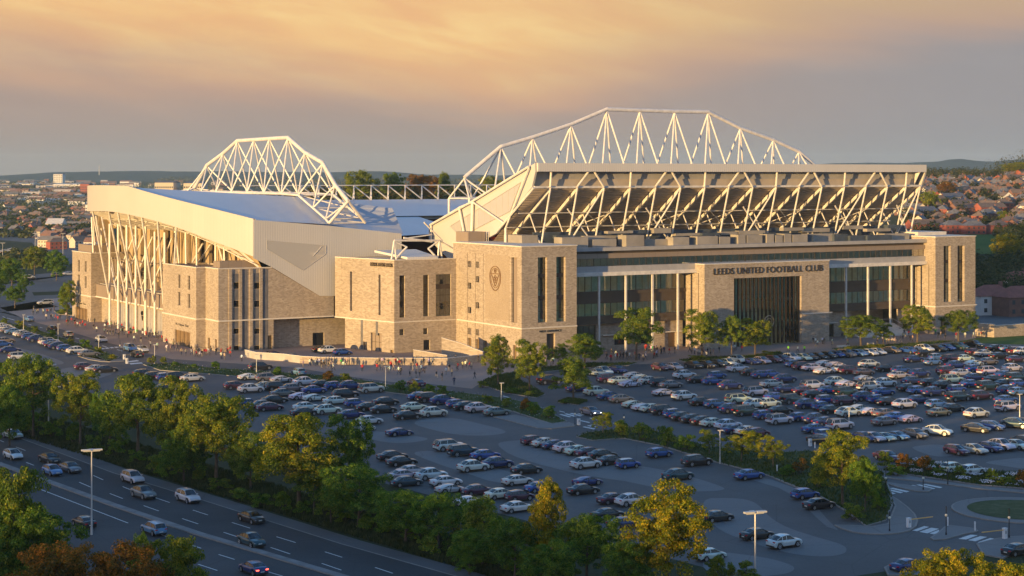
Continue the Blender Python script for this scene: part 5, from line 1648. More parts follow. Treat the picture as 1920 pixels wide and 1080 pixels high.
rows_(1640, 740, 6.75, RL, '990,762,hat,P,F 1210,748,sed,S,F 1400,722,sed,N,F 1550,703,suv,W,F 1745,692,sed,W,F 1860,640,sed,K,F 1050,990,hat,W 1290,1020,hat,W 110,838,sed,P,F')
ML = 'middle car park'
rows_(400, 640, 3.375, ML, '240,246,cp,W 360,257,est,G 445,262,cp,S 595,283,suv,W 705,297,sed,K 785,306,hat,B 880,308,suv,N 1015,328,rr,W 150,305,hat,P 250,328,suv,W 345,307,sed,S 420,313,est,K 510,320,sed,G 455,352,sed,G 650,332,sed,B 570,371,cp,W 655,381,cp,W 790,402,sed,W 850,362,est,K 910,417,mini,B 230,418,mini,B 330,427,sed,G 400,395,sed,K '
      '370,442,sed,P 600,440,sed,W 740,464,suv,W 590,475,sed,K 1000,442,sed,K 1090,457,sed,K 1105,408,sed,K 1285,442,sed,W 1245,496,sed,K 1410,480,suv,W 1325,373,sed,B 1385,388,rr,K 1470,402,suv,N 1560,423,hat,B 1615,437,sed,K 1695,452,suv,W 1810,473,sed,G 1000,529,sed,W 950,576,sed,W 885,490,sed,N 1195,602,cp,N 1510,697,rr,W 1600,730,rr,T 1740,750,sed,B '
      '1665,828,suv,W 1820,807,suv,N 1150,757,sed,K 1210,792,sed,K 1275,852,sed,S 1400,880,suv,W 1220,880,sed,S 1240,922,sed,T 1490,920,sed,W 1690,977,sed,P 1640,1043,cp,W 1520,965,cp,S')
rows_(600, 800, 3, ML, '1220,105,hat,P 1290,118,sed,S 1345,130,sed,N 1415,148,suv,W 1475,162,sed,W 1535,172,sed,P 1605,185,sed,K 1660,218,sed,K 1515,240,suv,W 1750,238,mini,B 1180,268,sed,K 1130,333,sed,W 1140,422,hat,P 1130,485,sed,W 1525,335,cp,N 1500,385,sed,K 1670,437,sed,P 1775,450,suv,W 1640,524,sed,K 1730,575,sed,N 1260,372,sed,B 1035,410,sed,W')
rows_(1160, 820, 4, ML, '330,155,hat,B 615,218,est,K 1010,320,sed,B 475,328,suv,T 1430,468,hat,B 1535,543,sed,K 770,638,sed,K 1070,772,sed,K 1280,836,suv,W 720,930,hat,W')
rows_(1520, 820, 4.155, ML, '800,1050,sed,N 1660,925,sed,K')
LL = 'left car park'
rows_(0, 560, 6, LL, '20,340,sed,W 60,362,sed,W 100,387,sed,G 150,402,sed,L 250,433,suv,W 295,437,sed,G 330,460,hat,B 412,488,suv,N 540,524,rr,W 580,533,sed,B 605,552,sed,K 650,572,suv,N 735,592,hat,B 860,625,suv,W 990,655,sed,G 40,505,sed,C 240,695,rr,W 100,612,sed,N 970,803,hat,P 1110,830,sed,S 1205,835,sed,K 720,970,suv,B 790,985,sed,N 1640,882,hat,K 1760,912,hat,K 15,545,sed,B')
rows_(300, 620, 6, LL, '82,563,mini,B 215,563,est,K 385,575,sed,W 90,685,sed,K')
SL = 'street before the stadium'
rows_(0, 560, 6, SL, '500,72,est,S,L 320,258,sed,L,A 570,368,hat,K,A 755,437,hat,G,A 1130,492,sed,S,F 1455,595,est,L,F 1530,660,sed,K,A 1590,605,sed,S,F')
rows_(300, 620, 6, SL, '1150,448,est,K,R 1515,505,hat,L,A')
rows_(600, 660, 6, SL, '1040,392,sed,P,A')
rows_(900, 640, 6, SL, '1200,835,sed,G,F')
YL = 'service yard behind the low wall'
rows_(400, 640, 3.375, YL, '730,78,suv,W 690,70,sed,K 815,90,hat,B')
rows_(300, 620, 6, YL, '1510,335,sed,G 1265,305,sed,P')
ORD = ['', 'second', 'third', 'fourth', 'fifth', 'sixth', 'seventh', 'eighth', 'ninth', 'tenth', 'eleventh', 'twelfth', 'thirteenth', 'fourteenth', 'fifteenth', 'sixteenth', 'seventeenth', 'eighteenth', 'nineteenth', 'twentieth']
def nth(i): return ORD[i] if i < 20 else ('%dth' % (i + 1) if (i + 1) % 10 not in (1, 2, 3) else '%d%s' % (i + 1, {1: 'st', 2: 'nd', 3: 'rd'}[(i + 1) % 10]))
HDESC = {'R': 'tail nearest', 'F': 'nose nearest', 'D': 'nose nearest', 'A': 'driving away', 'L': 'heading left'}
ROADH = math.degrees(math.atan2(ref[3][1] - ref[1][1], ref[3][0] - ref[1][0]))
MW = 'motorway'
rows_(0, 780, 3, MW, '45,128,sed,S,M 45,245,hat,W,M 250,266,sed,K,M 265,335,hat,L,M 365,318,sed,G,M 715,378,est,S,M 775,465,suv,G,M 1025,486,est,W,M 1385,602,sed,K,M 1380,736,suv,T,M 440,628,sed,K,U 830,668,est,L,U 1390,890,sed,N,U')
rows_(0, 320, 4.5, 'far road', '20,692,sed,W 50,688,sed,S 85,680,sed,W 115,672,hat,W 40,700,sed,K 210,910,sed,W 245,912,hat,W 480,895,est,G 575,885,sed,S 600,885,sed,W 570,606,hat,W 520,600,sed,S 480,590,sed,K 430,572,sed,W 300,570,sed,P 330,580,sed,W 380,605,sed,S 275,560,sed,S 240,555,sed,W 690,590,hat,W 470,632,sed,P 655,628,sed,W 765,600,sed,P 350,590,sed,K')
HDESC['M'] = 'nose nearest'; HDESC['U'] = 'driving away'
used = set()
seen = {}
final = []
for c in CARS:      # drop near duplicates
    X, Y = world(c[0], c[1])
    X -= uy * .9 * 0; 
    if any((X - a) ** 2 + (Y - b) ** 2 < 1.3 ** 2 for a, b in seen.get(c[5], [])): continue
    seen.setdefault(c[5], []).append((X, Y)); final.append((X, Y, c))
final.sort(key=lambda q: q[1])
farc = final[300:]; final = final[:300]
fm_ = {}
FV, FF, FI, FM = [], [], [], []
def fmi(m_):
    if m_ not in FM: FM.append(m_)
    return FM.index(m_)
for X, Y, c in farc:
    ty, co = c[2], c[3]
    P_ = PROTO[ty]
    pm = mat('far_paint_' + COLS[co][0].replace(' ', '_'), COLS[co][1], .35, .15, .05, coat=.6)
    a = math.radians(HD.get(c[4], 31)); ca, sa = math.cos(a), math.sin(a)
    for ob in [P_] + list(P_.children):
        o_ = len(FV); lx, ly, lz = ob.location if ob is not P_ else (0, 0, 0)
        for v in ob.data.vertices:
            x_, y_, z_ = v.co.x + lx, v.co.y + ly, v.co.z + lz
            FV.append((X + x_ * ca - y_ * sa, Y + .9 + x_ * sa + y_ * ca, z_ + .045))
        for pgn in ob.data.polygons:
            FF.append(tuple(i + o_ for i in pgn.vertices)); mm = ob.data.materials[pgn.material_index]
            FI.append(fmi(pm if mm is CARP and not (ob is not P_ and ob.get('fixed')) else (TRIM if mm is CARP else mm)))
if FV:
    me = bpy.data.meshes.new('far_parked_cars'); me.from_pydata(FV, [], FF)
    for k in FM: me.materials.append(k)
    me.polygons.foreach_set('material_index', FI); me.update()
    o = bpy.data.objects.new('far_parked_cars', me); C.objects.link(o)
    tag(o, 'farthest tiny parked cars on the far roads and by the stadium', 'cars', kind='stuff')
grp = {}
for X, Y, c in final: grp.setdefault((c[2], c[3], c[5], HDESC[c[4]]), []).append((c[0], X, Y, c))
LOTP = {RL: 'right car park', ML: 'middle car park', LL: 'left car park', SL: 'street before stadium', YL: 'yard behind low wall', MW: 'motorway', 'far road': 'far left road'}
GRP = {RL: 'cars parked in the right car park', ML: 'cars parked in the middle car park', LL: 'cars parked in the left car park', SL: 'cars on the street before the stadium', YL: 'cars in the service yard', MW: 'cars driving on the motorway', 'far road': 'cars on the far left roads'}
ncar = 0
jr = random.Random(3)
for (ty, co, lot, hd), L in grp.items():
    L.sort(key=lambda q: q[0])
    for i, (px, X, Y, c) in enumerate(L):
        cname, col = COLS[co]
        kn = KN[ty]
        if len(L) == 1: lab = 'lone %s %s, %s, %s' % (cname, kn, hd, LOTP[lot])
        else: lab = '%s %s, %s, %s, %s' % (cname, kn, hd, LOTP[lot], ('leftmost of %d' % len(L)) if i == 0 else (nth(i) + ' from left of %d' % len(L)))
        h = c[4]
        if h == 'M': a = ROADH
        elif h == 'U': a = ROADH + 180
        else: a = HD[h]
        if lot == RL and Y > 300 and False: pass
        a = math.radians(a + jr.uniform(-1.5, 1.5))
        col = tuple(min(k * jr.uniform(.85, 1.12), .8) for k in col)
        # the listed point is the middle of the near flank on the ground
        sx, sy = (math.sin(a), -math.cos(a))
        if sy > 0: sx, sy = -sx, -sy
        hwid = SHAPES[{'suv': 'coupe_suv', 'sed': 'sedan', 'est': 'estate', 'rr': 'off_roader', 'hat': 'hatchback', 'mini': 'small_car', 'cp': 'sports_car'}[ty]]['Wd'] / 2
        k = hwid if h not in ('F', 'M', 'U', 'A') else hwid * .9 + 1.2 * 0
        fs_ = lerp(c[1], [(0, 1), (715, 1), (880, .90), (1020, .82), (1200, .82)])
        o = copy_tree(PROTO[ty], (X - sx * k * fs_, Y - sy * k * fs_, 0.045), a, (*col, 1), (fs_, fs_, fs_))
        tag(o, lab, 'car', GRP[lot])
        ncar += 1
        if lot == SL and ty == 'sed' and co == 'G':
            for ch in o.children:
                if ch.name.startswith('headlight'):
                    me = ch.data.copy(); me.materials[0] = LIT; ch.data = me
        if lot == MW and co == 'N':
            for ch in o.children:
                if ch.name.startswith('tail_light'):
                    me = ch.data.copy(); me.materials[0] = LITR; ch.data = me
for p in PROTO.values():
    for ch in list(p.children): bpy.data.objects.remove(ch)
    bpy.data.objects.remove(p)
print('cars', ncar)
# ================================================================ PEOPLE
SKIN = mat('skin', (0.42, 0.26, 0.18), 0.6, var=0.1)
HAIR = mat('dark_hair', (0.05, 0.03, 0.02), 0.7)
TOP = mat('top_fabric', (0.5, 0.5, 0.5), 0.85, obj_color=True, var=0.12, scale=4)
SHOE = mat('dark_shoe', (0.03, 0.03, 0.03), 0.7)


def trousers():
    m = bpy.data.materials.new('trouser_fabric'); m.use_nodes = True
    t = NT(m.node_tree); b = m.node_tree.nodes['Principled BSDF']
    oi = t.n('ShaderNodeObjectInfo')
    t.set(b, 'Base Color', t.ramp(oi.outputs['Random'], [(0.0, (0.015, 0.015, 0.02)), (0.45, (0.03, 0.045, 0.09)), (0.7, (0.12, 0.10, 0.08)), (0.95, (0.3, 0.28, 0.24))]))
    b.inputs['Roughness'].default_value = 0.9
    return m


TROU = trousers()


def person_mesh(name, pose):
    J, Rr, E = [], [], []
    def jn(p, r, par=None):
        J.append(p); Rr.append(r)
        if par is not None: E.append((par, len(J) - 1))
        return len(J) - 1
    st = {'stand': (.10, -.02, .0, .0), 'walk': (.30, -.30, .25, -.22), 'stride': (-.34, .34, -.28, .28), 'wave': (.08, -.05, .1, .0)}[pose]
    pel = jn((0, 0, .95), .125)
    chest = jn((.01, 0, 1.28), .135, jn((0, 0, 1.1), .115, pel))
    neck = jn((.01, 0, 1.50), .055, jn((.01, 0, 1.43), .10, chest))
    hd = jn((.03, 0, 1.62), .085, neck); jn((.02, 0, 1.74), .07, hd); jn((.12, 0, 1.615), .022, hd)
    for s, fx, ax in ((1, st[0], st[3]), (-1, st[1], st[2])):
        hip = jn((0, s * .10, .90), .095, pel)
        knee = jn((fx * .55 + .03, s * .11, .50), .062, hip)
        ank = jn((fx - (.06 if fx < 0 else 0), s * .11, .10 + (.07 if fx < -.1 else 0)), .042, knee)
        jn((fx + .14 - (.06 if fx < 0 else 0), s * .12, .04 + (.02 if fx < -.1 else 0)), .036, ank)
        sh = jn((0, s * .20, 1.40), .062, chest)
        if pose == 'wave' and s > 0:
            el = jn((.08, .36, 1.48), .045, sh); wr_ = jn((.12, .34, 1.74), .033, el); jn((.13, .34, 1.85), .034, wr_)
        elif pose == 'stand' and s > 0:
            el = jn((.0, .28, 1.14), .045, sh); wr_ = jn((.22, .20, 1.12), .033, el); jn((.30, .17, 1.14), .033, wr_)
        else:
            el = jn((ax * .35, s * .27, 1.12), .045, sh); wr_ = jn((ax + .06, s * .28, .90), .033, el); jn((ax + .09, s * .27, .80), .034, wr_)
    me = bpy.data.meshes.new(name); me.from_pydata(J, E, []); me.update()
    o = bpy.data.objects.new(name, me); C.objects.link(o)
    md = o.modifiers.new('skin', 'SKIN'); md.use_smooth_shade = True
    if not me.skin_vertices:
        bpy.context.view_layer.objects.active = o
    sv = me.skin_vertices[0].data if me.skin_vertices else None
    if sv is None: return None
    for i, r in enumerate(Rr): sv[i].radius = (r, r); 
    sv[0].use_root = True
    s2 = o.modifiers.new('sub', 'SUBSURF'); s2.levels = 1; s2.render_levels = 1
    dg = bpy.context.evaluated_depsgraph_get()
    nm = bpy.data.meshes.new_from_object(o.evaluated_get(dg))
    bpy.data.objects.remove(o)
    for k in (SKIN, TOP, TROU, HAIR, SHOE): nm.materials.append(k)
    for p in nm.polygons:
        c = p.center
        if c.z > 1.66 or (c.z > 1.56 and c.x < .02): p.material_index = 3
        elif c.z > 1.47: p.material_index = 0
        elif abs(c.y) > .17 and c.z < 0.92 and c.z > .7 or (pose == 'wave' and c.z > 1.62): p.material_index = 0
        elif pose == 'stand' and c.x > .2 and 1.0 < c.z < 1.2: p.material_index = 0
        elif c.z > .93: p.material_index = 1
        elif c.z > .10: p.material_index = 2
        else: p.material_index = 4
    return nm


PM = [(p, person_mesh('person', p)) for p in ('stand', 'walk', 'stride', 'wave')]
PM = [q for q in PM if q[1] is not None]
PC = {'black': (.02, .02, .022), 'white': (.65, .64, .62), 'grey': (.2, .2, .21), 'red': (.45, .02, .02), 'navy': (.02, .03, .10), 'beige': (.40, .30, .2), 'blue': (.06, .14, .32), 'green': (.03, .30, .05), 'lime green': (.25, .75, .05)}
pr = random.Random(21)
PEOPLE = []


def crowd(area, x0, y0, s, txt):
    """X,Y feet in a zoomed crop; colour letter optional"""
    cm = {'k': 'black', 'w': 'white', 'g': 'grey', 'r': 'red', 'n': 'navy', 'b': 'beige', 'u': 'blue', 'e': 'green', 'l': 'lime green'}
    for tok in txt.split():
        a = tok.split(',')
        PEOPLE.append((x0 + float(a[0]) / s, y0 + float(a[1]) / s, cm[a[2]] if len(a) > 2 else pr.choice(['black', 'black', 'white', 'grey', 'navy', 'beige', 'red']), area))


def scatter(area, x0, y0, x1, y1, n, slope=0.0):
    for _ in range(n):
        x = pr.uniform(x0, x1)
        PEOPLE.append((x, pr.uniform(y0, y1) + slope * (x - x0), pr.choice(['black', 'black', 'white', 'grey', 'navy', 'beige', 'red', 'blue']), area))


A1 = 'on the plaza by the low wall'
crowd(A1, 600, 660, 6, '15,190,k 45,190,k 95,190 130,190 150,210,w 190,150,g 238,160,e 262,190,w 285,160,n 305,150 330,155 475,222,r 640,220,r 665,150,k 690,215 700,150 645,180,b 770,160,k 765,230 785,240,w 795,190,r 805,200,r 828,215,b 825,120,k 850,150 870,150,w 885,255,w 895,170,r 910,262,k 935,150,g 1010,300,k 1020,200,g 1045,240,g 1040,150 '
      '1080,295,k 1090,205,r 1085,130,k 1120,280,b 1140,230,w 1160,240,n 1180,240,n 1160,150,k 1195,140,r 1225,150,w 1265,150,g 1310,300,k 1375,325,k 1418,260,w 1455,220,k 1485,275,b 1510,375,n 1525,120,k 1535,220,b 1550,210 1605,190,b 1635,180,w 1650,160 1685,190,r 1705,200,b 1605,125,k 1740,305,k 1785,115,k 100,140,g 130,130,g')
A2 = 'outside the end stand turnstiles'
crowd(A2, 100, 560, 6, '150,300,r 168,300,k 205,280,r 245,320,r 240,300,k 272,325,w 300,320,r 330,310 360,345,r 455,350,k 487,380,w 465,280,k 395,290 580,350,w 575,400,g 610,420,k 640,420,k 590,330 615,330,r 650,330,e 672,420,k 690,330,k 715,330 735,450,k 700,400 760,400,g 780,400 770,340,r 800,410,b 835,440,g 850,430 '
      '870,390,e 870,430,k 900,380,r 905,430,b 940,410,e 908,490,w 985,500,k 1005,430,w 1005,400,k 1045,450,r 1040,430,r 1070,470,n 1085,440 1093,555,g 1120,440,k 1150,440 1175,450,k 1180,460 1220,480,r 1170,570,w 1275,600,w 1272,520,r 1320,600,b 1345,560,b 1350,540,b 1385,590,g 1390,560 1410,560 1440,640,b 1490,645,g 1555,640,w 1555,610,k 1580,640,b 1600,630,b 1610,660,r 1625,640 1650,670,w 1640,620,g '
      '1670,660 1680,640,b 1700,640 1720,640,r 1740,630,w 1755,650,g 1770,600,k 1830,640,k 1840,620,k 1890,650,r 1893,680,g')
A3 = 'on the pavement beyond the end stand'
crowd(A3, 0, 560, 6, '372,190,k 380,140,k 412,180,b 430,170,b 460,115,k 482,170,b 490,180,w 520,235,w 530,175 545,175,b 575,240,k 572,170,k 595,240,g 610,150 625,245,r 650,260,r 675,245,k 745,220,w 775,250')
crowd(A2, 300, 620, 6, '690,320,w 725,330,b 735,280,b 765,270,r 790,300,r 790,255,r 920,350,w 1195,320,k 1250,325,k 690,275,r 630,270 575,260')
crowd('on the plaza by the low wall', 300, 620, 6, '1612,420,g 1683,400,w 1705,390,k 1748,400,w 1770,390 1792,400,w 1812,400,k 1835,405,w 1845,390 1890,400,g')
A4 = 'before the main stand entrance'
crowd(A4, 1200, 640, 8, '45,300,b 85,245,w 80,165,r 145,160,k 180,170,e 170,170,w 210,165 240,150 215,265,r 250,240,w 320,200,k 310,160,k 360,180,n 440,200,r 520,180,k 745,170,g 755,100,w 780,190,b 820,195,w 815,190 870,215,w 900,230,w 950,200,b 997,260,w 1015,200,k 1060,220,b 1100,225,b 1120,80,r 1125,90,w 1190,180,k 1400,165,w 1425,150,w 1445,140 1530,165,r')
crowd(A4, 1440, 640, 8, '305,170,l 545,170,l 445,175,w 685,30,w 720,140,b 745,80,w 825,40,w 840,50 970,100,b 965,60,w 1195,90,b 1640,60,k 1725,20,w 1775,30 1815,40,b 1900,50,b')
crowd(A4, 1480, 400, 4.155, '185,1015,k 205,1020,w 260,1020,w 110,1000,g 155,985,k 410,980,k 455,1030,b 705,855,r 745,850,r 730,850,w 755,985 775,1010,w 800,1020,w 822,1020,w 865,1005 885,980,b 905,980 940,1000 960,1000 835,940,w 800,905 840,840,b 860,940 780,850,k 750,1000 1160,975,k 1180,975 1215,990,k 1300,980,r 1370,975,w 1435,975,w 1495,968 1510,968 1140,950,e 815,990 930,960 895,950')
crowd(A4, 1060, 420, 4.155, '355,1070,r 320,1055,k 395,1045,w 430,1050,k 455,1050,k 478,1050,k 500,1050,w 520,1050 550,1055,r 575,1060 605,1070,b 625,1060,w 690,1050,b 710,1040,w 715,1010,k 745,1015,k 770,1010,n')
crowd('by the trees at the plaza corner', 900, 640, 6, '720,275,k 735,275,w 805,270,g 825,260,w 1425,210,k 1475,230,r 1480,170,k 1525,215,w 1545,210,r 1580,210,k 1610,210,k 1655,210,k 1680,210,w 1750,190,r 1835,225,w 1865,110,r')
AR_ = {A1: 'by the low plaza wall', A2: 'by the end stand', A3: 'on the far left pavement', A4: 'before the main stand', 'by the trees at the plaza corner': 'by the corner trees'}
BP = {}
for q in PEOPLE: BP.setdefault((q[2], q[3]), []).append(q)
for (co, area), L in BP.items():
    L.sort(key=lambda q: q[0])
    for i, (px, py, _, _) in enumerate(L):
        X, Y = world(px, py)
        if Y > 520: continue
        nmp, me = pr.choice(PM)
        o = bpy.data.objects.new('person', me); C.objects.link(o)
        terr = 0.03
        o.location = (X, Y, terr); o.rotation_euler = (0, 0, pr.uniform(0, 6.28)); s_ = pr.uniform(.93, 1.04); o.scale = (s_, s_, s_)
        o.color = (*[min(k * pr.uniform(.8, 1.2), .9) for k in PC[co]], 1)
        verb = {'stand': 'standing', 'walk': 'walking', 'stride': 'striding', 'wave': 'waving'}[nmp]
        where = 'lone one' if len(L) == 1 else ('leftmost of %d' % len(L) if i == 0 else nth(i) + ' from left of %d' % len(L))
        tag(o, '%s figure in %s top %s, %s' % (verb, co, AR_[area], where), 'person', 'people ' + area)
print('people', len(PEOPLE))
# ================================================================ TREES AND SHRUBS
LEAF = leafmat('broad_leaves', (0.024, 0.065, 0.011), (0.095, 0.165, 0.020), (0.28, 0.29, 0.035), 0.38)
BARK = mat('bark', (0.11, 0.08, 0.055), 0.9, var=0.3, scale=2.5, bump=0.6)


def crown_mesh(name, seed, rx, rz, zc_, nclump, nleaf, leaf=0.21, power=1.0, limbs=7, trunk_r=0.22, shape='round'):
    r = random.Random(seed)
    cl = []
    lobes = []
    nl = 11 if trunk_r > .15 else 6
    for i in range(nl):
        zz = -0.62 + 1.30 * (i + r.random() * .6) / nl
        a = i * 2.4 + r.uniform(-.4, .4)
        k = (1.0 - .55 * (zz + .6) if shape == 'cone' else math.sqrt(max(1 - zz * zz * .9, .1)))
        rr = r.uniform(.42, .66) * k
        lobes.append((math.cos(a) * rr, math.sin(a) * rr, zz, r.uniform(.26, .42) * (.75 + .35 * k)))
    lobes.append((0, 0, .55, .38)); lobes.append((0.1, 0, 0, .45))
    tot = sum(l[3] ** 2 for l in lobes)
    for (lx, ly, lz, lr) in lobes:
        for _ in range(max(3, int(nclump * lr * lr / tot))):
            a, b = r.uniform(0, 6.283), math.acos(r.uniform(-.55, 1))
            q = lr * r.uniform(.72, 1.08)
            x, y, z = lx + math.cos(a) * math.sin(b) * q, ly + math.sin(a) * math.sin(b) * q, lz + math.cos(b) * q * .85
            cl.append((x * rx, y * rx, zc_ + z * rz, r.uniform(.42, .82) * (rx / 4.2) ** .5))
    m = MB()
    vs, fs = [], []
    for (x, y, z, cr_) in cl:
        for _ in range(nleaf):
            a, b = r.uniform(0, 6.283), math.acos(r.uniform(-.75, 1))
            q = cr_ * r.uniform(.3, 1.0) ** .5
            px, py, pz = x + math.cos(a) * math.sin(b) * q, y + math.sin(a) * math.sin(b) * q, z + math.cos(b) * q * .72
            # leaf faces roughly outwards, ragged
            n = Vector((math.cos(a) * math.sin(b) + r.uniform(-.7, .7), math.sin(a) * math.sin(b) + r.uniform(-.7, .7), math.cos(b) + r.uniform(-.3, .9))).normalized()
            t = n.orthogonal().normalized(); t.rotate(Matrix.Rotation(r.uniform(0, 6.28), 3, n)); u = n.cross(t)
            s = leaf * r.uniform(.6, 1.25)
            o = len(vs); p = Vector((px, py, pz))
            vs += [tuple(p + t * s * .5), tuple(p + u * s * .34 + n * s * .08), tuple(p - t * s * .5), tuple(p - u * s * .34 + n * s * .08)]
            fs.append((o, o + 1, o + 2, o + 3))
    m.v, m.f, m.mi = vs, fs, [0] * len(fs)
    me = bpy.data.meshes.new(name); me.from_pydata(vs, [], fs); me.materials.append(LEAF); me.update()
    t = MB()
    base = zc_ - rz * .75
    if trunk_r > 0:
        t.tube((0, 0, -.1), (0.05, 0.03, max(base, .6)), trunk_r, 8, trunk_r * .75)
        tip = (0.15, -.1, zc_ + rz * .35)
        t.tube((0.05, 0.03, max(base, .6)), tip, trunk_r * .72, 7, trunk_r * .25)
        for i in range(limbs):
            c_ = cl[(i * 13) % len(cl)]
            z0 = max(base, .6) + (zc_ + rz * .3 - base) * (i / limbs) * .8
            st = Vector((.05 + .1 * i / limbs, .03, z0))
            en = Vector((c_[0] * .8, c_[1] * .8, max(c_[2], z0 + .3)))
            mid = st.lerp(en, .5) + Vector((0, 0, .25))
            t.tube(st, mid, trunk_r * .42, 6, trunk_r * .26); t.tube(mid, en, trunk_r * .26, 5, trunk_r * .1)
    else:
        for i in range(7):
            a = i * .9; t.tube((.1 * math.cos(a), .1 * math.sin(a), 0), (rx * .5 * math.cos(a), rx * .5 * math.sin(a), zc_), .035, 5, .015)
    tm = bpy.data.meshes.new(name + '_wood'); tm.from_pydata(t.v, [], t.f); tm.materials.append(BARK); tm.update()
    return me, tm


# unit trees: about 10 m tall, 9 m wide
TR = {
    'a': crown_mesh('crown', 1, 4.4, 4.1, 5.7, 190, 130),
    'b': crown_mesh('crown', 2, 4.2, 4.3, 5.6, 180, 130),
    'c': crown_mesh('crown', 3, 4.8, 3.9, 5.8, 200, 130, shape='dome'),
    'd': crown_mesh('crown', 4, 4.2, 4.5, 5.5, 170, 130, shape='cone'),
    'e': crown_mesh('crown', 5, 4.6, 4.5, 4.9, 230, 130),
    's': crown_mesh('crown', 6, 3.2, 3.1, 4.1, 90, 110, leaf=.20, trunk_r=.12, limbs=6),
    'h': crown_mesh('foliage', 7, 1.5, .95, 1.0, 34, 90, leaf=.17, trunk_r=0),
    'i': crown_mesh('foliage', 8, 1.3, 1.15, 1.15, 30, 90, leaf=.16, trunk_r=0),
}
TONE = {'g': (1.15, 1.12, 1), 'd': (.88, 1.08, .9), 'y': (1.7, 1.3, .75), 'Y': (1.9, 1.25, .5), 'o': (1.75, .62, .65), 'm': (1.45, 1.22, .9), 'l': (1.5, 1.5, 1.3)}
tr_r = random.Random(5)


def tree(px, py, top, width, var, tone, label, cat='tree', group=None, name='broadleaf_tree', z=None):
    """base at photo point (px,py), crown top at photo row `top`, crown `width` pixels wide"""
    X, Y = world(px, py) if z is None else ((px - 960) / F * z[0], z[0])
    zg = 0.0 if z is None else z[1]
    if z is not None: py = HY + (H - zg) * F / Y
    hgt = (py - top) / F * Y
    wid = width / F * Y
    cm, wm = TR[var]
    natural_h = max(v.co.z for v in (cm.vertices[0],)) if False else {'a': 10.2, 'b': 10.2, 'c': 9.9, 'd': 10.2, 'e': 9.9, 's': 7.6, 'h': 2.4, 'i': 2.8}[var]
    natural_w = {'a': 9.2, 'b': 8.8, 'c': 9.8, 'd': 8.4, 'e': 9.4, 's': 6.8, 'h': 4.0, 'i': 3.6}[var]
    sx, sz = wid / natural_w, hgt / natural_h
    root = empty(name, (X, Y, zg), tr_r.uniform(0, 6.28), label, cat, group)
    c = bpy.data.objects.new('crown' if name != 'shrub' else 'foliage', cm); C.objects.link(c); c.parent = root
    t = bpy.data.objects.new('trunk' if name != 'shrub' else 'stems', wm); C.objects.link(t); t.parent = root
    for o in (c, t): o.scale = (sx, sx, sz)
    tn = TONE[tone]; v_ = tr_r.uniform(.9, 1.1)
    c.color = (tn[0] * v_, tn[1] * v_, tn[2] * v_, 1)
    return root


GB = 'trees in the belt beside the motorway'
BELT = [
    (-30, 812, 662, 120, 'a', 'm', 'green tree cut by the left edge, left of the tall lamp post'),
    (62, 822, 652, 125, 'c', 'g', 'broad green tree just left of the white lamp post in the belt'),
    (18, 836, 712, 90, 'e', 'd', 'lower dark tree in front at the left end of the belt'),
    (150, 836, 690, 110, 'b', 'm', 'slim bright tree just right of the white lamp post in the belt'),
    (205, 850, 722, 80, 'e', 'd', 'dark low tree between the slim bright tree and the broad one'),
    (258, 866, 684, 150, 'a', 'g', 'broad green tree with visible trunk, third big one from the left'),
    (330, 880, 702, 110, 'b', 'm', 'tall green tree behind the gap of trunks'),
    (345, 905, 790, 110, 'e', 'd', 'dark undergrowth tree low beneath the tall green crown'),
    (405, 908, 726, 170, 'c', 'm', 'wide olive green tree in the middle of the belt'),
    (470, 918, 800, 110, 'e', 'g', 'rounded green tree left of the yellowest belt tree'),
    (560, 962, 758, 200, 'a', 'y', 'large yellow-green tree with forked trunk, yellowest in the belt'),
    (588, 968, 850, 90, 's', 'd', 'small dark tree under the yellow crown'),
    (655, 950, 772, 110, 'b', 'd', 'dark green tree touching the right side of the yellow one'),
    (672, 992, 858, 155, 'e', 'd', 'dense dark bushy tree right of the yellow one'),
    (620, 985, 900, 80, 's', 'g', 'small green tree at the foot of the dense dark one'),
    (760, 1020, 908, 130, 'e', 'd', 'dark round tree, first of the low right-hand group'),
    (822, 1035, 918, 120, 'c', 'd', 'dark round tree, second of the low right-hand group'),
    (852, 1020, 950, 55, 's', 'Y', 'small bright yellow tree among dark crowns'),
    (905, 1062, 922, 120, 'd', 'g', 'green tree with tall pointed crown right of the small yellow one'),
    (880, 1078, 985, 90, 'e', 'd', 'low dark tree under the pointed green crown'),
    (965, 1088, 960, 120, 'e', 'd', 'dark tree below the yellow-topped one'),
    (1028, 1090, 884, 110, 'd', 'Y', 'tree with yellow-lit pointed top beside parked cars'),
    (1100, 1105, 955, 150, 'c', 'd', 'wide dark tree between the two yellow tops'),
    (1035, 1130, 1000, 130, 'e', 'd', 'dark tree cut by the bottom edge, under the yellow-topped one'),
    (1180, 1140, 1000, 110, 'e', 'd', 'dark tree cut by the bottom edge, left of the biggest yellow tree'),
    (1252, 1135, 900, 195, 'b', 'Y', 'big yellow-green tree at the bottom, left of the twin-headed lamp'),
    (1345, 1125, 1030, 70, 's', 'g', 'small green tree just left of the twin-headed lamp post'),
    (1400, 1130, 1048, 80, 's', 'g', 'small green tree behind the foot of the twin-headed lamp post'),
]
for t in BELT: tree(t[0], t[1], t[2], t[3], t[4], t[5], t[6], group=GB)
GN = 'near trees along the bottom edge'
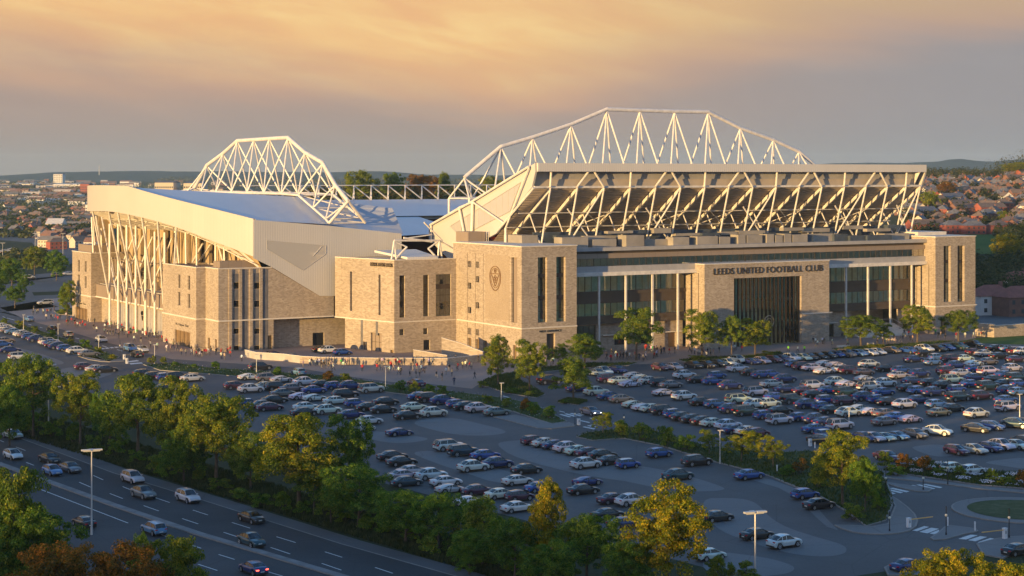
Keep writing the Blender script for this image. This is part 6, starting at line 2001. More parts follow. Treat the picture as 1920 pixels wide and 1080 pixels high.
for t in [(28, 1150, 850, 170, 'a', 'g', 'tall green tree at the lower left with yellow-lit top'),
          (70, 1160, 930, 190, 'e', 'd', 'dark green tree at lower left behind the autumn tree'),
          (-25, 1150, 985, 110, 's', 'y', 'yellowing tree cut by the left edge at the bottom'),
          (100, 1230, 1003, 220, 'c', 'o', 'orange autumn tree at the bottom left corner'),
          (225, 1235, 996, 200, 'e', 'o', 'rust-brown autumn tree beside the orange one'),
          (330, 1215, 985, 150, 'a', 'm', 'yellow-green tree right of the autumn trees'),
          (255, 1160, 985, 60, 's', 'l', 'small pale green treetop rising behind the autumn tree'),
          (1775, 1210, 1018, 170, 'c', 'Y', 'golden tree at the bottom right corner'),
          (1890, 1215, 1038, 150, 'a', 'Y', 'golden tree cut by the right edge at the bottom')]:
    tree(*t[:6], t[6], group=GN)
GP = 'young trees before the stadium'
for t in [(934, 722, 624, 62, 'd', 'm', 'pointed tree in the triangular bed, left of its neighbour'),
          (993, 735, 637, 62, 'b', 'm', 'open-branched tree at the right tip of the triangular bed'),
          (1075, 750, 666, 74, 'd', 'g', 'spreading tree alone on the small kerbed island'),
          (1096, 692, 622, 72, 'a', 'g', 'round green tree behind the small kerbed island'),
          (1046, 690, 642, 36, 's', 'g', 'small tree between two taller ones by the tower foot'),
          (1193, 676, 570, 82, 'a', 'g', 'tallest tree in front of the left glazed range'),
          (1316, 672, 580, 66, 'b', 'm', 'slim tree before the left end of the central stone block'),
          (1372, 670, 588, 52, 'a', 'g', 'dark tree beside the tall entrance portal'),
          (1416, 668, 598, 58, 'b', 'm', 'many-stemmed tree in front of the entrance portal'),
          (1614, 650, 590, 74, 'c', 'g', 'wide tree before the right glazed range'),
          (1656, 647, 606, 36, 's', 'g', 'small tree touching the wide one by the steps'),
          (1720, 643, 572, 62, 'b', 'm', 'light green tree left of the right tower door'),
          (1797, 640, 580, 62, 'c', 'g', 'round tree before the right tower')]:
    tree(t[0], t[1], t[2] - 3, t[3] * 1.22, t[4], t[5], t[6], group=GP)
GS = 'trees and shrubs between the car parks'
for t in [(1390, 868, 800, 90, 's', 'y', 'yellow-green small tree right of the grey lamp post'),
          (1450, 878, 812, 70, 's', 'y', 'yellow-green small tree left of the roadside big tree'),
          (1330, 852, 800, 50, 's', 'm', 'small tree just left of the grey lamp post'),
          (1580, 948, 796, 125, 'a', 'y', 'big yellow-lit tree between the two right-hand car parks'),
          (1622, 962, 850, 70, 'e', 'd', 'dark tree leaning against the big yellow-lit one'),
          (1130, 815, 768, 48, 's', 'm', 'small pointed tree beside the street crossing')]:
    tree(*t[:6], t[6], group=GS)
for i, (px, py, top, w_, v_, tn, lb) in enumerate([
        (1165, 818, 780, 55, 'h', 'g', 'green shrub right of the pointed small tree'), (1205, 826, 782, 60, 'i', 'g', 'tall green shrub in the middle of the dividing bed'), (1250, 838, 790, 55, 'h', 'g', 'green shrub left of the lamp post bed'),
        (1285, 846, 808, 60, 'h', 'd', 'dark low shrub by the bright blue hatchback'), (1500, 890, 852, 50, 'i', 'o', 'orange shrub left of the big yellow-lit tree'), (1475, 893, 868, 60, 'h', 'd', 'dark shrub at the kerb behind a blue saloon'),
        (1535, 915, 872, 60, 'h', 'm', 'olive shrub left of the big tree trunk'), (1640, 930, 880, 60, 'h', 'd', 'dark shrub at the right end of the wedge bed'), (1600, 975, 938, 70, 'h', 'g', 'green shrub on the wedge bed near its tip'), (1648, 955, 925, 44, 'h', 'd', 'small dark shrub by the curved footway'),
        (1660, 880, 838, 45, 'i', 'g', 'green shrub left of the orange pair'), (1695, 884, 842, 52, 'i', 'o', 'orange shrub, left one of the pair'), (1732, 887, 845, 48, 'i', 'o', 'orange shrub, right one of the pair'), (1680, 893, 868, 60, 'h', 'd', 'dark low shrub in the flower bed'),
        (1760, 893, 872, 44, 'h', 'g', 'green shrub in front of two white cars'), (1800, 895, 866, 40, 'i', 'g', 'shrub hiding the front of a white car'), (1860, 905, 872, 38, 'i', 'g', 'shrub right of the white cars'), (1918, 915, 870, 44, 'i', 'o', 'rusty shrub at the right edge'), (1885, 910, 890, 50, 'h', 'g', 'low green shrub near the right edge'),
        (985, 770, 742, 40, 'h', 'o', 'flowering reddish shrub near the street lamp'), (950, 764, 742, 34, 'h', 'g', 'green shrub beside the street lamp'), (1000, 776, 748, 48, 'h', 'd', 'dark shrub left of the narrow strip'), (1030, 784, 756, 46, 'h', 'd', 'dark shrub at the strip end'), (915, 757, 738, 34, 'h', 'm', 'olive shrub behind a grey saloon'),
        (750, 737, 706, 38, 'i', 'd', 'dark shrub right of the street lamp'), (776, 740, 708, 36, 'i', 'm', 'olive shrub with reddish tips in the strip'), (805, 741, 716, 40, 'h', 'd', 'dark shrub hiding a maroon car'), (830, 742, 718, 32, 'h', 'd', 'rightmost dark shrub of the street strip cluster'),
        (615, 713, 692, 44, 'h', 'o', 'rust-tinted shrub before the plaza, left one'), (648, 716, 696, 34, 'h', 'y', 'yellowing shrub before the plaza, right one'), (520, 706, 684, 32, 'h', 'd', 'dark shrub left of the pale blue hatchback'), (404, 692, 674, 34, 'h', 'd', 'dark shrub in the middle of the left strip'),
        (364, 690, 680, 24, 'h', 'd', 'small dark shrub in the left strip'), (328, 687, 676, 22, 'h', 'd', 'little shrub near the left strip lamp'), (285, 684, 662, 26, 'i', 'y', 'golden shrub left of the left strip lamp'), (306, 685, 664, 22, 'i', 'm', 'olive shrub right of the left strip lamp'),
        (38, 618, 597, 30, 'h', 'y', 'golden shrub in the far left bed'), (66, 625, 608, 24, 'h', 'g', 'green shrub in the far left bed'), (98, 632, 616, 28, 'h', 'd', 'dark shrub by the second left lamp'), (133, 648, 628, 18, 'i', 'y', 'little orange-yellow shrub by the street'), (160, 656, 632, 36, 'h', 'd', 'large dark shrub in the left bed'), (185, 666, 646, 24, 'h', 'm', 'olive shrub near the zebra crossing'), (210, 674, 662, 26, 'h', 'y', 'yellow grass clump near the barrier posts'), (8, 608, 594, 26, 'h', 'g', 'shrub at the left edge bed'),
        (120, 590, 575, 40, 'h', 'g', 'low shrub beside the far stone block'), (1310, 676, 664, 60, 'h', 'y', 'sunlit shrub under the slim tree'), (1440, 668, 656, 50, 'h', 'm', 'shrub beside the portal tree'), (1640, 653, 643, 60, 'h', 'y', 'sunlit hedge by the steps'), (1590, 657, 648, 34, 'h', 'y', 'low sunlit shrub by a stone seat'),
        (1060, 757, 746, 30, 'h', 'd', 'low ground shrub on the small kerbed island'), (960, 738, 724, 50, 'h', 'd', 'ground shrub in the triangular bed'), (905, 727, 712, 30, 'h', 'm', 'ground shrub at the left of the triangular bed'), (995, 742, 730, 40, 'h', 'g', 'ground shrub under the open-branched tree')]):
    tree(px, py, top, w_, v_, tn, lb, 'shrub', 'shrubs in the planting beds', 'shrub')
# undergrowth in the belt, far trees
u_r = random.Random(77)
for i in range(26):
    t = i / 25
    px = 20 + t * 980; py = 812 + t * 285 + u_r.uniform(-16, 4)
    tree(px, py, py - u_r.uniform(26, 48), u_r.uniform(50, 80), 'h', u_r.choice('ddg'), 'dark undergrowth bush at the belt foot, %s from left of 26' % (nth(i) if i else 'first'), 'bush', 'undergrowth bushes in the belt', 'shrub')
for t in [(22, 545, 478, 60, 'e', 'd', 'dark tree left of the far car park road'), (65, 522, 456, 52, 'a', 'm', 'taller olive tree left of the end stand'), (106, 526, 463, 50, 'e', 'd', 'round dark tree beside the end stand block'),
          (28, 578, 533, 52, 'c', 'd', 'dark tree on the verge at the left edge'), (126, 600, 524, 42, 'b', 'g', 'slender tree against the far stone block'), (-12, 570, 490, 60, 'e', 'd', 'dark tree cut by the left edge'), (45, 552, 512, 40, 's', 'd', 'small dark tree behind the verge')]:
    tree(*t[:6], t[6], group='trees left of the stadium')
for px, Y, zg, top, w_, v_, tn, lb in [(680, 760, 23, 311, 74, 'e', 'm', 'dark round tree rising behind the far stand'), (740, 780, 23, 318, 56, 'c', 'g', 'flat-topped tree behind the far stand'), (785, 800, 23, 320, 64, 'a', 'o', 'brownish tree behind the far stand'), (832, 820, 23, 317, 40, 'd', 'g', 'pointed evergreen behind the far stand'),
                                        (812, 830, 23, 325, 60, 'c', 'o', 'low brown tree behind the far stand'), (920, 800, 23, 325, 60, 'c', 'y', 'yellowish tree behind the truss end'), (1905, 1180, 42, 302, 62, 'e', 'y', 'big yellow-green tree on the hilltop at the right edge'),
                                        (1890, 640, 1, 432, 76, 'c', 'Y', 'golden weeping tree below the red brick houses'), (1800, 860, 16, 395, 30, 'a', 'd', 'dark tree among the brick houses'), (1880, 830, 15, 392, 26, 'a', 'y', 'yellowish tree right of a brick house'),
                                        (1745, 900, 18, 355, 46, 'c', 'y', 'brownish tree clump beside the roof end'), (1775, 1000, 26, 338, 44, 'c', 'o', 'russet tree on the hill crest')]:
    tree(px, 0, top, w_, v_, tn, lb, group='far trees around the stadium', z=(Y, zg))
# ================================================================ STREET FURNITURE, WALLS, RAMPS
LAMPW = mat('pale_galvanised_pole', (0.55, 0.54, 0.52), 0.45, 0.2, 0.05)


def lamp(px, py, top, heads, label, group='lamp posts'):
    X, Y = world(px, py)
    h = (py - top) / F * Y
    root = empty('lamp_post', (X, Y, 0.02), R(20), label, 'lamp post', group)
    m = MB(); m.tube((0, 0, 0), (0, 0, h), .11 if h > 6 else .075, 8, .07 if h > 6 else .05); m.tube((0, 0, 0), (0, 0, .9), .14 if h > 6 else .1, 8); m.build('pole', LAMPW, root)
    if heads == 1:
        m = MB(); m.box((-.28, -.16, h), (.45, .16, h + .12)); m.build('lamp_head', LAMPW, root)
    else:
        for s in (-1, 1):
            m = MB(); m.box((s * .15, -.22, h + .05), (s * 1.15, .22, h + .2)); m.build('lamp_head', LAMPW, root)
        m = MB(); m.box((-.9, -.06, h - .06), (.9, .06, h + .05)); m.box((-.25, .1, h), (.25, .8, h + .14)); m.build('bracket', LAMPW, root)
    return root


lamp(91, 812, 686, 2, 'tall twin-headed lamp post among the belt trees at left')
lamp(172, 1003, 846, 2, 'tall twin-headed lamp post on the near side of the motorway')
lamp(1416, 1128, 963, 2, 'tall twin-headed lamp post at the bottom right of centre')
for x, y, t, lb in ((44, 619, 591, 'leftmost short lamp post in the far left bed'), (109, 638, 608, 'second short lamp post in the far left bed'), (185, 664, 629, 'short lamp post beside the zebra crossing'), (290, 683, 647, 'short lamp post at the left end of the street strip'),
                    (481, 702, 665, 'short lamp post before the side wall, left of a blue hatchback'), (723, 727, 688, 'short lamp post in front of the plaza crowd'), (940, 752, 719, 'short lamp post beside the flowering shrub'),
                    (1350, 870, 808, 'short lamp post by the black estate, between the car parks'), (1592, 800, 765, 'short lamp post among rows of the right car park'), (1912, 782, 740, 'short lamp post at the right edge of the car park'), (109, 742, 726, 'low lamp post half hidden by belt trees')):
    lamp(x, y, t, 1, lb)
for x, y, t, lb in ((66, 500, 438, 'far lamp post, third from left beyond the trees'), (118, 493, 438, 'far lamp post nearest the end stand'), (5, 492, 456, 'far lamp post at the left edge'), (55, 440, 422, 'small far lamp post on the distant road'), (70, 500, 439, 'far lamp post doubled behind another')):
    lamp(x, y, t, 2, lb, 'far lamp posts')
# slim black posts with small lanterns around the junction
for i, (x, y, t, lb) in enumerate(((1661, 927, 885, 'slim black post left of the upper zebra crossing'), (1731, 920, 888, 'slim black post on the upper traffic island'), (1777, 910, 864, 'slim black post in the flower bed footway'), (1668, 998, 961, 'slim black post on the curved footway'), (1774, 1005, 951, 'slim black post on the triangular traffic island'), (1892, 1010, 955, 'slim black post by the right barrier'), (1078, 798, 768, 'slim black post by the white barrier box'), (225, 672, 638, 'slim post beside the left barrier boxes'), (1170, 797, 778, 'slim post behind the small pointed tree'))):
    X, Y = world(x, y); h = (y - t) / F * Y
    root = empty('signal_post', (X, Y, .14), 0, lb, 'post', 'slim posts at the crossings')
    m = MB(); m.tube((0, 0, 0), (0, 0, h), .05, 8); m.tube((0, 0, 0), (0, 0, .25), .09, 8); m.build('pole', BLACKM, root)
    m = MB()
    for q in range(6):
        a = math.pi * (q + .5) / 6; r0 = .16 * math.sin(math.pi * q / 6); r1 = .16 * math.sin(math.pi * (q + 1) / 6)
        m.tube((0, -.02, h * .68 + .16 * math.cos(math.pi * q / 6)), (0, -.02, h * .68 + .16 * math.cos(math.pi * (q + 1) / 6)), max(r0, .01), 10, max(r1, .01))
    m.build('globe', mat('white_globe', (.7, .65, .5), .4), root)
ORB = mat('striped_orange_arm', (0.75, 0.42, 0.12), 0.5)
for x, y, t, arm, lb in ((1704, 991, 974, (1755, 985), 'white barrier box with arm at the curved footway'), (1884, 1012, 993, (1834, 987), 'white barrier box with arm right of the island'), (1085, 798, 787, None, 'white barrier box by the street crossing'),
                         (233, 675, 666, (242, 669), 'white barrier box, upper one of the left pair'), (238, 683, 673, None, 'white barrier box, lower one of the left pair'), (1519, 838, 825, (1560, 838), 'white barrier box at the car park edge behind the big tree')):
    X, Y = world(x, y); h = (y - t) / F * Y
    root = empty('barrier', (X, Y, .13), ANG, lb, 'barrier', 'car park barriers')
    m = MB(); m.box((-.22, -.18, 0), (.22, .18, h)); m.box((-.25, -.21, h), (.25, .21, h + .05)); m.build('cabinet', mat('white_cabinet', (.72, .72, .72), .5), root)
    m = MB(); m.box((-.12, -.19, h * .5), (.12, -.184, h * .8)); m.build('panel', GREYM, root)
    if arm:
        Xa, Ya = world(*arm, .9) if False else (((arm[0] - 960) / F * Y), Y + (1.5 if arm[0] > x else -1.5))
        d_ = Matrix.Rotation(-ANG, 3, 'Z') @ Vector((Xa - X, Ya - Y, 0))
        m = MB(); m.beam((0, 0, h * .86), (d_.x, d_.y, h * .86 + .03), .07, .10); m.build('arm', ORB, root)
for x, y in ((1777, 988), (1828, 997)):
    X, Y = world(x, y); m = MB(); m.box((-.07, -.07, 0), (.07, .07, 1.0)); m.box((-.08, -.08, .8), (.08, .08, .95))
    o = m.build('bollard', mat('white_cabinet', (.72, .72, .72), .5), None, loc=(X, Y, .14)); tag(o, 'white bollard at the %s end of the triangular island' % ('upper' if x < 1800 else 'right'), 'bollard', 'white island bollards')
for x, y in ((1457, 885), (1528, 841)):
    X, Y = world(x, y); m = MB(); m.tube((0, 0, 0), (0, 0, .85), .09, 10); m.tube((0, 0, .85), (0, 0, .9), .11, 10)
    o = m.build('bollard', mat('white_cabinet', (.72, .72, .72), .5), None, loc=(X, Y, .05)); tag(o, 'round pale bollard %s' % ('on the verge behind a blue saloon' if x < 1500 else 'by the car park edge barrier'), 'bollard')

# low stone walls round the service yard and the ramp
def lowwall(pts, h, label, th=.35, name='low_wall', m_=None, hs=None):
    P = [world(*p) for p in pts]
    root = empty(name, (P[0][0], P[0][1], 0), 0, label, 'wall')
    b = MB(); c = MB()
    for i in range(len(P) - 1):
        p, q = Vector(P[i]) - Vector(P[0]), Vector(P[i + 1]) - Vector(P[0])
        d_ = (q - p).normalized(); n_ = Vector((-d_.y, d_.x)) * th
        h0, h1 = (hs[i], hs[i + 1]) if hs else (h, h)
        v = [(*p, 0), (*q, 0), (*(q + n_), 0), (*(p + n_), 0), (*p, h0), (*q, h1), (*(q + n_), h1), (*(p + n_), h0)]
        F_ = [(0, 1, 5, 4), (1, 2, 6, 5), (2, 3, 7, 6), (3, 0, 4, 7), (4, 5, 6, 7)]
        b.add(v, F_)
        e = d_ * .04; nn = n_.normalized() * .05
        v = [(*(p - nn - e), h0 + .002), (*(q - nn + e), h1 + .002), (*(q + n_ + nn + e), h1 + .002), (*(p + n_ + nn - e), h0 + .002), (*(p - nn - e), h0 + .1), (*(q - nn + e), h1 + .1), (*(q + n_ + nn + e), h1 + .1), (*(p + n_ + nn - e), h0 + .1)]
        c.add(v, F_ + [(3, 2, 1, 0)])
    b.build('wall', m_ or STONE, root); c.build('coping', COPING, root)
    return root


lowwall([(562, 681), (600, 683), (702, 684.5), (839, 685), (905, 678)], 1.45, 'low stone wall behind the plaza crowd, closing the service yard')
lowwall([(459, 669), (480, 674), (530, 677), (562, 681)], 1.5, 'smooth tan wall at the left end of the service yard', m_=CONC)
lowwall([(775, 676), (838, 678)], 2.1, 'short sunlit ramp wall above the plaza wall', m_=STONE, hs=[2.3, 1.3])
lowwall([(828, 671), (865, 672), (905, 675)], 3.0, 'tapering stone ramp wall in front of the tall tower', th=.4, hs=[4.4, 3.2, 1.7])
lowwall([(1828, 630), (1864, 633)], 3.2, 'stone wall beyond the right tower, lit end', th=.5, m_=STONE)
lowwall([(1864, 633), (2100, 618)], 2.9, 'long stone boundary wall beside the lawn at the right edge', th=.5, m_=STONE)
# stone seats
for i, (x, y) in enumerate(((1576, 652), (1586, 651), (1632, 647))):
    X, Y = world(x, y); m = MB(); m.box((-.9, -.3, .1), (.9, .3, .5)); m.box((-.7, -.25, 0), (.7, .25, .1))
    o = m.build('stone_bench', COPING, None, loc=(X, Y, .03)); o.rotation_euler = (0, 0, ANG)
    tag(o, 'pale stone block seat %s' % ('left end of the planted bed', 'beside the left end seat', 'near the steps')[i], 'bench', 'stone seats by the planting')
# ================================================================ FAR TOWN
def tile(name, c): return ribbed(name, c, .35, .85, 0, .5, 'z')
RT = {'orange': mat('orange_roof_tile', (0.22, 0.12, 0.085), .85, var=.2), 'brown': mat('brown_roof_tile', (0.17, 0.12, 0.09), .85, var=.2), 'grey': mat('grey_slate_roof', (0.15, 0.145, 0.15), .8, var=.2), 'red': mat('red_roof_tile', (0.27, 0.09, 0.065), .85, var=.15)}
WT = {'red brick': mat('red_brick', (0.29, 0.085, 0.06), .9, var=.15), 'brown brick': mat('brown_brick', (0.20, 0.10, 0.075), .9, var=.15), 'cream': mat('cream_render', (0.55, 0.47, 0.37), .9, var=.08), 'white': mat('white_render', (0.65, 0.63, 0.6), .9, var=.05)}
WINM = mat('distant_window', (0.06, 0.07, 0.08), .15, var=.1)
WFR = mat('white_window_frame', (.7, .7, .7), .5)


def house_meshes(L, Wd, e, r, hip, chim=True, wins=True, wallm=None, roofm=None):
    """wall, roof, chimney, windows for one house type; ridge along x"""
    out_ = {}
    m = MB(); l, w_ = L / 2, Wd / 2
    m.add([(-l, -w_, -3), (l, -w_, -3), (l, w_, -3), (-l, w_, -3), (-l, -w_, e), (l, -w_, e), (l, w_, e), (-l, w_, e)], [(0, 1, 5, 4), (1, 2, 6, 5), (2, 3, 7, 6), (3, 0, 4, 7)])
    if not hip: m.add([(-l, -w_, e), (-l, w_, e), (-l, 0, r), (l, -w_, e), (l, w_, e), (l, 0, r)], [(0, 1, 2), (4, 3, 5)])
    out_['wall'] = m
    q = MB(); o = .35; k = l - (w_ if hip else -o)
    ro = l + (o if hip else o)
    z0 = e - .15
    q.add([(-ro, -w_ - o, z0), (ro, -w_ - o, z0), (ro, w_ + o, z0), (-ro, w_ + o, z0), (-k if hip else -ro, 0, r + .1), (k if hip else ro, 0, r + .1)], [(0, 1, 5, 4), (2, 3, 4, 5)] + ([(1, 2, 5), (3, 0, 4)] if hip else []))
    out_['roof'] = q
    c = MB(); c.box((l * .45, -.4, e), (l * .45 + .9, .4, r + 1.0)); out_['chimney'] = c
    v = MB()
    nw = max(2, int(L / 2.8))
    for fl in range(max(1, int(e / 2.7))):
        for i in range(nw):
            x = -l + L * (i + .5) / nw
            for s in (-1, 1):
                v.face([(x - .55, s * (w_ + .03), fl * 2.6 + .9), (x + .55, s * (w_ + .03), fl * 2.6 + .9), (x + .55, s * (w_ + .03), fl * 2.6 + 2.1), (x - .55, s * (w_ + .03), fl * 2.6 + 2.1)])
    out_['window'] = v
    return {k_: v_ for k_, v_ in out_.items()}


HT = {}
def house(X, Y, rz, kind, wallk, roofk, label, group, cat='house', name='brick_house', parts=('wall', 'roof', 'chimney', 'window')):
    key = (kind, wallk, roofk)
    z = height(X, Y)
    if key not in HT:
        dims = {'semi': (13, 8, 5.6, 8.4, True), 'terrace': (24, 8, 5.6, 8.6, False), 'det': (9.5, 8.5, 5.6, 8.8, True), 'gable': (10, 8, 5.4, 8.6, False), 'bung': (12, 9, 3.0, 6.0, False), 'long': (34, 9, 5.8, 8.8, False)}[kind]
        d_ = house_meshes(*dims)
        ms = {'wall': WT[wallk], 'roof': RT[roofk], 'chimney': WT['brown brick'], 'window': WINM}
        r_ = {}
        for p, mb in d_.items():
            me = bpy.data.meshes.new(p); me.from_pydata(mb.v, [], mb.f); me.materials.append(ms[p]); me.update(); r_[p] = me
        HT[key] = r_
    root = empty(name, (X, Y, z), rz, label, cat, group)
    if Y > 700: root.scale = (.74, .74, .74)
    roof = None
    for p in parts:
        o = bpy.data.objects.new(p, HT[key][p]); C.objects.link(o)
        if p == 'chimney' and roof is not None: o.parent = roof
        else: o.parent = root
        if p == 'roof': roof = o
    return root


hr = random.Random(12)


def at(px, Y): return ((px - 960) / F * Y, Y)


# placed brick houses on the right hillside (photo column, distance)
GH = 'houses on the right hillside'
placed = []
def ph(px, Y, rz, kind, wk, rk, label):
    X, Y = at(px, Y)
    placed.append((X, Y)); house(X, Y, R(rz), kind, wk, rk, label, GH)
for a in [(1735, 800, 20, 'terrace', 'red brick', 'brown', 'long red brick terrace nearest the stand end'), (1785, 792, 15, 'semi', 'red brick', 'grey', 'red brick semi with grey roof above the knoll'), (1825, 788, 12, 'semi', 'red brick', 'grey', 'red brick semi right of the knoll shrub'),
          (1872, 792, 25, 'semi', 'red brick', 'brown', 'low red brick semi above the golden tree'), (1836, 845, 60, 'det', 'red brick', 'brown', 'square red brick house with hipped roof'), (1768, 880, 65, 'semi', 'red brick', 'grey', 'bright red gable wall left of the cream hut'),
          (1830, 950, 60, 'det', 'red brick', 'brown', 'small bright red house higher on the hill'), (1856, 890, 30, 'terrace', 'red brick', 'brown', 'red terrace row below the white houses'), (1880, 915, 20, 'semi', 'red brick', 'brown', 'red house left of the white gable'),
          (1793, 870, 10, 'bung', 'cream', 'brown', 'little cream hut between red houses'), (1912, 875, 80, 'gable', 'white', 'grey', 'white gabled house near the right edge'), (1800, 1010, 10, 'long', 'brown brick', 'brown', 'wide brown roofed hall on the hillside'),
          (1845, 1015, -10, 'long', 'brown brick', 'brown', 'second wide brown roof beside the hall'), (1730, 870, 40, 'terrace', 'brown brick', 'grey', 'grey roofed row beside the stand end'), (1745, 930, 30, 'semi', 'red brick', 'brown', 'brownish red pair left on the hill'), (1760, 840, 20, 'det', 'brown brick', 'brown', 'dark brick house behind the terrace'),
          (1898, 800, 70, 'gable', 'brown brick', 'brown', 'brown gabled house above the golden tree'), (1918, 800, 30, 'det', 'brown brick', 'grey', 'dark brick house at the right edge')]:
    ph(*a)
cnt = 0
rowsH = []
for _ in range(2200):
    Y = hr.uniform(790, 1330); px = hr.uniform(1700, 1935)
    X, Y = at(px, Y)
    if any((X - a) ** 2 + (Y - b) ** 2 < 13.5 ** 2 for a, b in placed): continue
    placed.append((X, Y)); rowsH.append((px, X, Y))
rowsH.sort(key=lambda q: q[2])
for i, (px, X, Y) in enumerate(rowsH[:120]):
    k = hr.choice(['semi', 'semi', 'det', 'terrace', 'gable']); wk = hr.choice(['red brick', 'red brick', 'brown brick', 'brown brick', 'white', 'cream']); rk = hr.choice(['grey', 'brown', 'grey', 'brown'])
    house(X, Y, R(hr.choice([20, 30, 60, 100, 110]) + hr.uniform(-8, 8)), k, wk, rk, '%s house under a %s roof on the hillside, %s counting uphill of 120' % (wk, rk, nth(i) if i else 'first'), GH)
# white and brick houses beyond the right tower
for px, Y, rz, k, wk, rk, lb in [(1858, 505, 22, 'semi', 'white', 'red', 'white house with red roof right of the tower'), (1908, 500, 25, 'semi', 'brown brick', 'red', 'brown brick house with red roof at the right edge'), (1905, 575, 25, 'semi', 'white', 'red', 'white house with red roof half hidden by trees'), (1850, 560, 40, 'bung', 'brown brick', 'grey', 'low grey roof among the trees'), (1868, 640, 30, 'bung', 'brown brick', 'brown', 'brown roof deep in the woods')]:
    X, Y = at(px, Y); placed.append((X, Y)); house(X, Y, R(rz), k, wk, rk, lb, 'houses beyond the right tower')
# left town
pl = []
def okp(X, Y, d_): return all((X - a) ** 2 + (Y - b) ** 2 > d_ * d_ for a, b in pl)
L_ = []
for _ in range(4000):
    Y = hr.uniform(950, 2050); px = hr.uniform(-30, 176)
    X, Y = at(px, Y)
    if Y < 1130 and px < 90: continue
    if 1720 < Y < 1980 and hr.random() < .7: continue
    if okp(X, Y, 18 + (Y - 950) * .012): pl.append((X, Y)); L_.append((px, X, Y))
L_.sort(key=lambda q: q[2])
for i, (px, X, Y) in enumerate(L_[:130]):
    k = hr.choice(['semi', 'det', 'gable', 'bung', 'terrace']); wk = hr.choice(['brown brick', 'cream', 'red brick', 'cream', 'white']); rk = hr.choice(['orange', 'brown', 'brown', 'grey', 'orange'])
    house(X, Y, R(hr.uniform(-60, 60)), k, wk, rk, '%s house with %s roof in the left suburb, %s by distance of %d' % (wk, rk, nth(i) if i else 'nearest', min(130, len(L_))), 'houses of the left suburb', parts=('wall', 'roof', 'chimney') if Y > 1300 else ('wall', 'roof', 'chimney', 'window'))
# sheds and blocks
PALE = mat('pale_shed_cladding', (.62, .58, .52), .7, var=.06)
def shed(px0, px1, Y, h, dp, label, wallm, flat=True, name='warehouse', cat='warehouse', nw=0):
    x0, x1 = (px0 - 960) / F * Y, (px1 - 960) / F * Y
    z = height((x0 + x1) / 2, Y)
    root = empty(name, ((x0 + x1) / 2, Y, z), 0, label, cat, 'large far buildings on the left')
    l = (x1 - x0) / 2
    m = MB(); m.box((-l, 0, -2), (l, dp, h)); m.build('wall', wallm, root)
    m = MB(); m.add([(-l - .3, -.3, h), (l + .3, -.3, h), (l + .3, dp, h), (-l - .3, dp, h), (-l, dp / 2, h + (1.5 if flat else 4)), (l, dp / 2, h + (1.5 if flat else 4))], [(0, 1, 5, 4), (2, 3, 4, 5), (1, 2, 5), (3, 0, 4)]); m.build('roof', RT['grey'] if nw else PALE, root)
    if nw:
        m = MB(); fl = int(h / 3.2)
        for f in range(fl):
            for i in range(nw):
                x = -l + 2 * l * (i + .5) / nw; m.face([(x - l / nw * .6, -.05, f * 3.2 + 1.1), (x + l / nw * .6, -.05, f * 3.2 + 1.1), (x + l / nw * .6, -.05, f * 3.2 + 2.5), (x - l / nw * .6, -.05, f * 3.2 + 2.5)])
        m.build('window', WINM, root)
shed(48, 148, 2120, 8, 30, 'long low pale warehouse beyond the suburb roofs', PALE)
shed(22, 62, 2700, 11, 40, 'white shed left in the far industrial row', WT['white'])
shed(100, 166, 2650, 12, 40, 'white shed beside the stand in the far industrial row', WT['white'])
shed(100, 117, 2900, 26, 18, 'pair of pale tower blocks, one by the far industrial row', WT['white'], True, 'tower_block', 'tower block', 5)
shed(150, 167, 2350, 22, 20, 'red brick flats beside the fascia edge', WT['red brick'], True, 'apartment_block', 'flats', 6)
shed(290, 325, 1450, 36.5 - 2, 30, 'cream block peeping over the curved fascia', WT['cream'], True, 'apartment_block', 'flats', 9)
shed(344, 378, 1450, 34, 30, 'cream office block behind the end truss', WT['cream'], True, 'office_block', 'offices', 8)
shed(85, 116, 1250, 5.5, 14, 'tan hall with plain wall among the suburb houses', WT['cream'], False, 'hall', 'hall')
shed(160, 170, 1700, 12, 14, 'small white block beside the fascia edge', WT['white'], True, 'apartment_block', 'flats', 3)

# woods, hedges and distant roofs nobody could count
def clumps(name, pts, leaf, n, label, tone, cat='woodland'):
    r = random.Random(len(pts))
    vs, fs = [], []
    for (x, y, z, rad, hh) in pts:
        for _ in range(n):
            a, b = r.uniform(0, 6.283), math.acos(r.uniform(-.3, 1))
            q = r.uniform(.75, 1.02)
            p = Vector((x + math.cos(a) * math.sin(b) * rad * q, y + math.sin(a) * math.sin(b) * rad * q, z + max(math.cos(b), -.3) * hh * q + hh * .35))
            nn = Vector((math.cos(a) * math.sin(b) + r.uniform(-.6, .6), math.sin(a) * math.sin(b) + r.uniform(-.6, .6), math.cos(b) + r.uniform(-.3, .6))).normalized()
            t = nn.orthogonal().normalized(); t.rotate(Matrix.Rotation(r.uniform(0, 6.28), 3, nn)); u = nn.cross(t)
            s = leaf * r.uniform(.6, 1.3); o = len(vs)
            vs += [tuple(p + t * s * .5), tuple(p + u * s * .45), tuple(p - t * s * .5), tuple(p - u * s * .45)]
            fs.append((o, o + 1, o + 2, o + 3))
    me = bpy.data.meshes.new(name); me.from_pydata(vs, [], fs); me.materials.append(leafmat('far_leaves', (0.020, 0.035, 0.014), (0.045, 0.060, 0.022), (0.11, 0.095, 0.04), .25) if 'far_leaves' not in MATS else MATS['far_leaves']); me.update()
    o = bpy.data.objects.new(name, me); C.objects.link(o); o.color = (*tone, 1)
    tag(o, label, cat, kind='stuff')
    return o


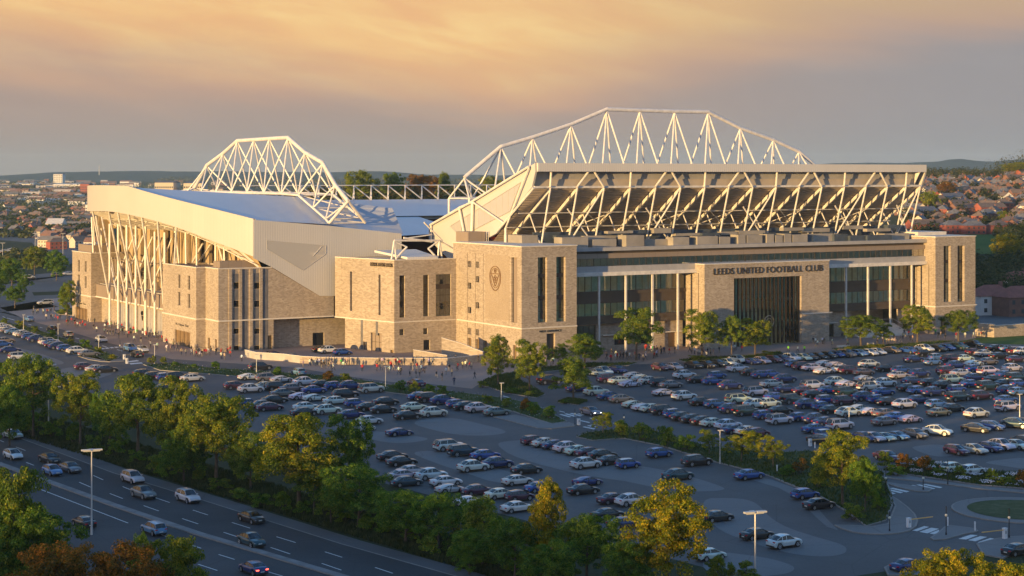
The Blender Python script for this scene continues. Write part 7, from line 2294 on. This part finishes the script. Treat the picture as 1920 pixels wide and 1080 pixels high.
cr = random.Random(31)
pts = []
for _ in range(420):       # wood right of the tower
    Y = cr.uniform(520, 735); px = cr.uniform(1815, 1960)
    if Y < 610 and any((at(px, Y)[0] - a) ** 2 + (Y - b) ** 2 < 14 ** 2 for a, b in placed): continue
    if Y < 545 and cr.random() < .6: continue
    X, Y = at(px, Y)
    if 640 < Y and px < 1885: continue
    pts.append((X, Y, height(X, Y), cr.uniform(3, 5.5), cr.uniform(5, 10)))
clumps('wood', pts, .9, 260, 'dense dark wood on the slope right of the tower', (1, 1.1, 1))
pts = []
for _ in range(1700):       # hillside gardens and crest
    Y = cr.uniform(760, 1500); px = cr.uniform(1690, 1940); X, Y = at(px, Y)
    if Y < 800 and 1760 < px < 1870: continue
    if any((X - a) ** 2 + (Y - b) ** 2 < 7 ** 2 for a, b in placed): continue
    pts.append((X, Y, height(X, Y), cr.uniform(1.5, 3.6), cr.uniform(2, 5.5 if Y < 1200 else 9)))
for _ in range(160):
    Y = cr.uniform(1300, 1600); px = cr.uniform(1730, 1990); X, Y = at(px, Y); pts.append((X, Y, height(X, Y), cr.uniform(5, 9), cr.uniform(4, 8 if px < 1850 else 16)))
clumps('hillside_trees', pts, 1.1, 70, 'garden trees and hedges between the hillside houses', (1.3, 1.15, 1))
pts = []
for _ in range(1900):      # left suburb and beyond
    Y = cr.uniform(760, 2700); px = cr.uniform(-40, 185); X, Y = at(px, Y)
    if Y < 1120 and (Y > 850 or px > 95): continue
    if any((X - a) ** 2 + (Y - b) ** 2 < 7 ** 2 for a, b in pl): continue
    pts.append((X, Y, height(X, Y), cr.uniform(2.5, 5.2), cr.uniform(2.5, 5)))
for _ in range(900):
    Y = cr.uniform(2000, 3600); px = cr.uniform(-60, 420); X, Y = at(px, Y); pts.append((X, Y, height(X, Y), cr.uniform(9, 20), cr.uniform(6, 13)))
clumps('suburb_trees', pts, 2.0, 55, 'trees and hedges through the left suburb', (1.5, 1.4, 1.0))
pts = []
for _ in range(500):       # behind the stadium
    Y = cr.uniform(700, 1900); px = cr.uniform(560, 1010); X, Y = at(px, Y); pts.append((X, Y, height(X, Y), cr.uniform(5, 9), cr.uniform(5, 9)))
for _ in range(500):
    Y = cr.uniform(1900, 4300); px = cr.uniform(300, 1040); X, Y = at(px, Y); pts.append((X, Y, height(X, Y), cr.uniform(14, 30), cr.uniform(6, 11)))
clumps('wood', pts, 2.6, 60, 'brown green woods beyond the far stand', (1.5, 1.15, .9))
pts = []
for i in range(560):       # distant roofs as one mass
    pass
g = MB()
for _ in range(480):
    Y = cr.uniform(2050, 3900); px = cr.uniform(-60, 420 if cr.random() < .4 else 180); X, Y = at(px, Y); z = height(X, Y) + 1
    l, w_, h = cr.uniform(5, 14), cr.uniform(4, 6), cr.uniform(4.5, 8)
    g.cur = cr.choice([0, 0, 1, 2, 3])
    g.box((X - l, Y - w_, z - 2), (X + l, Y + w_, z + h)); g.mi[-6:] = [cr.choice([3, 4, 5])] * 6
    g.add([(X - l, Y - w_, z + h), (X + l, Y - w_, z + h), (X + l, Y + w_, z + h), (X - l, Y + w_, z + h), (X - l, Y, z + h + 3), (X + l, Y, z + h + 3)], [(0, 1, 5, 4), (2, 3, 4, 5), (1, 2, 5), (3, 0, 4)])
tag(g.build('distant_town', [RT['orange'], RT['brown'], RT['grey'], WT['cream'], WT['brown brick'], WT['white']]), 'distant town of small pale houses to the left', 'town', kind='stuff')
# knoll of mown grass below the brick houses
g = MB()
kc = []
for i in range(9):
    row = []
    for j in range(9):
        px = 1765 + (1868 - 1765) * i / 8; Y = 715 + (782 - 715) * j / 8
        X, Y = at(px, Y); row.append((X, Y, height(X, Y) + .35))
    kc.append(row)
flat = [p for r in kc for p in r]
g.add(flat, [(i * 9 + j, (i + 1) * 9 + j, (i + 1) * 9 + j + 1, i * 9 + j + 1) for i in range(8) for j in range(8)])
tag(g.build('knoll_grass', LAWN, smooth=True), kind='structure')
# mast on the horizon
m = MB(); X, Y = at(186, 5500); m.tube((0, 0, 0), (0, 0, 60), 2.2, 6, 1.2); m.tube((0, 0, 60), (0, 0, 74), .8, 6); o = m.build('mast', GREYM, None, loc=(X, Y, 0)); tag(o, 'thin mast standing on the far hill horizon', 'mast')

# rough grass along the belt and flower spots
def tufts(name, area, n, hgt, label, cols, cat):
    r = random.Random(n); vs, fs = [], []
    for _ in range(n):
        x, y = area(r)
        for _b in range(3):
            a = r.uniform(0, 6.28); s = r.uniform(.5, 1.2) * hgt; w_ = .10 * s + .03
            dx_, dy_ = math.cos(a), math.sin(a); lx, ly = r.uniform(-.35, .35) * s, r.uniform(-.35, .35) * s
            o = len(vs); vs += [(x - dx_ * w_, y - dy_ * w_, 0), (x + dx_ * w_, y + dy_ * w_, 0), (x + lx, y + ly, s)]; fs.append((o, o + 1, o + 2))
    me = bpy.data.meshes.new(name); me.from_pydata(vs, [], fs); me.materials.append(leafmat(name + '_blades', *cols, .2)); me.update()
    o = bpy.data.objects.new(name, me); C.objects.link(o); o.location = (0, 0, .03); tag(o, label, cat, kind='stuff')


def belt_area(r):
    while True:
        t = r.random(); px = -20 + t * 1000; py = 795 + t * 300 + r.uniform(-45, 6)
        X, Y = world(px, py); return X, Y
tufts('rough_grass', belt_area, 26000, .45, 'long rough grass on the verge under the belt trees', ((0.02, .035, .01), (.04, .06, .018), (.10, .10, .04)), 'grass')
def in_poly(P, x, y):
    c = False
    for i in range(len(P)):
        (x1, y1), (x2, y2) = P[i], P[i - 1]
        if (y1 > y) != (y2 > y) and x < (x2 - x1) * (y - y1) / (y2 - y1) + x1: c = not c
    return c
bp = [[world(*p) for p in b[1]] for b in BEDS]
bb = [(min(p[0] for p in P), max(p[0] for p in P), min(p[1] for p in P), max(p[1] for p in P)) for P in bp]
def bed_area(r):
    while True:
        k = r.choice([0, 1, 1, 2, 3, 4, 4, 4, 5, 5, 6, 7, 8]); B_ = bb[k]
        x, y = r.uniform(B_[0], B_[1]), r.uniform(B_[2], B_[3])
        if in_poly(bp[k], x, y): return x, y
tufts('bed_planting', bed_area, 26000, .42, 'low planting and grasses filling the kerbed beds', ((0.025, .05, .012), (.05, .085, .02), (.13, .13, .04)), 'ground cover')
def fl_area(r):
    while True:
        k = r.choice([1, 5, 5]); B_ = bb[k]; x, y = r.uniform(B_[0], B_[1]), r.uniform(B_[2], B_[3])
        if in_poly(bp[k], x, y) and math.sin(x * 1.3) * math.cos(y * 1.1) > .35: return x, y
vs, fs = [], []; r = random.Random(2)
for _ in range(1500):
    x, y = fl_area(r); z = r.uniform(.35, .6); s = .09; o = len(vs)
    vs += [(x - s, y, z), (x, y - s, z), (x + s, y, z + .03), (x, y + s, z + .05)]; fs.append((o, o + 1, o + 2, o + 3))
me = bpy.data.meshes.new('flowers'); me.from_pydata(vs, [], fs); me.materials.append(mat('flower_petals', (.55, .5, .5), .8)); o = bpy.data.objects.new('flowers', me); C.objects.link(o); tag(o, 'scattered white flowers in the kerbed beds', 'flowers', kind='stuff')

# ================================================================ HAZE
hz = MB(); hz.box((-3500, -1000, -6), (3500, 6400, 118))
hm = bpy.data.materials.new('haze'); hm.use_nodes = True
t = NT(hm.node_tree); hm.node_tree.nodes.remove(hm.node_tree.nodes['Principled BSDF'])
pv = t.n('ShaderNodeVolumePrincipled'); pv.inputs['Color'].default_value = (.52, .76, 1.0, 1); pv.inputs['Density'].default_value = HAZE_D; pv.inputs['Anisotropy'].default_value = 0.0
t.t.links.new(pv.outputs[0], hm.node_tree.nodes['Material Output'].inputs['Volume'])
o = hz.build('haze', hm); tag(o, 'thin pale evening haze over the whole place', 'haze', kind='stuff')
